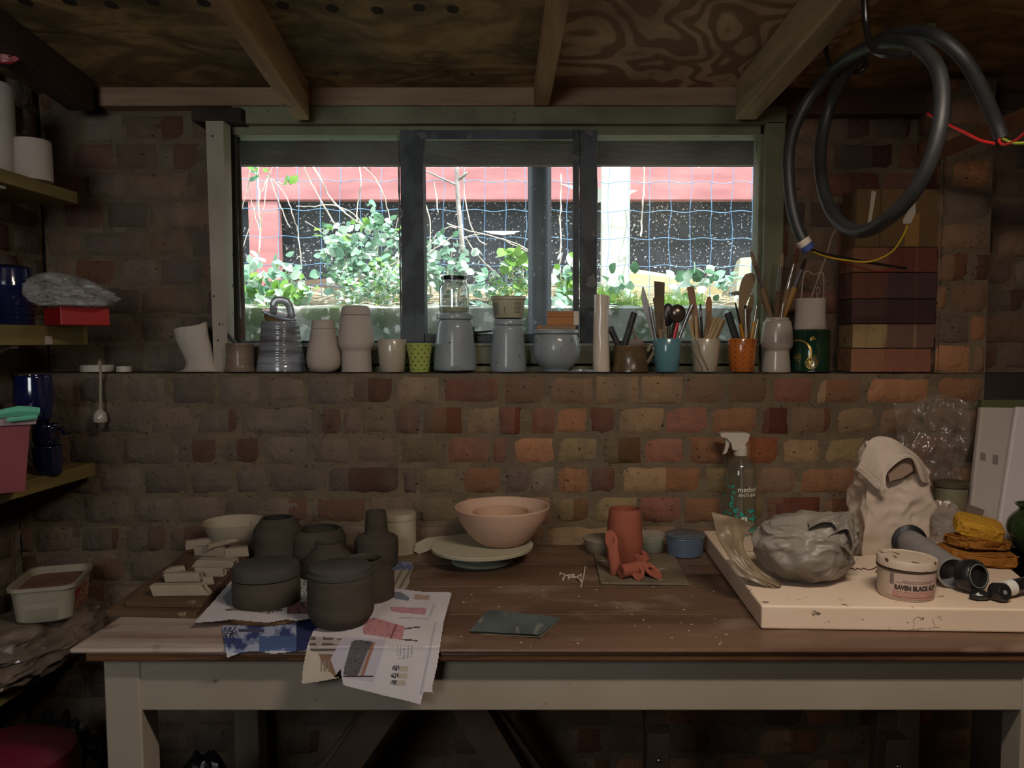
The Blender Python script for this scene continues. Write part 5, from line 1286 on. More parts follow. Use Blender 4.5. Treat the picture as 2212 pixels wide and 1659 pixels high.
# printed oval plastic tub
Y = 2.065; q = spx(Y); c = Vector((xat(1098, 650, Y), Y, zj2 + .0032)); z0 = c.z
t = thing('printed_tub', 'small cream plastic food tub with grey print on the second grey jar', 'tub', c)
M_TUBC = mat('cream_tub_plastic', (190, 186, 160), (178, 172, 146), scale=6, rough=.3, coat=.3, alpha=.96)
mb = MB(); mb.lathe(hollow([(29 * q, 0), (31 * q, .003), (35.5 * q, zz(649)), (38.5 * q, zz(647)), (38.5 * q, zz(642))], .0014, .0016), c); mb.build('body', M_TUBC, parent=t)
mb = MB(); mb.lathe(solid([(28 * q, -.002), (29.5 * q, -.0005), (29 * q, -.0003)]), c); mb.build('base_rim', M_BLK, parent=t)
mb = MB(); mb.lathe(solid([(37 * q, zz(642) + .0003), (38.8 * q, zz(641.5)), (38 * q, zz(640.5))]), c); mb.build('cover', M_TUBC, parent=t)
def cyl_text(lines, c, rfun, m, parent, name='lettering', ang0=-90, th=.0003, bold=0, width=None, hk=1):
    """letters wrapped round a vertical pot: lines of (text, size, height, angle offset in degrees)"""
    mb = MB()
    for (txt, size, zc, ao) in lines:
        vs, fs = glyphs(txt, size, bold)
        W = []
        if width:
            w_ = max(x for x, y in vs) - min(x for x, y in vs); vs = [(x * width / w_, y * width / w_ * hk) for x, y in vs]
        for (x, y) in vs:
            z = zc + y; r_ = rfun(z) + th; a = R(ang0 + ao) + x / r_
            W.append(Vector((c[0] + r_ * math.cos(a), c[1] + r_ * math.sin(a), c[2] + z)))
        mb.add(W, fs)
    return mb.build(name, m, parent=parent, smooth=False)
tub_r = lambda z: 31 * q + 4.5 * q * (z / zz(649))
M_PRG = mat('grey_print', (84, 84, 80), rough=.6)
mb = MB()
def patch(mb, c, rf, a0, a1, z0, z1, n=8, th=.0003):
    vs = []; fs = []
    for i in range(n + 1):
        a = R(a0 + (a1 - a0) * i / n)
        for z in (z0, z1):
            r_ = rf(z) + th; vs.append(Vector((c[0] + r_ * math.cos(a), c[1] + r_ * math.sin(a), c[2] + z)))
    for i in range(n): fs.append((2 * i, 2 * i + 2, 2 * i + 3, 2 * i + 1))
    mb.add(vs, fs)
rr = random.Random(2)
for k in range(9):
    z = .008 + k * .0034
    a = -158
    while a < -126:
        w = rr.uniform(2, 7); patch(mb, c, tub_r, a, min(a + w, -125), z, z + .0017, 3); a += w + 1.4
    a = -64
    while a < -36:
        w = rr.uniform(2, 6); patch(mb, c, tub_r, a, min(a + w, -35), z + .004, z + .0057, 3); a += w + 1.4
for k in range(7):
    patch(mb, c, tub_r, -102 - rr.uniform(0, 3), -97 - rr.uniform(0, 3), .011 + k * .0023, .0124 + k * .0023, 2)
for a in range(-113, -86, 3): patch(mb, c, tub_r, a, a + 2.2, .0065, .0078, 2)
mb.build('print', M_PRG, parent=t, smooth=False)
# cardboard boxes
M_CARD = mat('orange_cardboard', (178, 124, 76), (166, 112, 66), scale=7, rough=.8)
M_CARDL = mat('pale_cardboard', (150, 118, 92), (138, 106, 80), scale=7, rough=.8)
Y = 2.045; c = Vector((xat(1202, 708, Y), Y, zj3 + .0006)); h1 = .0095
t = thing('cardboard_box', 'flat brown cardboard box lying open-ended on the squat jar', 'box', c)
X0, X1 = xat(1160, 708, Y), xat(1244, 708, Y)
mb = MB(); mb.bevbox((X0 + .012, Y - .0, c.z), (X1, Y + .05, c.z + h1), .0006); mb.build('body', M_CARDL, parent=t, smooth=False)
mb = MB(); mb.bevbox((X0, Y + .002, c.z), (X0 + .0116, Y + .05, c.z + h1 * .95), .0004); mb.build('end_flap', M_CARD, parent=t, smooth=False)
z1 = c.z + h1 + .0006; X0, X1 = xat(1182, 690, Y), xat(1250, 690, Y); zt1 = zat(672, Y)
t = thing('cardboard_box', 'neat orange-brown cardboard box with a white edge, topmost on the squat jar', 'box', ((X0 + X1) / 2, Y + .02, z1))
mb = MB(); mb.bevbox((X0, Y + .002, z1), (X1 - .013, Y + .045, zat(684.5, Y)), .0005); mb.build('body', M_CARD, parent=t, smooth=False)
mb = MB(); mb.bevbox((X0, Y + .001, zat(684, Y)), (X1 - .013, Y + .046, zt1), .0005); mb.build('lid', mat('darker_cardboard', (168, 108, 66)), parent=t, smooth=False)
mb = MB(); mb.bevbox((X1 - .0129, Y + .0005, z1), (X1, Y + .0465, zt1), .0005); mb.build('edge_wrap', mat('white_card', (206, 194, 176)), parent=t, smooth=False)
# translucent slab-rolled cylinder
Y = 2.04; mb = MB(); cx = xat(1299, 740, Y); q = spx(Y); ztop = zat(640, Y)
def tc_(u, v, inn=0):
    a = u * 2 * math.pi + .6; h = ztop - ZE + .004 * math.cos(a + 2.2)
    w = (17.5 + 1.2 * math.sin(v * 5 + 1) - (2.2 if v > .6 else 0) * 0) * q * (1 + .05 * noise.noise((math.cos(a) * 1.5, math.sin(a) * 1.5, v * 4))) - inn
    dx = (-1.5 + 3 * (v > 0) * math.sin(v * 3.0)) * q * -.6
    return Vector((cx + dx + w * math.cos(a), Y + w * math.sin(a), ZE + v * h))
mb.sheet(lambda u, v: tc_(u, v), 48, 30); mb.sheet(lambda u, v: tc_(1 - u, max(.02, v), .0022), 48, 30); mb.sheet(lambda u, v: tc_(u, 1, v * .0022), 48, 2)
mb.sheet(lambda u, v: Vector((cx, Y, ZE + .0004)).lerp(tc_(u, 0), v), 48, 2)
M_PORC = mat('translucent_porcelain', (214, 200, 184), (204, 190, 172), scale=5, rough=.25, coat=.5, sss=.25)
tag(mb.build('porcelain_cylinder', M_PORC, origin=(cx, Y, ZE)), 'tall narrow off-white porcelain cylinder with an overlapping seam', 'vase')
# brown mug with side handle and two black handles in it
_, cm = lpot('stoneware_mug', 'stained brown stoneware mug with a mottled side handle', 'mug', 1362, [(38, None), (40, 803), (39, 795), (36, 780), (36, 760), (38, 749), (38, 746)], mat('brown_mottled_glaze', (112, 90, 62), (78, 62, 42), scale=9, rough=.3, coat=.5, bump=.8, bscale=30), Y=2.052, parts='body')
mb = MB(); mt = bpy.data.objects['body'] if False else _
P = [at(1398, 757, 2.045), at(1408, 748, 2.04), at(1412, 760, 2.036), at(1404, 776, 2.036), at(1397, 786, 2.045)]
mb.tube(P, [.006, .006, .005, .005, .005], seg=10, smooth=5); mb.build('handle', mat('mottled_handle', (150, 136, 110), (70, 54, 38), scale=30, lo=.45, hi=.6, rough=.25, coat=.6), parent=_)
mug = cupspec(1362, 2.052, 34)
rod('tool_handle', 'dusty black rounded tool handle leaning toward the porcelain cylinder in the brown mug', 'tool', (1317, 706), (1336, 746), 2.045, .0075, M_BLK_D, mug, flat=.8, tipr=.0095)
rod('tool_handle', 'dusty black flat-ended tool handle upright in the brown mug', 'tool', (1370, 676), (1349, 746), 2.05, .0085, M_BLK_D, mug, flat=.6)
rod('metal_tool', 'thin brown metal tool leaning over the mug handle', 'tool', (1366, 712), (1380, 746), 2.05, .0026, mat('rusty_metal', (128, 100, 84), rough=.5, metal=.4), mug)
mb = MB(); mb.blob(at(1372, 742, 2.06), (.020, .014, .014), sub=3, amp=.35, seed=9); tag(mb.build('crumpled_cloth', mat('dirty_cloth', (150, 138, 126), (110, 96, 84), scale=20, rough=.9)), 'small crumpled dirty cloth stuffed in the brown mug', 'cloth')
# teal cup and tools
teal = cup('glazed_cup', 'teal blue glazed cup full of metal and wooden clay tools', 1441, 31, 26, 731, mat('teal_glaze', (96, 142, 152), (84, 128, 138), scale=5, rough=.2, coat=.7), 2.035)
def blade(name, label, cat, pts, Y, th, m, m2=None, dY=.0, group=None, lower=None):
    """flat-sided tool cut to a photo outline"""
    mb = MB(); mb.plate([at(x, y, Y + dY * (731 - y) / 100) for x, y in pts], (0, th, 0))
    return tag(mb.build(name, m, smooth=False), label, cat, group)
M_STL = mat('steel', (170, 170, 172), (140, 140, 142), scale=20, rough=.3, metal=.85)
M_WOODT = mat('tool_wood', (148, 122, 92), (128, 102, 74), scale=10, stretch=(4, 4, .6), rough=.7)
M_WOODD = mat('dark_tool_wood', (110, 84, 58), (88, 66, 46), scale=12, rough=.7)
M_RULER = mat('worn_wood_scraper', (116, 96, 66), (92, 84, 70), scale=20, lo=.4, hi=.6, rough=.8)
blade('palette_knife', 'long pointed grey steel knife in the teal cup', 'knife', [(1387, 619), (1391, 621), (1403, 660), (1412, 695), (1419, 740), (1430, 785), (1426, 786), (1413, 742), (1399, 700), (1389, 663), (1385, 645)], 2.037, .0014, M_STL)
blade('wooden_scraper', 'notched brown wooden scraper standing tall in the teal cup', 'scraper', [(1413, 607), (1436, 610), (1435, 660), (1433, 720), (1438, 780), (1424, 780), (1419, 720), (1413, 662), (1410, 646), (1414, 641)], 2.048, .003, M_RULER)
rod('steel_tool', 'slim steel modelling tool behind the knife in the teal cup', 'tool', (1405, 662), (1417, 731), 2.030, .003, M_STL, teal, flat=.5, tipr=.0036)
rod('brush', 'worn stubby brush in the teal cup', 'brush', (1426, 711), (1427, 731), 2.024, .0065, M_WOODT, teal, tipr=.008)
rod('wooden_tool', 'thin pointed wooden tool leaning on the scraper in the teal cup', 'tool', (1433, 680), (1440, 731), 2.022, .0030, M_WOODT, teal, flat=.6, tipr=.0016)
rod('steel_spoon', 'rounded steel cutlery handle leaning out of the teal cup toward the wooden sticks', 'spoon', (1495, 659), (1467, 731), 2.035, .0038, M_STL, teal, flat=.7, tipr=.0062)
rod('red_tool', 'red plastic tool handle in the teal cup', 'tool', (1464, 697), (1456, 731), 2.024, .0045, mat('red_plastic', (190, 34, 50), rough=.25, spec=.6), teal, flat=.6)
# ladle spoon: round bowl on a dark stalk
tsp = thing('serving_spoon', 'dark round-bowled metal spoon upside down in the teal cup', 'spoon', at(1452, 731, 2.042))
M_DKM = mat('dark_metal', (112, 98, 90), (84, 72, 66), scale=8, rough=.22, metal=.7)
mb = MB(); mb.blob(at(1463, 677, 2.03), (.0215, .012, .0235), sub=4, amp=0, amp2=0); mb.build('bowl', M_DKM, parent=tsp)
mb = MB(); mb.tube([at(1458, 694, 2.036), at(1453, 715, 2.042), at(1450, 731, 2.044), at(1448, 770, 2.044), at(1447, 790, 2.044)], [.004, .003, .003, .003, .003], flat=.6); mb.build('stalk', M_DKM, parent=tsp)
tsp = thing('serving_spoon', 'dark oval metal scoop half hidden behind the round spoon', 'spoon', at(1442, 731, 2.052))
mb = MB(); mb.blob(at(1443, 680, 2.056), (.016, .008, .030), sub=4, amp=0, amp2=0); mb.build('bowl', mat('dull_dark_metal', (70, 66, 66), rough=.35, metal=.6), parent=tsp)
mb = MB(); mb.tube([at(1444, 704, 2.056), at(1445, 731, 2.053), at(1446, 785, 2.05)], [.005, .004, .004], flat=.5); mb.build('stalk', MATS['dull_dark_metal'], parent=tsp)
# cream cup with sticks
creamc = cup('glazed_cup', 'pale cream glazed cup holding a fan of wooden sticks', 1524, 31.5, 26, 731, M_GLZ, 2.035)
blade('wooden_strip', 'broad flat square-ended wooden strip in the cup of sticks', 'wooden strip', [(1484, 620), (1499, 618), (1511, 700), (1521, 780), (1509, 780), (1497, 705)], 2.046, .002, mat('pinkish_wood', (152, 116, 92), (138, 102, 80), scale=10, rough=.7))
blade('wooden_spatula', 'round-tipped orange-brown wooden spatula in the cup of sticks', 'spatula', [(1524, 700), (1525, 655), (1528, 643), (1532, 640), (1536, 643), (1538, 655), (1537, 720), (1533, 785), (1523, 785)], 2.052, .003, mat('orange_wood', (170, 124, 80), (156, 110, 70), scale=10, rough=.6))
tb = thing('marker_brush', 'slim black and silver handled brush upright among the sticks', 'brush', at(1516, 731, 2.032))
mb = MB(); a, b2 = at(1513, 657, 2.032), at(1516, 717, 2.032); d = (b2 - a); mb.tube([a, a + d * .25], .0026, smooth=1); mb.tube([a + d * .45, a + d, a + d * 1.5], [.003, .0032, .001], smooth=1); mb.build('handle', M_BLK, parent=tb)
mb = MB(); mb.tube([a + d * .25, a + d * .45], .0029, smooth=1); mb.build('ferrule', M_STL, parent=tb)
sticks = [((1489, 690), (1499, 731), 2.030, 'leftmost'), ((1503, 681), (1505, 731), 2.024, 'nearly upright'), ((1495, 684), (1502, 731), 2.040, 'x'), ((1535, 679), (1523, 731), 2.028, 'x'), ((1531, 672), (1520, 731), 2.04, 'x'), ((1543, 690), (1528, 731), 2.024, 'x'),
          ((1549, 683), (1536, 731), 2.034, 'x'), ((1554, 687), (1540, 731), 2.028, 'x'), ((1562, 688), (1543, 731), 2.022, 'x'), ((1566, 692), (1548, 731), 2.036, 'x'), ((1539, 684), (1530, 731), 2.046, 'x'), ((1547, 700), (1533, 731), 2.018, 'x')]
slb = ['thin wooden stick leaning out furthest toward the teal cup', 'upright pale lolly stick at the front of the cup of sticks', 'wooden stick tucked behind the upright lolly stick', 'dark-tipped wooden stick crossing in front of the spatula', 'broad pinkish wooden stick beside the orange spatula',
       'pale flat stick in front of the middle of the fan', 'dark-ended thin stick in the middle of the fan', 'thin pale stick fourth from the orange cup', 'square-ended pale stick second from the orange cup', 'brown wooden stick leaning furthest toward the orange cup', 'wooden stick half hidden behind the fan', 'shortest pale stick low in the fan']
M_ST1 = mat('pale_stick_wood', (186, 160, 118), (168, 142, 102), scale=12, stretch=(3, 3, .5), rough=.7)
for k, (tip, rim, Y, _x) in enumerate(sticks):
    rod('wooden_stick', slb[k], 'wooden stick', tip, rim, Y, .0034, M_ST1 if k not in (3, 4, 9) else M_WOODT, creamc, flat=.35, group='wooden sticks in the cream cup', tipr=.0036)
# loop of thin wire hanging over the rim
for k, P in enumerate(([(1480, 738), (1492, 756), (1503, 772), (1514, 790), (1518, 803)], [(1500, 732), (1508, 745), (1512, 762), (1522, 782), (1531, 802)])):
    mb = MB(); mb.tube([at(x, y, 1.9985 if y > 733 else 2.0) for x, y in P], .0009, seg=6); tag(mb.build('bent_wire', mat('dark_wire', (70, 58, 44), rough=.5)), ['thin dark wire trailing from between the teal and cream cups', 'thin dark wire hanging over the rim of the cream cup of sticks'][k], 'wire')
# orange cup and brushes
orange = cup('spotted_cup', 'orange glazed cup with dark dots holding paint brushes', 1603, 32, 26, 731, mat('orange_glaze', (196, 110, 46), (180, 98, 40), scale=6, rough=.2, coat=.6), 2.035, dots=(10, 6, mat('spot_brown', (96, 46, 22), rough=.3, coat=.5), 0))
rod('black_tool', 'thick flat black handle leaning out of the orange cup', 'tool', (1572, 676), (1590, 731), 2.03, .0095, mat('matt_black_handle', (44, 46, 50), rough=.55), orange, flat=.5)
def brushobj(label, tip, rim, Y, cup_, seq, r=.0032, name='paint_brush', Yt=None, flat=1.0):
    """seq: list of (part, fraction where it ends, radius, material)"""
    a, b2, e, d = wand('', '', '', tip, rim, Y, r, None, cup=cup_, Yt=Yt)
    t = thing(name, label, 'brush', e); L_ = (e - a).length; u0 = 0
    for (pn, u1, r0, r1, m) in seq:
        mb = MB(); p0 = a + d * (u0 * L_); p1 = a + d * (u1 * L_)
        if pn == 'bristles': mb.tube([p0, p0.lerp(p1, .4), p1], [r0, (r0 + r1) * .6, r1], seg=10, flat=flat, smooth=3)
        else: mb.tube([p0, p1], [r0, r1], seg=12, smooth=1, flat=flat)
        mb.build(pn, m, parent=t); u0 = u1
    return t
M_FER = mat('ferrule_metal', (196, 190, 180), rough=.2, metal=.9)
M_YEL = mat('yellow_lacquer', (214, 150, 40), (196, 132, 34), scale=8, rough=.3, coat=.4)
M_BRIS = mat('dark_bristle', (42, 28, 24), rough=.8); M_BRISL = mat('pale_bristle', (170, 150, 122), (140, 120, 94), scale=60, rough=.9)
brushobj('thin black-tipped brush with a yellow handle in the orange cup', (1588, 653), (1606, 731), 2.026, orange, [('bristles', .18, .0012, .0026, M_BRIS), ('ferrule', .32, .0026, .0030, M_BRIS), ('handle', 1, .0040, .0036, M_YEL)])
brushobj('yellow-handled brush with a long shiny ferrule in the orange cup', (1635, 660), (1623, 731), 2.03, orange, [('ferrule', .26, .0030, .0034, M_FER), ('handle', 1, .0044, .0038, M_YEL)])
brushobj('silver-tipped white-handled brush in the middle of the orange cup', (1610, 660), (1612, 731), 2.036, orange, [('bristles', .05, .003, .003, M_BRIS), ('ferrule', .33, .0026, .0028, M_FER), ('handle', 1, .0034, .0034, mat('white_handle', (196, 186, 180), rough=.4))])
rod('wooden_tool', 'brown tool shaft behind the white-handled brush', 'tool', (1620, 665), (1617, 731), 2.046, .0034, M_WOODD, orange)
rod('steel_tool', 'shiny steel rod leaning against the green window frame', 'tool', (1637, 690), (1630, 731), 2.042, .0028, M_FER, orange)
blade('wooden_paddle', 'large pale worn wooden paddle sticking up behind the brushes', 'paddle', [(1596, 650), (1598, 622), (1603, 603), (1611, 592), (1622, 589), (1630, 593), (1632, 604), (1627, 622), (1620, 640), (1612, 656), (1609, 690), (1608, 735), (1611, 775), (1603, 775), (1600, 735), (1596, 700)], 2.056, .004, mat('pale_paddle', (168, 142, 108), (150, 124, 92), scale=6, rough=.75))
blade('wooden_paddle', 'small wooden modelling paddle behind the silver-tipped brush', 'paddle', [(1621, 640), (1626, 632), (1629, 645), (1626, 668), (1620, 680), (1618, 735), (1620, 775), (1615, 775), (1613, 735), (1614, 680), (1613, 668)], 2.064, .003, M_WOODT)
# white goblet vase and big brushes
gob, cg = lpot('goblet_vase', 'white glazed vase with a bulging upper body on a straight foot, full of big brushes', 'vase', 1678, [(29, None), (30, 803), (29.5, 790), (27, 765), (27, 757), (31, 752), (34, 745), (34, 733), (32, 712), (29, 696), (26, 692), (24.5, 690), (24.5, 686)],
     mat('white_glaze', (186, 174, 162), (176, 164, 152), scale=6, rough=.25, coat=.4), Y=2.05, t_=.004)
gobc = (cg.x, cg.y, 20 * spx(2.05)); gz = ZE + .02
def gb(label, tip, rim, Y, seq, r, Yt=None, flat=1.0): return brushobj(label, tip, rim, Y, gobc, seq, r, Yt=Yt, flat=flat)
gb('long dusty brush leaning furthest over the window', (1622, 541), (1665, 686), 2.045, [('bristles', .14, .002, .0062, M_BRISL), ('ferrule', .36, .0055, .0064, M_FER), ('handle', 1, .0078, .0052, M_WOODT)], .005, Yt=2.02)
gb('upright thick wooden-handled brush against the green frame', (1690, 548), (1676, 686), 2.052, [('bristles', .12, .003, .0062, M_BRISL), ('ferrule', .36, .0062, .0066, mat('dull_ferrule', (120, 112, 100), rough=.4, metal=.6)), ('handle', 1, .0076, .0050, M_WOODD)], .005, Yt=2.03)
gb('brush with a long bright triangular ferrule above the white vase', (1724, 535), (1686, 686), 2.045, [('bristles', .14, .004, .0060, mat('brown_bristle', (96, 62, 40), rough=.9)), ('ferrule', .36, .0030, .0066, M_FER), ('handle', 1, .0070, .0042, M_WOODT)], .005, Yt=2.02)
gb('yellow-handled brush leaning furthest toward the green tin', (1740, 560), (1692, 686), 2.058, [('bristles', .12, .003, .006, M_BRIS), ('ferrule', .34, .0058, .0062, mat('grey_ferrule', (100, 92, 92), rough=.4, metal=.5)), ('handle', 1, .0074, .0040, mat('ochre_handle', (176, 132, 62), (150, 110, 52), scale=9, rough=.5))], .005, Yt=2.035)
gb('short thin brush crossing low toward the orange cup', (1640, 634), (1661, 686), 2.06, [('bristles', .2, .004, .005, M_BRISL), ('handle', 1, .0036, .0026, M_WOODT)], .004)
gb('small bright metal-necked brush at the vase rim', (1692, 655), (1688, 686), 2.036, [('ferrule', .3, .002, .002, M_FER), ('handle', 1, .002, .002, M_WOODT)], .003)
# green tin with gold emblem
Y = 2.052; q = spx(Y); c = Vector((xat(1752, 760, Y), Y, ZE)); zt2 = zat(713, Y) - ZE
t = thing('tea_tin', 'round dark green tin with a gold wheel emblem', 'tin', c)
M_TIN = mat('green_tin', (22, 62, 44), (16, 50, 36), scale=5, rough=.16, spec=.7, coat=.5)
mb = MB(); mb.lathe(solid([(39 * q, 0), (40.5 * q, .001), (40.5 * q, .003), (39.5 * q, .0045), (39.5 * q, zt2 - .006), (40.5 * q, zt2 - .004), (40.5 * q, zt2 - .001), (39 * q, zt2), (38.5 * q, zt2 - .001)]), c); mb.build('body', M_TIN, parent=t)
M_GOLD = mat('gold_print', (208, 168, 84), rough=.25, metal=.7)
tr_ = lambda z: 39.5 * q
mb = MB()
def wrap(px, py): a = R(-90) - math.atan2(c.x, c.y) + math.asin(max(-.98, min(.98, (px - 1752) / 39.5))); r_ = 39.5 * q + .0004; return Vector((c.x + r_ * math.cos(a), c.y + r_ * math.sin(a), zat(py, Y - r_ * .8)))
def arcstrip(cx, cy, r0, r1, a0, a1, n=28):
    vs = []
    for i in range(n + 1):
        a = a0 + (a1 - a0) * i / n
        vs += [wrap(cx + r0 * math.cos(a), cy + r0 * math.sin(a)), wrap(cx + r1 * math.cos(a), cy + r1 * math.sin(a))]
    mb.add(vs, [(2 * i, 2 * i + 1, 2 * i + 3, 2 * i + 2) for i in range(n)])
arcstrip(1753, 784, 11.5, 13, 0, 6.283)
for k in range(16):
    a = k * math.pi / 8; ca, sa = math.cos(a), math.sin(a); w = .5
    mb.add([wrap(1753 + ca * 1.5 - sa * w, 784 + sa * 1.5 + ca * w), wrap(1753 + ca * 11.6 - sa * w, 784 + sa * 11.6 + ca * w), wrap(1753 + ca * 11.6 + sa * w, 784 + sa * 11.6 - ca * w), wrap(1753 + ca * 1.5 + sa * w, 784 + sa * 1.5 - ca * w)], [(0, 1, 2, 3)])
arcstrip(1753, 784, 0.2, 2.2, 0, 6.283, 10)
arcstrip(1725, 762, 25, 29, -1.9, .35, 24)
arcstrip(1725, 773, 6, 7.2, 0, 6.283, 20); arcstrip(1725, 773, 1, 3.4, 0, 6.283, 12)
rr = random.Random(6)
for k in range(26):
    a = rr.uniform(0, 6.28); rd = rr.uniform(1, 7); x, y = 1756 + rd * math.cos(a), 731 + rd * .8 * math.sin(a); arcstrip(x, y, .1, rr.uniform(.7, 1.6), 0, 6.283, 6)
for k in range(5): arcstrip(1762 + k * 1.2, 742 + k * 2.6, .1, .8, 0, 6.283, 6)
arcstrip(1761, 770, 1.8, 3.2, 0, 5, 10)
mb.build('gold_emblem', M_GOLD, parent=t, smooth=False)
# white beaker on the tin with wire tools
zb = ZE + zt2 + .0008; Y = 2.05
bk, cb2 = lpot('clay_beaker', 'white unglazed beaker with a flared rim standing on the green tin', 'beaker', 1749, [(34, 712), (34.5, 708), (32, 690), (31.5, 665), (32, 650), (33, 645)], M_BISQ, Y=Y, zb=zb, sp=2, t_=.003)
beak = (cb2.x, cb2.y, 28 * spx(Y)); M_TWIST = mat('twisted_cream_wire', (186, 166, 146), (140, 118, 100), scale=80, rough=.6)
def wt(label, pts, Y, r=.0016):
    mb = MB(); mb.tube([at(x, y, Y) for x, y in pts], r, seg=7, smooth=4); tag(mb.build('wire_tool', M_TWIST), label, 'wire tool')
wt('twisted cream wire bent into two humps above the beaker', [(1731, 690), (1731, 645), (1735, 602), (1739, 588), (1748, 587), (1758, 594), (1764, 592), (1772, 589), (1779, 594), (1779, 645), (1776, 690)], 2.050)
wt('straight twisted wire leaning from the beaker up to the black cable', [(1742, 690), (1752, 645), (1768, 600), (1784, 555), (1797, 512), (1805, 497)], 2.042)
wt('short wire curl low inside the beaker', [(1768, 690), (1766, 645), (1763, 630), (1767, 620), (1771, 628), (1765, 638)], 2.058, .001)
# odds and ends on the ledge
mb = MB(); mb.blob(at(1260, 802, 2.03) + Vector((0, 0, -.001)), (.032, .02, .006), sub=3, amp=.4, amp2=.3, seed=4, flat_z=ZE)
tag(mb.build('plastic_scrap', mat('clear_crumpled_plastic', (190, 196, 206), rough=.15, alpha=.45, spec=.8)), 'small crumpled clear plastic scrap beside the porcelain cylinder', 'plastic')
mb = MB(); p = at(1042, 803, 2.04)
mb.tube([Vector((p.x + .022 * math.cos(a) * (1 + .1 * math.sin(3 * a)), p.y + .018 * math.sin(a), ZE + .0015 + .0015 * (a / 12))) for a in [k * .5 for k in range(26)]], .0012, seg=6, smooth=2)
tag(mb.build('string_coil', mat('brown_string', (120, 96, 68), rough=.9)), 'small coil of brown string between two grey jars', 'string')
# white discs at the ledge end
M_WPL = mat('white_plastic', (196, 184, 170), rough=.4)
for (cx, r, r0, lb, cat, Y) in ((210, 33, 788, 'wide white plastic ceiling rose lying on the ledge behind the hanging lamp cord', 'ceiling rose', 2.045), (268, 15, 791, 'small white plastic cap on the ledge beside the ceiling rose', 'cap', 2.03)):
    c = Vector((xat(cx, 800, Y), Y, ZE)); q = spx(Y); h = zat(r0, Y) - ZE
    mb = MB(); mb.lathe(solid([(r * q, 0), (r * q, h * .85), (r * q * .96, h)]), c, seg=40); tag(mb.build(cat.replace(' ', '_'), M_WPL, origin=c), lb, cat)
# lamp holder hanging by its cord
Yl = 1.975; t = thing('lamp_holder', 'white pendant bulb holder hanging in front of the brick wall on a twisted cord', 'lamp holder', at(218, 905, Yl))
mb = MB(); mb.tube([at(213, 790, 2.03), at(214, 778, 2.02), at(216, 781, Yl + .01), at(217, 795, Yl), at(217, 840, Yl), at(217, 886, Yl)], .0032, seg=8); mb.build('cord', mat('cream_flex', (160, 146, 128), rough=.7), parent=t)
q = spx(Yl); c = at(217, 912, Yl)
mb = MB(); mb.lathe(solid(smooth_prof([(13 * q, 0), (14 * q, .004), (14 * q, .012), (11 * q, .024), (6 * q, .030), (3.5 * q, .033)], 3)), c, seg=32); mb.build('cap', mat('white_glossy_plastic', (186, 176, 162), rough=.2, coat=.5), parent=t)
mb = MB(); mb.lathe(solid([(8 * q, -.016), (9 * q, -.014), (9 * q, -.004), (11 * q, -.003), (11 * q, -.0003)]), c, seg=32); mb.build('socket', mat('chrome_socket', (190, 186, 180), rough=.15, metal=.9), parent=t)

# ------------------------------------------------------------------ loose bricks stacked on the ledge and a cardboard box
cols = [((142, 100, 74), (136, 90, 70)), ((156, 130, 92), (108, 82, 72)), ((80, 60, 56), (66, 50, 48)), ((104, 68, 56), (78, 62, 60)), ((128, 88, 68), (108, 66, 54))]
blb = ['orange loose brick at the bottom of the stack on the ledge', 'yellow and brown banded loose brick, second from the bottom of the stack', 'dark burnt loose brick in the middle of the stack', 'red and grey loose brick, second from the top of the stack', 'pinkish loose brick on top of the stack, under the cardboard box']
rws = [(803, 752), (751, 699), (698, 645), (644, 588), (587, 533)]
zz0 = ZE
for k, ((r0, r1), (ca, cb_)) in enumerate(zip(rws, cols)):
    Y = 1.998; z1 = zat(r1, Y); X0 = xat(1840 + [1, 3, 0, -1, 0][k], 700, Y); X1 = xat(2018 + [-4, 2, 4, 5, 3][k], 700, Y)
    m_ = mat('loose_brick_%s' % 'abcde'[k], ca, cb_, scale=5, stretch=(3.4, 1, .3), lo=.46, hi=.54, rough=.93, bump=1.5, bscale=60, c3=(48, 36, 32), s3=90, lo3=.68, hi3=.74, bstretch=(1, 1, 1), spec=.15)
    mb = MB(); mb.bevbox((X0, Y, zz0), (X1, Y + .102, z1 - .0012), .0025); o = tag(mb.build('loose_brick', m_, smooth=False), blb[k], 'brick', 'loose bricks stacked on the ledge'); zz0 = z1
Y = 2.01; X0, X1 = xat(1850, 470, Y), xat(2030, 470, Y); z1 = zat(408, Y)
M_BOXC = mat('brown_carton', (112, 86, 56), (102, 78, 50), scale=5, rough=.85)
t = thing('cardboard_carton', 'brown cardboard carton on top of the stacked loose bricks', 'box', ((X0 + X1) / 2, Y + .05, zz0 + .001))
mb = MB(); mb.bevbox((X0, Y, zz0 + .001), (X1, Y + .1, z1), .001); mb.build('body', M_BOXC, parent=t, smooth=False)
mb = MB(); mb.bevbox((xat(1900, 470, Y), Y - .0012, zz0 + .002), (xat(1903, 470, Y), Y - .0002, z1 - .001), 0); mb.build('seam', mat('carton_seam', (84, 62, 40)), parent=t, smooth=False)
mb = MB(); mb.bevbox((xat(1955, 500, Y), Y - .001, zz0 + .002), (xat(1985, 500, Y), Y - .0002, zat(462, Y)), 0); mb.build('tape', mat('brown_tape', (146, 106, 60), rough=.4), parent=t, smooth=False)
mb = MB(); mb.plate([at(x, y, Y - .0008) for x, y in [(1883, 412), (1893, 414), (1888, 445), (1882, 478), (1875, 492), (1873, 490), (1878, 455)]], (0, .0005, 0)); mb.build('white_strap', M_WPL, parent=t, smooth=False)
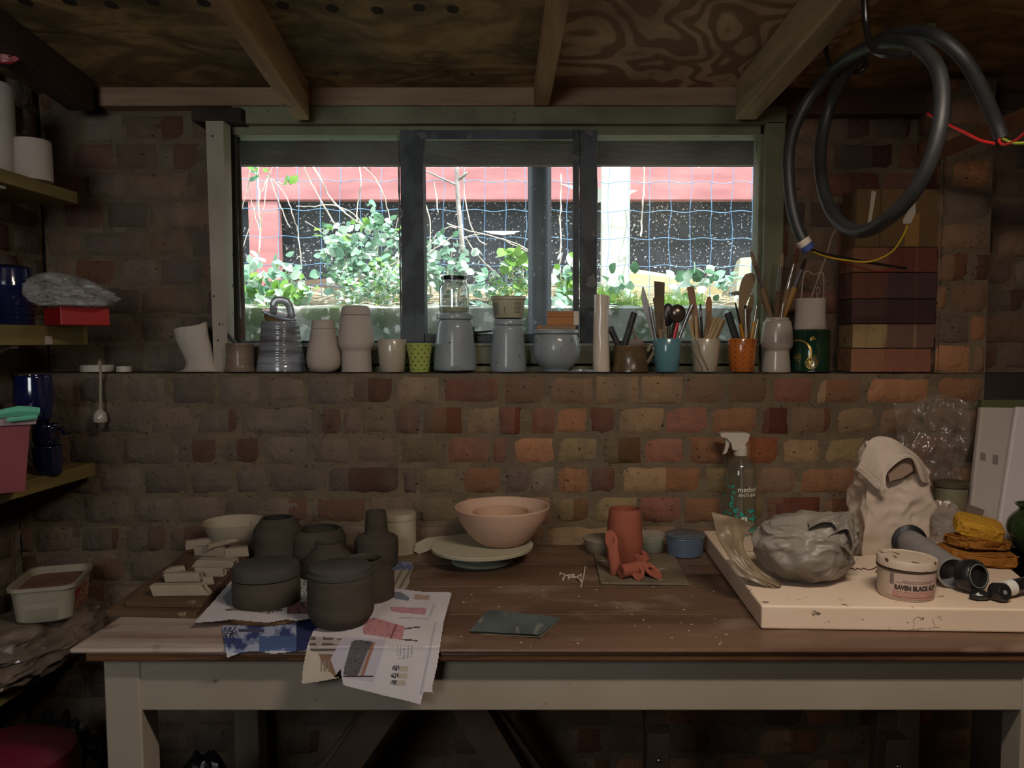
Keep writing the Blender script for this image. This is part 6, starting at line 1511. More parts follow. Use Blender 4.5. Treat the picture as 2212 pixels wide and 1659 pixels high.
mb = MB(); mb.plate([at(x, y, Y - .0014) for x, y in [(1950, 476), (1975, 432), (1978, 430), (1978, 460), (1968, 482), (1952, 484)]], (0, .0005, 0)); mb.build('paper_tag', mat('card_tag', (190, 182, 166), rough=.7), parent=t, smooth=False)
# ================================================================== SHELVES BY THE SIDE WALL
M_SHELF = mat('treated_pine_shelf', (142, 124, 74), (118, 102, 58), scale=5, stretch=(4, .5, 6), rough=.75, bump=.4, bscale=40)
M_BRK = mat('white_bracket', (190, 186, 178), rough=.45)
def shelf(label, px, r0, r1, Yn=.75, brk=None):
    Ye = 1.968; X = xat(px, (r0 + r1) / 2, Ye); z0, z1 = zat(r1, Ye), zat(r0, Ye)
    t = thing('wall_shelf', label, 'shelf', ((XL + X) / 2, 1.5, z0), 'treated pine shelves')
    mb = MB(); mb.bevbox((XL + .012, Yn, z0), (X, Ye, z1), .002); mb.build('board', M_SHELF, parent=t, smooth=False)
    for Yb in (1.72, 1.05):
        mb = MB(); xf = X - .022
        mb.hexa([(XL + .012, Yb - .002, z0 - .075), (XL + .02, Yb - .002, z0 - .075), (XL + .02, Yb + .02, z0 - .075), (XL + .012, Yb + .02, z0 - .075)], [(XL + .012, Yb - .002, z0 - .0005), (xf, Yb - .002, z0 - .0005), (xf, Yb + .02, z0 - .0005), (XL + .012, Yb + .02, z0 - .0005)])
        mb.bevbox((XL + .012, Yb - .004, z0 - .007), (xf + .002, Yb + .022, z0 - .0006), .002); mb.build('bracket', M_BRK, parent=t, smooth=False)
    return X, z1, t
XS1, ZS1, t1 = shelf('highest visible pine shelf, carrying white clay cylinders', 168, 415, 441)
XS2, ZS2, t2 = shelf('pine shelf with a small white price sticker, carrying the ribbed blue pot', 190, 706.5, 745)
XS3, ZS3, t3 = shelf('pine shelf below it, carrying the pink crate and navy vase', 206, 999, 1027)
XS4, ZS4, t4 = shelf('lowest pine shelf under the plastic sack, beside the bench', 186, 1378, 1404)
mb = MB(); Yk = XS2 * -1720 / (1195 - 108); mb.bevbox((XS2 + .0002, Yk - .012, zat(744, Yk)), (XS2 + .001, Yk + .012, zat(726, Yk)), 0); mb.build('price_sticker', M_WPL, parent=t2, smooth=False)
def spot(name, label, cat, cx, Y, zb, rows, m, parts=None, t_=.004, closed=False, sp=2, group=None):
    c = Vector((xat(cx, 737, Y), Y, zb + .0006)); p = [(r * spx(Y), max(0, zat(y, Y) - zb) if y is not None else 0) for r, y in rows]
    if sp > 1: p = smooth_prof(p, sp)
    mb = MB(); mb.lathe(solid(p) if closed else hollow(p, t_), c, seg=56)
    return tag(mb.build(name, m, origin=c), label, cat, group)
spot('clay_cylinder', 'tall white clay cylinder with grey smudges on the highest shelf', 'vase', 0, 1.80, ZS1, [(45, None), (46, 300), (46.5, 188), (43, 181)], mat('smudged_white_clay', (186, 176, 166), (176, 166, 156), scale=5, rough=.8, c3=(92, 86, 80), s3=10, lo3=.70, hi3=.74), closed=True, sp=1)
spot('clay_cylinder', 'shorter white clay cylinder on the highest shelf, by its free end', 'vase', 88, 1.84, ZS1, [(37, None), (37, 380), (36.5, 310), (34, 304)], M_BISQ, closed=True, sp=1)
M_NAVY = mat('navy_glaze', (16, 26, 72), (11, 18, 52), scale=5, rough=.12, coat=.8, spec=.6)
rb = [(38, None), (44, 702)]
for k in range(13):
    r_ = 702 - k * 9.6; w = 44 + 4.5 * math.sin(k / 12 * math.pi); rb += [(w + 1.2, r_ - 3), (w - .8, r_ - 7.5)]
spot('ribbed_pot', 'royal blue glossy ribbed pot on the shelf with the price sticker', 'pot', 25, 1.80, ZS2, rb + [(38, 577), (30, 574)], M_NAVY, closed=True, sp=1)
# red box with bubble wrap on it
mr_ = Matrix.Translation((xat(131, 700, 1.76), 1.76, ZS2 + .0008)) @ Matrix.Rotation(R(47), 4, 'Z')
mb = MB(); mb.bevbox((0, 0, 0), (.10, .12, zat(663, 1.76) - ZS2), .002, mtx=mr_)
tag(mb.build('red_box', mat('red_box_board', (168, 26, 26), (150, 20, 22), scale=5, rough=.4), smooth=False), 'small bright red box under the bubble wrap on the shelf', 'box')
mb = MB(); c = at(150, 636, 1.80); hz = zat(662, 1.76) - ZS2
mb.blob(c, (.075, .06, .040), sub=5, amp=.42, freq=1.7, amp2=.12, freq2=9, seed=13, fn=lambda p, n: Vector((p.x * (1.1 if p.x < 0 else 1.18), p.y, p.z * (1.0 - .45 * max(0, n.x)) - .012 * n.x)), flat_z=ZS2 + hz + .0022)
M_BUB = filmm('bubble_wrap', (200, 200, 194), .34, .14, .2, bump=1.2, bscale=160)
tag(mb.build('bubble_wrap', M_BUB), 'crumpled bundle of clear bubble wrap lying on the red box', 'bubble wrap')
# navy stack
zc = ZS3
def navy(name, label, cat, cx, Y, zb, rows, handle=None):
    return spot(name, label, cat, cx, Y, zb, rows, M_NAVY, closed=False, sp=2, t_=.003)
spot('navy_cup', 'dark navy cup at the bottom of the stack behind the pink crate', 'cup', 92, 1.80, ZS3, [(27, None), (28, 1000), (29, 975), (30, 963)], M_NAVY)
zc = zat(961, 1.80)
o = spot('navy_cup', 'dark navy cup with a stubby handle in the middle of the stack', 'cup', 92, 1.80, zc, [(24, None), (27, 950), (27, 932), (26, 916)], M_NAVY)
mb = MB(); mb.tube([at(116, 922, 1.80), at(132, 927, 1.78), at(141, 938, 1.77)], [.007, .006, .004], seg=8, flat=.6); mb.build('handle', M_NAVY, parent=o)
zc = zat(914, 1.80)
spot('navy_vase', 'shiny dark navy vase topmost of the stack behind the pink crate', 'vase', 68, 1.80, zc, [(26, None), (33, 900), (39, 870), (39.5, 850), (37.5, 825), (37, 811)], M_NAVY)
# pink crate
ang = R(37); u = Vector((-math.cos(ang), -math.sin(ang), 0)); v = Vector((-math.sin(ang), math.cos(ang), 0)); c0 = onz(54, 1061, ZS3 + .001); c0.z = ZS3 + .001
M_PINKP = mat('pink_translucent_plastic', (158, 88, 92), (128, 66, 72), scale=4, rough=.3, alpha=.86, spec=.5)
t = thing('storage_crate', 'translucent pinkish-red plastic crate overhanging the shelf edge', 'crate', c0)
H = zat(908, 1.58) - ZS3; Lu, Lv = .26, .17; mb = MB(); ex = .014
def ringc(z, e, i=0): return [c0 + u * (i - e) + v * (i - e) + Vector((0, 0, z)), c0 + u * (Lu - i + e) + v * (i - e) + Vector((0, 0, z)), c0 + u * (Lu - i + e) + v * (Lv - i + e) + Vector((0, 0, z)), c0 + u * (i - e) + v * (Lv - i + e) + Vector((0, 0, z))]
rings = [ringc(0, 0), ringc(H, ex), ringc(H, ex, .003), ringc(.004, 0, .003)]
vs = [p for r_ in rings for p in r_]; fs = [(0, 1, 2, 3), (12, 13, 14, 15)]
for k in range(3):
    for i in range(4): j = (i + 1) % 4; fs.append((k * 4 + i, k * 4 + j, k * 4 + 4 + j, k * 4 + 4 + i))
mb.add(vs, fs); mb.build('body', M_PINKP, parent=t, smooth=False)
mb = MB(); A, B_ = ringc(H - .008, ex + .008), ringc(H + .006, ex + .010); C_, D_ = ringc(H + .006, ex, .002), ringc(H - .002, ex, .002)
vs = A + B_ + C_ + D_; fs = []
for k in range(3):
    for i in range(4): j = (i + 1) % 4; fs.append((k * 4 + i, k * 4 + j, k * 4 + 4 + j, k * 4 + 4 + i))
mb.add(vs, fs); mb.build('rim', mat('greyish_pink_rim', (176, 150, 150), rough=.4, alpha=.9), parent=t, smooth=False)
mb = MB(); cc = ringc(H + .006, ex + .010)[0]
mb.tube([cc + Vector((0, 0, .010)) - u * .004 + v * .002, cc + u * .03 + Vector((0, 0, .014)), cc + u * .065 + Vector((0, 0, .008))], [.012, .014, .011], seg=6, flat=.8, smooth=2)
mb.tube([cc + u * .0 - v * .01 + Vector((0, 0, .001)), cc + u * .05 - v * .012 + Vector((0, 0, -.002))], .005, seg=6)
mb.build('clip', mat('mint_green_plastic', (104, 186, 154), rough=.35, spec=.5), parent=t)
mb = MB(); mb.blob(c0 + u * .11 + v * .08 + Vector((0, 0, H * .55)), (.07, .055, H * .58), sub=4, amp=.3, seed=21); tag(mb.build('red_bundle', mat('reddish_contents', (150, 72, 58), (120, 54, 46), scale=6, rough=.6)), 'reddish bundle filling the pink crate', 'bundle')
# plastic sack and tub of clay
M_SACK = mat('dusty_clear_sack', (150, 134, 120), (104, 92, 84), scale=9, rough=.22, spec=.8, bump=2.2, bscale=18, c3=(196, 190, 184), s3=9, lo3=.64, hi3=.7, alpha=.93)
mb = MB(); zt_ = .742
mb.blob((-1.215, 1.78, (ZS4 + zt_) / 2), (.115, .24, .062), sub=5, amp=.25, freq=2.4, amp2=.10, freq2=9, seed=5, fn=lambda p, n: Vector((p.x, p.y, max(-(zt_ - ZS4) / 2 + .001, min((zt_ - ZS4) / 2 + .0004 * n.x, p.z)))))
tag(mb.build('plastic_sack', M_SACK), 'dusty clear plastic sack of dry clay lying on the lowest shelf', 'sack')
A = Vector((-1.090, 1.762, zt_ + .0025)); d1 = Vector((-.06, .19, 0)).normalized(); d2 = Vector((-d1.y, d1.x, 0)); L_, Wd, Ht = .178, .118, .083
def rrect(z, e, n=8, rad=.028):
    P = []; l, w = L_ / 2 + e, Wd / 2 + e; cx = A + d1 * (L_ / 2) + d2 * (Wd / 2)
    for (sx, sy, a0) in ((1, 1, 0), (-1, 1, 90), (-1, -1, 180), (1, -1, 270)):
        for k in range(n + 1):
            a = R(a0 + 90 * k / n); P.append(cx + d1 * (sx * (l - rad) + rad * math.cos(a)) + d2 * (sy * (w - rad) + rad * math.sin(a)) + Vector((0, 0, z)))
    return P
def loft(mb, rings, cap0=True, cap1=True):
    n = len(rings[0]); vs = [p for r_ in rings for p in r_]; fs = []
    for k in range(len(rings) - 1):
        for i in range(n): j = (i + 1) % n; fs.append((k * n + i, k * n + j, (k + 1) * n + j, (k + 1) * n + i))
    if cap0: fs.append(tuple(range(n))[::-1])
    if cap1: fs.append(tuple((len(rings) - 1) * n + i for i in range(n)))
    mb.add(vs, fs)
t = thing('ice_cream_tub', 'rectangular off-white plastic tub of drying clay with a faded food label', 'tub', A)
mb = MB(); loft(mb, [rrect(0, -.006), rrect(.004, -.002), rrect(Ht * .85, .004), rrect(Ht * .85, .0055), rrect(Ht - .008, .006), rrect(Ht - .008, .010), rrect(Ht, .010), rrect(Ht, .004), rrect(Ht * .4, .001)]); mb.build('body', mat('offwhite_tub', (168, 160, 142), (152, 142, 124), scale=8, rough=.45, spec=.4), parent=t)
mb = MB(); loft(mb, [rrect(Ht * .5, -.0005), rrect(Ht * .80, .0015)]); mb.build('clay', mat('brown_clay_fill', (128, 92, 74), (104, 74, 60), scale=14, rough=.85, bump=1), parent=t)
mb = MB(); rd = random.Random(3)
for i in range(14):
    for j in range(9):
        u0, u1 = .03 + .12 * i / 14, .03 + .12 * (i + 1) / 14; z0_, z1_ = Ht * (.12 + .62 * j / 9), Ht * (.12 + .62 * (j + 1) / 9)
        col = (170, 44, 60) if (i < 4 and j > 5) else rd.choice([(156, 92, 64), (168, 118, 84), (176, 146, 112), (140, 74, 56)]) if i < 11 else rd.choice([(150, 70, 60), (176, 150, 120)])
        e_ = -(.0009) ; P = [A + d1 * uu - d2 * (.0009 + (-.002 + .006 * z_ / (Ht * .85)) ) + Vector((0, 0, z_)) for uu, z_ in ((u0, z0_), (u1, z0_), (u1, z1_), (u0, z1_))]
        mb.add(P, [(0, 1, 2, 3)], col=col)
mb.build('label', mat('faded_label', (150, 100, 70), attr='Col', rough=.5), parent=t, smooth=False, attr=True)
# floor clutter
mb = MB(); cX = xat(18, 1659, 1.45)
mb.lathe(solid([(.10, 0), (.115, .45), (.12, .57), (.112, .60), (.08, .618), (.03, .625)]), (cX, 1.45, 0), seg=48)
tag(mb.build('maroon_bin', mat('maroon_plastic', (110, 28, 46), (90, 22, 38), scale=5, rough=.4)), 'maroon round-topped plastic bin on the floor under the lowest shelf', 'bin')
mb = MB(); mb.blob((-1.15, 1.74, .24), (.13, .15, .25), sub=5, amp=.35, freq=2.2, amp2=.12, seed=8, flat_z=0)
tag(mb.build('bin_bag', M_BLACKBAG), 'shiny black bin bag on the floor beside the maroon bin', 'bag')
# red rag hooked on the top rafter
mb = MB(); c = at(12, 124, 1.74); mb.blob(c, (.024, .015, .010), sub=4, amp=.5, amp2=.3, seed=2)
tag(mb.build('red_rag', mat('red_rag', (186, 44, 52), (206, 150, 150), scale=40, lo=.5, hi=.62, rough=.9)), 'scrap of red and white rag tucked by the dark rafter', 'rag')

# ================================================================== CABLE ON ITS HOOKS
cable = thing('electric_cable', 'thick black electric cable coiled on two black hooks under the rafter', 'cable', at(1900, 300, 1.45))
pts = [(1741, 530, 1.60), (1722, 490, 1.61), (1708, 430, 1.62), (1703, 350, 1.63), (1712, 288, 1.64), (1738, 230, 1.64), (1772, 184, 1.62), (1808, 146, 1.58), (1855, 112, 1.50), (1920, 92, 1.40), (1975, 98, 1.30), (2018, 135, 1.25), (2034, 190, 1.23), (2030, 270, 1.22), (2008, 350, 1.23), (1970, 420, 1.26),
       (1915, 475, 1.31), (1862, 500, 1.38), (1818, 484, 1.46), (1788, 440, 1.54), (1773, 375, 1.60), (1774, 310, 1.64), (1788, 245, 1.65), (1812, 185, 1.62), (1850, 128, 1.55), (1900, 88, 1.48), (1960, 70, 1.40), (2020, 78, 1.34), (2066, 110, 1.32), (2100, 155, 1.32), (2128, 210, 1.33), (2150, 262, 1.34), (2164, 298, 1.34)]
mb = MB(); mb.tube([at(x, y, Y) for x, y, Y in pts], .0118, seg=18, smooth=6)
M_CAB = mat('black_cable_sheath', (34, 35, 36), (44, 45, 46), scale=20, rough=.48, spec=.4, bump=.2, bscale=60, c3=(96, 98, 96), s3=60, lo3=.74, hi3=.76)
mb.build('sheath', M_CAB, parent=cable)
a, b2 = at(1733, 518, 1.60), at(1748, 540, 1.60); d = (b2 - a)
mb = MB(); mb.tube([a, a + d * .5], .0142, seg=20, smooth=1); mb.build('end_ring', M_WPL, parent=cable)
mb = MB(); mb.tube([a + d * .5, a + d], .0135, seg=20, smooth=1); mb.build('end_tape', mat('blue_tape', (60, 78, 140), rough=.4), parent=cable)
def core(P, r, m): mb = MB(); mb.tube([at(x, y, Y) for x, y, Y in P], r, seg=8, smooth=5); mb.build('core_wire', m, parent=cable)
M_W1, M_W2, M_W3, M_W4 = mat('black_core', (30, 28, 28), rough=.4), mat('red_core', (198, 42, 44), rough=.35), mat('yellow_core', (196, 166, 42), rough=.35), mat('dull_red_core', (110, 36, 32), rough=.5)
core([(1745, 536, 1.60), (1775, 548, 1.62), (1820, 556, 1.66), (1870, 566, 1.70), (1920, 574, 1.74), (1958, 580, 1.76)], .0032, M_W1)
core([(1745, 538, 1.60), (1780, 553, 1.62), (1825, 562, 1.66), (1880, 565, 1.70), (1925, 545, 1.74), (1948, 515, 1.76), (1960, 488, 1.77)], .0019, M_W3)
core([(1745, 534, 1.60), (1790, 553, 1.63), (1845, 574, 1.68), (1890, 586, 1.72), (1925, 582, 1.74), (1950, 560, 1.76)], .0016, M_W4)
core([(2163, 296, 1.34), (2158, 304, 1.33), (2168, 313, 1.31), (2190, 306, 1.28), (2216, 286, 1.25)], .0026, M_W2)
core([(2164, 298, 1.34), (2172, 303, 1.32), (2190, 309, 1.28), (2216, 309, 1.25)], .0024, mat('green_yellow_core', (170, 186, 60), rough=.4))
core([(2004, 246, 1.50), (2020, 256, 1.47), (2050, 270, 1.42), (2090, 290, 1.38), (2120, 304, 1.35), (2148, 310, 1.33)], .0026, M_W2)
M_HOOK = mat('black_hook', (22, 22, 24), rough=.25, spec=.7)
def hook(label, P, r):
    mb = MB(); mb.tube([at(x, y, Y) for x, y, Y in P], r, seg=12, smooth=5); tag(mb.build('ceiling_hook', M_HOOK), label, 'hook', 'black cable hooks')
yh = 1.36; ztop = ceil_z(yh); rt0 = pix((0, yh, ztop))[1]
hook('glossy black storage hook nearer the camera, holding the front of the cable coil', [(1864, rt0 + 2, yh), (1868, 0, yh), (1872, 60, yh), (1880, 96, yh - .02), (1898, 114, yh - .05), (1930, 119, yh - .08), (1966, 118, yh - .1)], .0058)
yh = 1.66; rt0 = pix((0, yh, ceil_z(yh)))[1]
hook('smaller-looking black hook further back under the rafter, holding the rear of the coil', [(1776, rt0 + 2, yh), (1782, 70, yh), (1786, 120, yh), (1797, 148, yh - .03), (1822, 158, yh - .05), (1862, 152, yh - .06), (1872, 128, yh - .06)], .0052)
mb = MB(); Yc_ = 1.74; p = at(2015, 56, Yc_); mb.bevbox((p.x - .009, Yc_, p.z - .008), (p.x + .009, Yc_ + .012, p.z + .008), .003)
mb.tube([p + Vector((0, .006, .006)), Vector((p.x, Yc_ + .006, ceil_z(Yc_ + .006)))], .002, seg=6)
tag(mb.build('green_cable_clip', mat('pale_green_clip', (150, 178, 120), rough=.5), smooth=False), 'small pale green clip hanging from the dark ceiling above the cable', 'clip')

# ================================================================== THE BENCH'S FAR SIDE
M_SLAB = mat('cream_plaster_slab', (230, 209, 188), (222, 199, 176), scale=3, rough=.6, spec=.3, bump=.2, bscale=30, c3=(120, 104, 84), s3=52, lo3=.67, hi3=.73, stretch=(1, 1, 1.6))
SH = .0435; zS = T + .0008 + SH
sl = [onz(x, y, zS) for x, y in ((1645, 1308), (2290, 1317), (2290, 1150), (1519, 1146))]
sl[1].x = min(sl[1].x, 1.03); sl[2] = Vector((1.03, sl[3].y, zS)); sl[3].y = min(sl[3].y, 1.96); sl[2].y = sl[3].y
mb = MB(); mb.hexa([Vector((p.x, p.y, T + .0008)) for p in sl], sl)
slab = mb.build('plaster_slab', M_SLAB, smooth=False, angle=30); tag(slab, 'thick cream slab with clay marks taking up the far side of the bench', 'slab')
bv = slab.modifiers.new('bevel', 'BEVEL'); bv.width = .004; bv.segments = 3
# pencil marks on its front
mb = MB()
fd = (sl[1] - sl[0]).normalized(); fn_ = Vector((fd.y, -fd.x, 0))
def fpt(px, py):      # point on the slab's front face
    r_ = ray(px, py); o_ = Vector((0, 0, EYE)); k = (sl[0] - o_).dot(fn_) / r_.dot(fn_); return o_ + r_ * k + fn_ * .0003
for P in ([(1972, 1358), (1975, 1348), (1973, 1340), (1979, 1334), (1987, 1333), (1988, 1340)], [(1962, 1361), (1998, 1356)], [(2020, 1354), (2016, 1344), (2015, 1336)], [(2004, 1357), (2030, 1354)], [(2024, 1334), (2031, 1332), (2033, 1340)]):
    mb.tube([fpt(x, y) for x, y in P], .0004, seg=5, smooth=3)
mb.build('pencil_marks', mat('pencil', (130, 112, 100)), parent=slab)
# clay in a grey bag
f = onz(1735, 1282, zS); M_GBAG = mat('grey_clay_bag', (148, 140, 130), (114, 108, 100), scale=4, rough=.42, spec=.5, bump=1.6, bscale=16, c3=(158, 150, 144), s3=7, lo3=.6, hi3=.72, detail=8)
q = spx(f.y + .07); hgt = zat(1112, f.y + .07) - zS; rx = 116 * q
cB = Vector((xat(1738, 1200, f.y + .085), f.y + .092, zS + hgt * .47))
t = thing('clay_bag', 'lump of clay wrapped in a crumpled grey plastic bag on the cream slab', 'bag', (cB.x, cB.y, zS))
def crease(p, n):
    K = Vector((.52, -.42, .74)).normalized(); th_ = math.acos(max(-1, min(1, n.dot(K)))); X_ = K.orthogonal().normalized(); Y_ = K.cross(X_)
    ph = math.atan2(n.dot(Y_), n.dot(X_)); nn = noise.noise((n.x * 1.6, n.y * 1.6, n.z * 1.6 + 4))
    w_ = math.exp(-(th_ / .95) ** 2)
    p = p * (1 + .045 * w_ * (abs(math.sin(ph * 4.5 + nn * 5 + th_ * 1.2)) ** .7 - .6) * min(1, th_ / .2) + .11 * math.exp(-((th_ - .34) / .16) ** 2) * (.5 + .8 * noise.noise((math.cos(ph) * 2.2, math.sin(ph) * 2.2, 3))) - .12 * math.exp(-(th_ / .16) ** 2))
    p = p * (1 + .10 * (.3 - abs(noise.noise((n.x * 1.7 + 2, n.y * 1.7 + nn, n.z * 2.3 + nn)) * 1.8)) + .022 * (.35 - abs(noise.noise((n.x * 3.6 + nn * 3, n.y * 3.6, n.z * 5 + nn * 2)) * 1.6)) + .008 * (.4 - abs(noise.noise((n.x * 9 + nn * 5, n.y * 9, n.z * 12)) * 1.8)))
    for q_, a_, w2_ in ((Vector((.80, -.1, .60)), .15, .30), (Vector((-.02, -.1, 1)), .05, .4), (Vector((.35, -.75, .5)), .06, .3)):
        p = p * (1 + a_ * math.exp(-(math.acos(max(-1, min(1, n.dot(q_.normalized())))) / w2_) ** 2))
    p.z += .012 * max(0, n.x) * (n.z > 0)
    p.x *= 1 + .06 * n.z
    if p.z < 0: p.x *= 1 - .22 * (p.z / (hgt * .5)) ** 2; p.y *= 1 - .22 * (p.z / (hgt * .5)) ** 2
    return p
mb = MB(); mb.blob(cB, (rx, .088, hgt * .53), sub=6, ridged=False, amp=.10, freq=1.2, amp2=.02, freq2=3.4, seed=17, fn=crease, flat_z=zS + .0012); mb.build('bag', M_GBAG, parent=t, angle=60)
# folded collar on top
def fold(pts0, pts1, Y0, Y1, m, parent, name, amp=.004, n=24, seed=0, th=.0012):
    """wrinkled strip between two photo polylines"""
    A, _ = catmull([at(x, y, Y0 if not isinstance(Y0, list) else Y0[i]) for i, (x, y) in enumerate(pts0)], [1] * len(pts0), 6); B2, _ = catmull([at(x, y, Y1 if not isinstance(Y1, list) else Y1[i]) for i, (x, y) in enumerate(pts1)], [1] * len(pts1), 6)
    def g(P, u): k = u * (len(P) - 1); i = min(int(k), len(P) - 2); return P[i].lerp(P[i + 1], k - i)
    mb = MB(); mb.sheet(lambda u, v: g(A, u).lerp(g(B2, u), v) + Vector((0, -1, .3)) * (amp * (noise.noise((u * 5 + seed, v * 4, seed)) + .5 * (.5 - abs(noise.noise((u * 9, v * 8 + seed, 2)))) + .6 * math.sin(v * math.pi))), n, 16, th=th)
    return mb.build(name, m, parent=parent) if parent is not None else mb.build(name, m)
M_FLAP = mat('stiff_plastic_flap', (134, 118, 96), (104, 90, 72), scale=6, rough=.4, spec=.45, bump=1.4, bscale=12)
Yf = cB.y
fold([(1536, 1106), (1548, 1150), (1572, 1200), (1612, 1246), (1668, 1272)], [(1628, 1130), (1612, 1152), (1606, 1180), (1632, 1222), (1690, 1264)], [Yf + .02, Yf + .01, Yf - .02, Yf - .05, Yf - .06], [Yf + .04, Yf + .035, Yf + .0, Yf - .03, Yf - .055], M_FLAP, t, 'stiff_flap', seed=4, amp=.009)
for k, (P0, P1) in enumerate((([(1742, 1126), (1770, 1112), (1800, 1112), (1815, 1130)], [(1748, 1142), (1772, 1130), (1798, 1130), (1806, 1146)]), ([(1800, 1130), (1822, 1108), (1838, 1110), (1850, 1150)], [(1790, 1160), (1815, 1146), (1832, 1146), (1840, 1180)]), ([(1755, 1150), (1790, 1160), (1820, 1150), (1845, 1160)], [(1745, 1176), (1785, 1182), (1815, 1180), (1840, 1200)]))):
    fold(P0, P1, Yf - .035 + .012 * k, Yf - .075, M_GBAG, t, 'gathered_fold', seed=k + 9, amp=.007)
# pot of slip with a stained lid
c = place(1956, 1303, 58, zS); c.z = zS + .0006; q = spx(c.y, zS); t = thing('slip_tub', 'white plastic tub of slip with a stained lid and printed label', 'tub', c)
M_TUBW = mat('stained_white_tub', (196, 178, 160), (176, 158, 140), scale=7, rough=.4, spec=.4, c3=(110, 92, 76), s3=26, lo3=.70, hi3=.76)
zs_, zl_ = zat(1221, c.y) - zS, zat(1202, c.y) - zS
mb = MB(); mb.lathe(solid(smooth_prof([(54 * q, 0), (57 * q, .003), (58.5 * q, zs_ * .5), (59 * q, zs_)], 2)), c, seg=64); mb.build('body', M_TUBW, parent=t)
MT = Matrix.Translation((0, 0, zs_ + .0008)) @ Matrix.Rotation(R(2.0), 4, 'Y')
mb = MB(); mb.lathe([(0, .0)] + [(58 * q, 0), (61.5 * q, .001), (61.5 * q, zl_ - zs_ - .003), (60 * q, zl_ - zs_ - .0005), (57 * q, zl_ - zs_ - .0005), (55 * q, zl_ - zs_ - .002), (0, zl_ - zs_ - .002)], c, seg=64, mtx=MT)
mb.build('lid', mat('stained_lid', (206, 188, 170), (190, 172, 154), scale=6, rough=.4, c3=(84, 66, 52), s3=60, lo3=.62, hi3=.66), parent=t)
mb = MB(); mb.tube([c + Vector((60 * q * math.cos(a), 60 * q * math.sin(a), zs_ - .0008)) for a in [k * math.pi / 24 for k in range(49)]], .0014, seg=6, smooth=1); mb.build('slip_ring', mat('dried_black_slip', (58, 44, 34), rough=.7), parent=t)
rs = lambda z: 58.6 * q
mb = MB(); patch(mb, c, rs, -148, -42, .009, zs_ - .004, 16, .0003); lab = mb.build('label', mat('paper_label', (200, 176, 164), (186, 160, 150), scale=8, rough=.6), parent=t, smooth=False)
cyl_text([('RAVEN BLACK SLIP', .0072, zs_ * .46, -3)], c, rs, mat('label_black_ink', (66, 52, 48)), lab, ang0=-90, th=.0009, bold=.0004, width=.078, hk=1.25)
mb = MB(); rr = random.Random(9)
for (z, a0, a1) in ((zs_ * .62, -132, -60), (zs_ * .67, -120, -54)):
    a = a0
    while a < a1: w = rr.uniform(1, 4); patch(mb, c, rs, a, a + w, z, z + .0016, 2, .0008); a += w + .9
mb.build('small_print', mat('grey_ink', (140, 118, 110)), parent=lab, smooth=False)
mb = MB()
for k in range(4):
    a = -140
    while a < -52: w = rr.uniform(1, 5); patch(mb, c, rs, a, a + w, zs_ * .10 + k * .0036 + .001, zs_ * .10 + k * .0036 + .0026, 2, .0008); a += w + .9
mb.build('red_print', mat('red_ink', (190, 116, 106)), parent=lab, smooth=False)
mb = MB(); patch(mb, c, rs, -146, -138, zs_ * .55, zs_ - .005, 4, .0009); mb.build('grey_bar', mat('grey_bar_ink', (122, 108, 102)), parent=lab, smooth=False)
# clear tube with black collars
M_CT = mat('frosted_tube', (158, 156, 158), (130, 128, 130), scale=10, rough=.35, alpha=.8, spec=.5)
rT = .0275; a = onz(1962, 1200, zS); b2 = onz(2058, 1272, zS); a.z = b2.z = zS + rT + .004; d = (b2 - a).normalized()
t = thing('plastic_tube', 'frosted clear plastic tube lying open behind the slip tub, black collar at its far end', 'tube', (a.x, a.y, zS))
side = d.cross(Vector((0, 0, 1))).normalized()
RM = Matrix(((side.x, 0, d.x), (side.y, 0, d.y), (0, 1, 0))).to_4x4() if False else d.to_track_quat('Z', 'Y').to_matrix().to_4x4()
LT = (b2 - a).length
mb = MB(); mb.lathe([(rT, .0), (rT, LT), (rT - .0018, LT), (rT - .0018, .0), (rT, 0)], a, seg=48, mtx=RM); mb.build('body', M_CT, parent=t)
mb = MB(); mb.lathe([(rT - .001, LT - .004), (rT + .0022, LT - .003), (rT + .0022, LT), (rT - .001, LT)], a, seg=48, mtx=RM); mb.build('rim', M_CLRP, parent=t)
mb = MB(); kn = []
mb.lathe([(0, -.008), (rT + .008, -.010), (rT + .010, -.006), (rT + .010, .006), (rT + .001, .010), (rT + .0006, .0), (0, -.003)], a, seg=48, mtx=RM); mb.build('collar', mat('matt_black_collar', (26, 26, 28), rough=.4, bump=1, bscale=40), parent=t)
M_GK = mat('scratched_black_rubber', (24, 25, 27), (36, 37, 38), scale=12, rough=.3, spec=.6, bump=.8, bscale=30, c3=(108, 110, 108), s3=14, lo3=.70, hi3=.72)
c = onz(2104, 1284, zS); rC = .031; cc = Vector((c.x, c.y + .012, zS + rC + .0008)); MX = Vector((.35, -1, .25)).to_track_quat('Z', 'Y').to_matrix().to_4x4()
t = thing('rubber_stopper', 'big scratched black screw cap standing on edge beside the tube mouth', 'cap', (cc.x, cc.y, zS))
mb = MB(); mb.lathe([(0, -.018), (rC * .7, -.018), (rC * .97, -.012), (rC, -.004), (rC * .98, .010), (rC * .8, .017), (rC * .72, .017), (rC * .66, .008), (0, .006)], cc, seg=48, mtx=MX); mb.build('body', M_GK, parent=t)
mb = MB(); mb.tube([cc + MX @ Vector((rC * .69 * math.cos(a_), rC * .69 * math.sin(a_), .0178)) for a_ in [k * math.pi / 16 for k in range(33)]], .0011, seg=6, smooth=1); mb.build('ridge', mat('grey_ridge', (120, 120, 116)), parent=t)
t2_ = thing('black_fitting', 'small black fitting with a white band at the front edge of the slab', 'fitting', onz(2170, 1300, zS))
c = onz(2166, 1303, zS); rC = .0165; cc = Vector((c.x, c.y + .010, zS + rC + .0006))
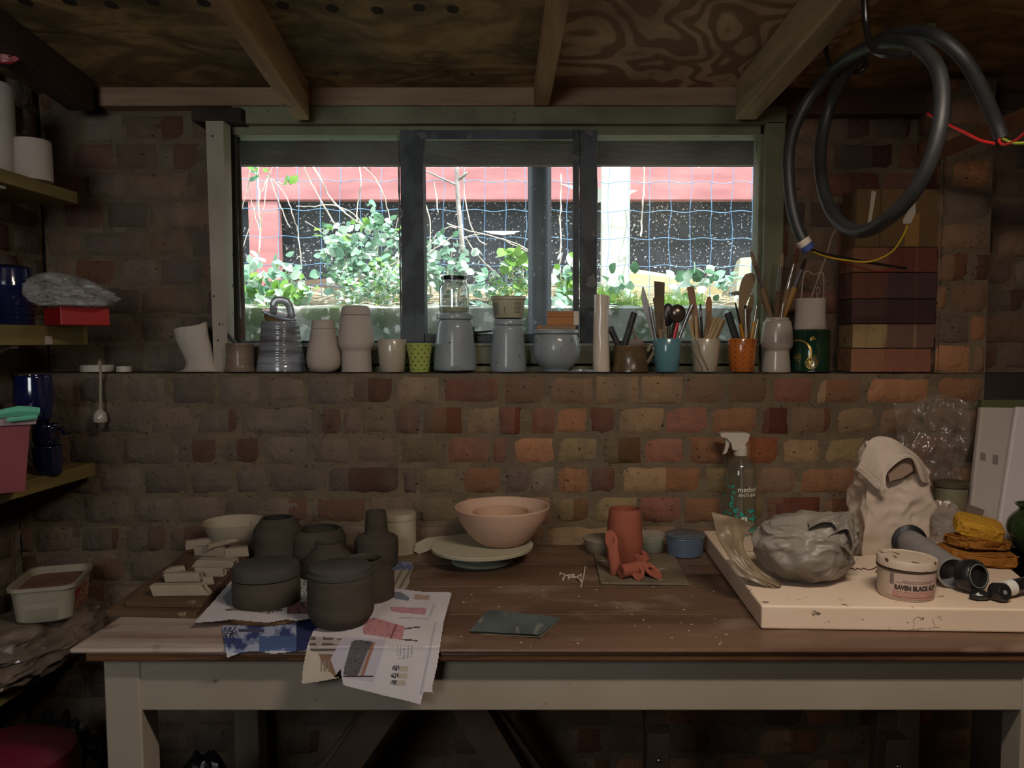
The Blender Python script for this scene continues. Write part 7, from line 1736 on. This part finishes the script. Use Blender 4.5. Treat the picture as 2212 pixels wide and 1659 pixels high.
mb = MB(); mb.lathe([(0, -.012), (rC, -.012), (rC, .008), (rC * .85, .012), (rC * .35, .012), (rC * .3, .009), (0, .009)], cc, seg=40, mtx=MX); mb.build('cap', M_GK, parent=t2_)
mb = MB(); mb.lathe([(0, .0092), (rC * .28, .0092), (rC * .25, .012), (0, .0125)], cc, seg=24, mtx=MX); mb.build('button', mat('grey_button', (130, 130, 132), rough=.3), parent=t2_)
mb = MB(); e0 = cc + Vector((.012, .012, .002)); mb.tube([e0, e0 + Vector((.022, .010, .0))], .0145, seg=24, smooth=1); mb.build('white_band', mat('white_band', (226, 224, 220), rough=.3), parent=t2_)
mb = MB(); mb.tube([e0 + Vector((.022, .010, 0)), e0 + Vector((.12, .06, .002))], .0135, seg=24, smooth=1); mb.build('barrel', M_GK, parent=t2_)
mb = MB(); mb.blob(Vector((cc.x - .032, cc.y + .008, zS + .009)), (.018, .012, .0085), sub=3, amp=.25, seed=3, flat_z=zS + .0004); tag(mb.build('black_offcut', M_GK), 'small black rubber piece between the big black cap and the small fitting', 'offcut')
# sponges and orange cloth
def sq(e): return lambda p, n: Vector(tuple(math.copysign(abs(n[i]) ** e, n[i]) * (p.length / 1.0) * 1 for i in range(3)))
def sponge(name, label, cat, c, half, rot, m, e=.42, seed=0, amp=.05, fz=None):
    mb = MB(); Rz = Matrix.Rotation(R(rot[2]), 3, 'Z') @ Matrix.Rotation(R(rot[1]), 3, 'Y') @ Matrix.Rotation(R(rot[0]), 3, 'X')
    def fn(p, n):
        w = Vector(tuple(math.copysign(abs(n[i]) ** e, n[i]) * half[i] for i in range(3)))
        w *= 1 + amp * noise.noise(n * 4 + Vector((seed, 0, 0))) + amp * .5 * noise.noise(n * 12 + Vector((seed, 3, 0)))
        return Rz @ w
    mb.blob(c, (1, 1, 1), sub=5, amp=0, amp2=0, fn=fn, flat_z=fz); return tag(mb.build(name, m), label, cat)
M_SPY = mat('yellow_sponge', (196, 150, 56), (176, 128, 42), scale=14, rough=.95, bump=2, bscale=90, spec=.1)
M_SPO = mat('orange_sponge', (160, 108, 50), (136, 88, 38), scale=14, rough=.95, bump=2, bscale=70, spec=.1)
p = onz(2110, 1228, zS)
sponge('sponge', 'flat orange-brown sponge at the bottom of the sponge pile', 'sponge', Vector((p.x + .022, p.y + .045, zS + .016)), (.072, .050, .0155), (0, 2, -8), M_SPO, seed=3, amp=.09, fz=zS + .0005)
sponge('sponge', 'lumpy orange sponge in the middle of the pile', 'sponge', Vector((p.x + .025, p.y + .05, zS + .044)), (.056, .042, .0125), (-3, 5, 10), M_SPO, seed=6, amp=.12)
sponge('sponge', 'bright yellow thick sponge on top of the orange ones', 'sponge', Vector((p.x + .026, p.y + .048, zS + .0755)), (.047, .034, .0175), (14, 12, -14), M_SPY, seed=9, amp=.06)
mb = MB(); mb.blob(Vector((p.x - .055, p.y + .075, zS + .014)), (.030, .030, .016), sub=4, amp=.4, seed=31, flat_z=zS + .0006); tag(mb.build('orange_cloth', M_SPO), 'crumpled orange cloth beside the sponge pile, against the plastic tube', 'cloth')
# green vase at the frame edge
M_GV = mat('dark_green_glaze', (48, 68, 34), (32, 46, 24), scale=5, rough=.25, coat=.5, spec=.5)
Y = onz(2226, 1206, zS).y + .05; c = Vector((xat(2232, 1150, Y), Y, zS + .0006))
p_ = [(r * spx(Y), zat(y, Y) - zS if y else 0) for r, y in [(24, None), (30, 1190), (46, 1165), (53, 1145), (50, 1125), (38, 1110), (31, 1104), (31, 1098), (37, 1092), (38, 1089)]]
mb = MB(); mb.lathe(hollow(smooth_prof(p_, 3), .004), c, seg=56); tag(mb.build('green_vase', M_GV, origin=c), 'dark green glazed vase with a rolled collar behind the sponges', 'vase')
# white paper bag with rolled top
M_PB = mat('white_paper_bag', (198, 182, 168), (186, 168, 152), scale=5, rough=.75, spec=.2, bump=1.6, bscale=13)
f = onz(1915, 1200, zS); Yb_ = f.y; t = thing('paper_bag', 'crumpled white paper bag with its mouth folded over, standing against the wall', 'bag', (xat(1930, 1100, Yb_ + .05), Yb_ + .05, zS))
lev = [(1196, 1852, 1984, .10), (1150, 1856, 1992, .105), (1100, 1862, 2003, .10), (1060, 1868, 2008, .09), (1030, 1872, 2006, .08), (1005, 1874, 1996, .06), (975, 1872, 1968, .035), (955, 1876, 1930, .012)]
def bagp(u, v):
    k = v * (len(lev) - 1); i = min(int(k), len(lev) - 2); w = k - i
    r_ = lev[i][0] * (1 - w) + lev[i + 1][0] * w; x0 = lev[i][1] * (1 - w) + lev[i + 1][1] * w; x1 = lev[i][2] * (1 - w) + lev[i + 1][2] * w; dp = lev[i][3] * (1 - w) + lev[i + 1][3] * w
    z = max(zS + .0006, zat(r_, Yb_ + .03)); X0, X1 = xat(x0, r_, Yb_ + .03), xat(x1, r_, Yb_ + .03); s_ = u * 4; sd = int(s_) % 4; w2 = s_ - int(s_)
    Yc_ = Yb_ + .055; h_ = dp / 2
    P = [((X0 + (X1 - X0) * w2), Yc_ - h_), (X1, Yc_ - h_ + dp * w2), (X1 - (X1 - X0) * w2, Yc_ + h_), (X0, Yc_ + h_ - dp * w2)][sd]
    n_ = .006 * noise.noise((P[0] * 14, P[1] * 14, z * 12)) + .034 * (.22 - abs(noise.noise((P[0] * 16 + 3, P[1] * 16, z * 13)))) + .010 * (.25 - abs(noise.noise((P[0] * 34 + 3, P[1] * 30, z * 36))))
    n_ *= .3 + .7 * math.sin(min(1, v * 1.2) * math.pi) if v < .8 else .5
    cx_, cy_ = (X0 + X1) / 2, Yc_; dx, dy = P[0] - cx_, P[1] - cy_; l_ = math.hypot(dx, dy) + 1e-6
    return Vector((P[0] + dx / l_ * n_, P[1] + dy / l_ * n_, z))
mb = MB(); mb.sheet(bagp, 130, 64); mb.sheet(lambda u, v: Vector((xat(1920, 1196, Yb_ + .05), Yb_ + .055, zS + .0004)).lerp(bagp(u, 0), v), 96, 2); mb.build('body', M_PB, parent=t, angle=50)
fold([(1858, 992), (1880, 950), (1912, 944), (1950, 962), (1992, 998), (2012, 1050)], [(1906, 1066), (1912, 1050), (1916, 1022), (1938, 1000), (1968, 990), (1990, 1040)], [Yb_ + .02] * 6, [Yb_ - .028, Yb_ - .03, Yb_ - .025, Yb_ - .03, Yb_ - .03, Yb_ - .01], M_PB, t, 'folded_mouth', amp=.006, seed=3)
fold([(1849, 1014), (1870, 1032), (1890, 1052), (1912, 1066)], [(1862, 992), (1882, 1014), (1902, 1034), (1918, 1056)], Yb_ - .020, Yb_ - .024, M_PB, t, 'mouth_lip', amp=.002, seed=5)
mb = MB(); mb.plate([at(x, y, Yb_ - .012) for x, y in [(1916, 1014), (1936, 1000), (1968, 990), (1972, 1018), (1950, 1032), (1922, 1040)]], (0, .002, 0)); mb.build('inner_lining', mat('brown_paper_inside', (150, 126, 110), (136, 112, 98), scale=8, rough=.9), parent=t, smooth=False)
# clear plastic bag behind
def clearm(name, c, al, rough=.16):
    m = mat(name, c, tuple(x * .85 for x in c), scale=9, rough=rough, alpha=al, spec=.9, bump=4, bscale=16, detail=8); return m
M_CB = filmm('clear_film', (200, 188, 176), .10, .09, .14, bump=1.6, bscale=14)
mb = MB(); Yw_ = 1.955
def film(u, v):
    x = 1934 + u * 152 + (v - .5) * 16 * (1 - 2 * u) * .6 + 6 * math.sin(v * 7); y = 862 + v * 262 + 10 * math.sin(u * 6 + 1)
    n_ = .028 * (.35 - abs(noise.noise((u * 3.4, v * 4.4, 3)))) + .012 * noise.noise((u * 9, v * 11, 5))
    return at(x, y, Yw_ - .03 + n_ + .01 * (1 - v))
mb.sheet(film, 70, 100); mb.sheet(lambda u, v: film(u, v) + Vector((0, -.022 * math.sin(u * math.pi) - .006, 0)) + Vector((0, .010 * noise.noise((u * 8 + 9, v * 8, 1)), 0)), 70, 100)
tag(mb.build('clear_plastic_bag', M_CB, weld=False), 'large crinkled clear plastic bag hanging flat against the bricks behind the paper bag', 'bag')
# sage jar with olive lid
Y = 1.88; c = Vector((xat(2053, 1100, Y), Y, zS + .0006)); q = spx(Y)
t = thing('sage_container', 'tall sage green container with an olive lid behind the paper bag', 'container', c)
mb = MB(); mb.lathe(solid([(32 * q, 0), (33 * q, .003), (33 * q, zat(1052, Y) - zS)]), c, seg=40); mb.build('body', mat('sage_plastic', (128, 122, 98), rough=.45), parent=t)
mb = MB(); mb.lathe(solid([(34 * q, zat(1051, Y) - zS), (36 * q, zat(1050, Y) - zS), (36 * q, zat(1042, Y) - zS), (33 * q, zat(1040, Y) - zS)]), c, seg=40); mb.build('lid', mat('olive_lid', (84, 76, 56), rough=.5), parent=t)
mb = MB(); c = at(2030, 1150, 1.82); mb.blob(Vector((c.x, 1.812, zS + .05)), (.042, .016, .05), sub=5, amp=.3, amp2=.1, seed=12, flat_z=zS + .0006)
tag(mb.build('clear_plastic_bag', filmm('milky_film', (200, 184, 174), .45, .10, .2, bump=1, bscale=20)), 'milky crumpled plastic bag squashed between the paper bag and the sponges', 'bag')
# pale panels leaning at the wall end
M_PAN = mat('white_packing_panel', (190, 178, 172), (178, 166, 160), scale=3, rough=.7, spec=.2)
def lpanel(label, quad, Ys, th, m, extra=None):
    t = thing('packing_panel', label, 'panel', at(quad[0][0], quad[0][1], Ys[0]))
    P = [at(*q_, Y_) for q_, Y_ in zip(quad, Ys)]
    mb = MB(); mb.hexa([P[0], P[1], P[1] + Vector((0, th, 0)), P[0] + Vector((0, th, 0))], [P[3], P[2], P[2] + Vector((0, th, 0)), P[3] + Vector((0, th, 0))]); o = mb.build('sheet', m, parent=t, smooth=False)
    bv = o.modifiers.new('bevel', 'BEVEL'); bv.width = .004; bv.segments = 2
    return t, P
tp, P = lpanel('white moulded packing panel with two small slots leaning beside the clear bag', [(2088, 1182), (2300, 1186), (2290, 883), (2120, 880)], (1.86, 1.88, 1.95, 1.94), .018, M_PAN)
for (x0, y0) in ((2119, 985), (2146, 990)):
    v_ = (1182 - y0) / 300; Yq = 1.86 + .08 * v_ - .0025; mb = MB(); mb.plate([at(x, y, Yq) for x, y in ((x0, y0 - 8), (x0 + 10, y0 - 6), (x0 + 10, y0 + 14), (x0 - 2, y0 + 13))], (0, .001, 0)); mb.build('slot', mat('slot_grey', (132, 122, 120)), parent=tp, smooth=False)
lpanel('whiter packing panel leaning in front of the slotted one, nearest the side wall', [(2150, 1184), (2300, 1186), (2290, 880), (2197, 879)], (1.842, 1.858, 1.925, 1.915), .014, mat('white_packing_panel_bright', (212, 204, 204), rough=.6))
mb = MB(); a_ = at(2118, 872, 1.96); b_ = at(2250, 862, 1.96); mb.bevbox((a_.x, 1.955, zat(1100, 1.96)), (b_.x, 1.975, zat(864, 1.96)), .002)
tag(mb.build('olive_board', mat('olive_board', (84, 88, 56), rough=.8), smooth=False), 'olive green board standing behind the white packing panels', 'board')
mb = MB(); pw_ = [at(x, y, 1.80) for x, y in ((2083, 1112), (2120, 1128), (2127, 1102), (2092, 1089))]; lo_ = [at(x, y, 1.80) for x, y in ((2060, 1180), (2098, 1190))]
mb.hexa([lo_[0], lo_[1], lo_[1] + Vector((0, .012, 0)), lo_[0] + Vector((0, .012, 0))], [pw_[3], pw_[2], pw_[2] + Vector((0, .012, 0)), pw_[3] + Vector((0, .012, 0))])
tag(mb.build('wood_offcut', mat('grey_wood_offcut', (134, 116, 100), (110, 94, 80), scale=9, stretch=(.6, 1, 5), rough=.85), smooth=False), 'short grey wood offcut propped between the sage container and the panels', 'offcut')
# spray bottle
Y = 1.935; zb_ = T + .0008; c = Vector((xat(1598, 1080, Y), Y, zb_)); q = spx(Y); Z = lambda r: zat(r, Y) - zb_
t = thing('spray_bottle', 'clear cleaning spray bottle with a white trigger head and teal printed label', 'bottle', c)
bp = smooth_prof([(30 * q, 0), (35 * q, .004), (35.5 * q, Z(1100)), (35.5 * q, Z(1045)), (34 * q, Z(1020)), (28 * q, Z(1000)), (19 * q, Z(990)), (14 * q, Z(984)), (13 * q, Z(980))], 4)
mb = MB(); mb.lathe(solid(bp), c, seg=56); mb.build('body', filmm('clear_bottle', (110, 116, 100), .22, .12, .08), parent=t)
def br(z):
    for (r0, z0), (r1, z1) in zip(bp, bp[1:]):
        if z0 <= z <= z1 and z1 > z0: return r0 + (r1 - r0) * (z - z0) / (z1 - z0)
    return bp[0][0]
mb = MB(); rr = random.Random(12)
for k in range(150):
    z = rr.uniform(.012, Z(1058)) if k > 22 else rr.uniform(Z(1050), Z(1020)); a_ = rr.uniform(-190, 10)
    if Z(1088) < z and -118 < a_ < -30: continue
    s_ = rr.uniform(.0022, .0045); th_ = rr.uniform(0, 6.28); r_ = br(z) + .0004
    vs = []
    for (px_, py_) in ((-1.4, -.6), (1.4, -.6), (1.4, .6), (-1.4, .6)):
        x_ = (px_ * math.cos(th_) - py_ * math.sin(th_)) * s_; z_ = (px_ * math.sin(th_) + py_ * math.cos(th_)) * s_; aa = R(a_) + x_ / r_
        vs.append(Vector((c.x + r_ * math.cos(aa), c.y + r_ * math.sin(aa), c.z + z + z_)))
    mb.add(vs, [(0, 1, 2, 3)])
mb.build('teal_print', mat('teal_ink', (40, 160, 146), rough=.3), parent=t, smooth=False)
M_INK = mat('white_ink', (214, 208, 196), rough=.5)
cyl_text([('method', .0165, Z(1052), 18), ('ANTI-BAC', .0125, Z(1064), 19)], c, br, M_INK, t, ang0=-90, th=.0006, bold=.0002, width=.054, hk=1.0)
mb = MB(); patch(mb, c, lambda z: br(z) + .0006, -97, -77, Z(1126), Z(1110), 8); mb.build('round_mark', M_INK, parent=t, smooth=False)
mb = MB(); patch(mb, c, lambda z: br(z) + .0010, -89.2, -85.8, Z(1123), Z(1113), 2); patch(mb, c, lambda z: br(z) + .0010, -92.5, -82.5, Z(1119.6), Z(1116.6), 4); mb.build('plus_sign', M_BLK, parent=t, smooth=False)
MWP2 = mat('white_trigger', (190, 180, 168), rough=.4)
mb = MB(); mb.lathe(solid([(14.5 * q, Z(983)), (14.5 * q, Z(966)), (12 * q, Z(962))]), c, seg=32)
def hd(P, y0, y1):
    mb.plate([at(x, y, Y + y0) for x, y in P], (0, y1 - y0, 0))
hd([(1583, 972), (1580, 958), (1570, 947), (1558, 944), (1556, 937), (1562, 935), (1612, 935), (1620, 938), (1617, 950), (1610, 960), (1611, 972)], -.014, .014)
mb.build('spray_head', MWP2, parent=t, smooth=False)
mb = MB(); mb.plate([at(x, y, Y - .006) for x, y in ((1567, 948), (1577, 953), (1574, 966), (1570, 978), (1562, 982), (1566, 970), (1568, 958))], (0, .012, 0)); mb.build('trigger', MWP2, parent=t, smooth=False)
mb = MB(); mb.tube([c + Vector((0, 0, Z(975))), c + Vector((.004, 0, Z(1050))), c + Vector((.006, 0, .01))], .0022, seg=8); mb.build('dip_tube', M_CLRP, parent=t)
# loose wires and a dark bit on the slab
mb = MB(); mb.tube([onz(x, y, zS + .0015) for x, y in ((1848, 1146), (1870, 1157), (1905, 1172), (1925, 1180))], .0011, seg=6); tag(mb.build('loose_wire', mat('brown_wire', (92, 70, 52), rough=.6)), 'straight brown wire on the slab running toward the black collar', 'wire')
mb = MB(); mb.tube([onz(x, y, zS + .0013) for x, y in ((1836, 1230), (1842, 1227), (1846, 1231), (1852, 1228), (1860, 1230), (1866, 1227), (1872, 1230), (1880, 1230), (1888, 1228), (1893, 1224), (1897, 1228), (1892, 1234), (1896, 1238))], .0011, seg=6); tag(mb.build('loose_wire', mat('rusty_wire', (96, 72, 56), rough=.7)), 'kinked rusty wire lying between the clay bag and the slip tub', 'wire')
mb = MB(); p = onz(1852, 1201, zS); mb.hexa([p + Vector(v_) for v_ in ((-.02, 0, .001), (.012, 0, .001), (.012, .02, .001), (-.02, .02, .001))], [p + Vector(v_) for v_ in ((-.02, .0, .012), (-.002, .0, .014), (-.002, .02, .014), (-.02, .02, .012))])
tag(mb.build('dark_wedge', mat('dark_wedge', (66, 58, 50), rough=.6), smooth=False), 'small dark wedge poking out behind the clay bag', 'wedge')
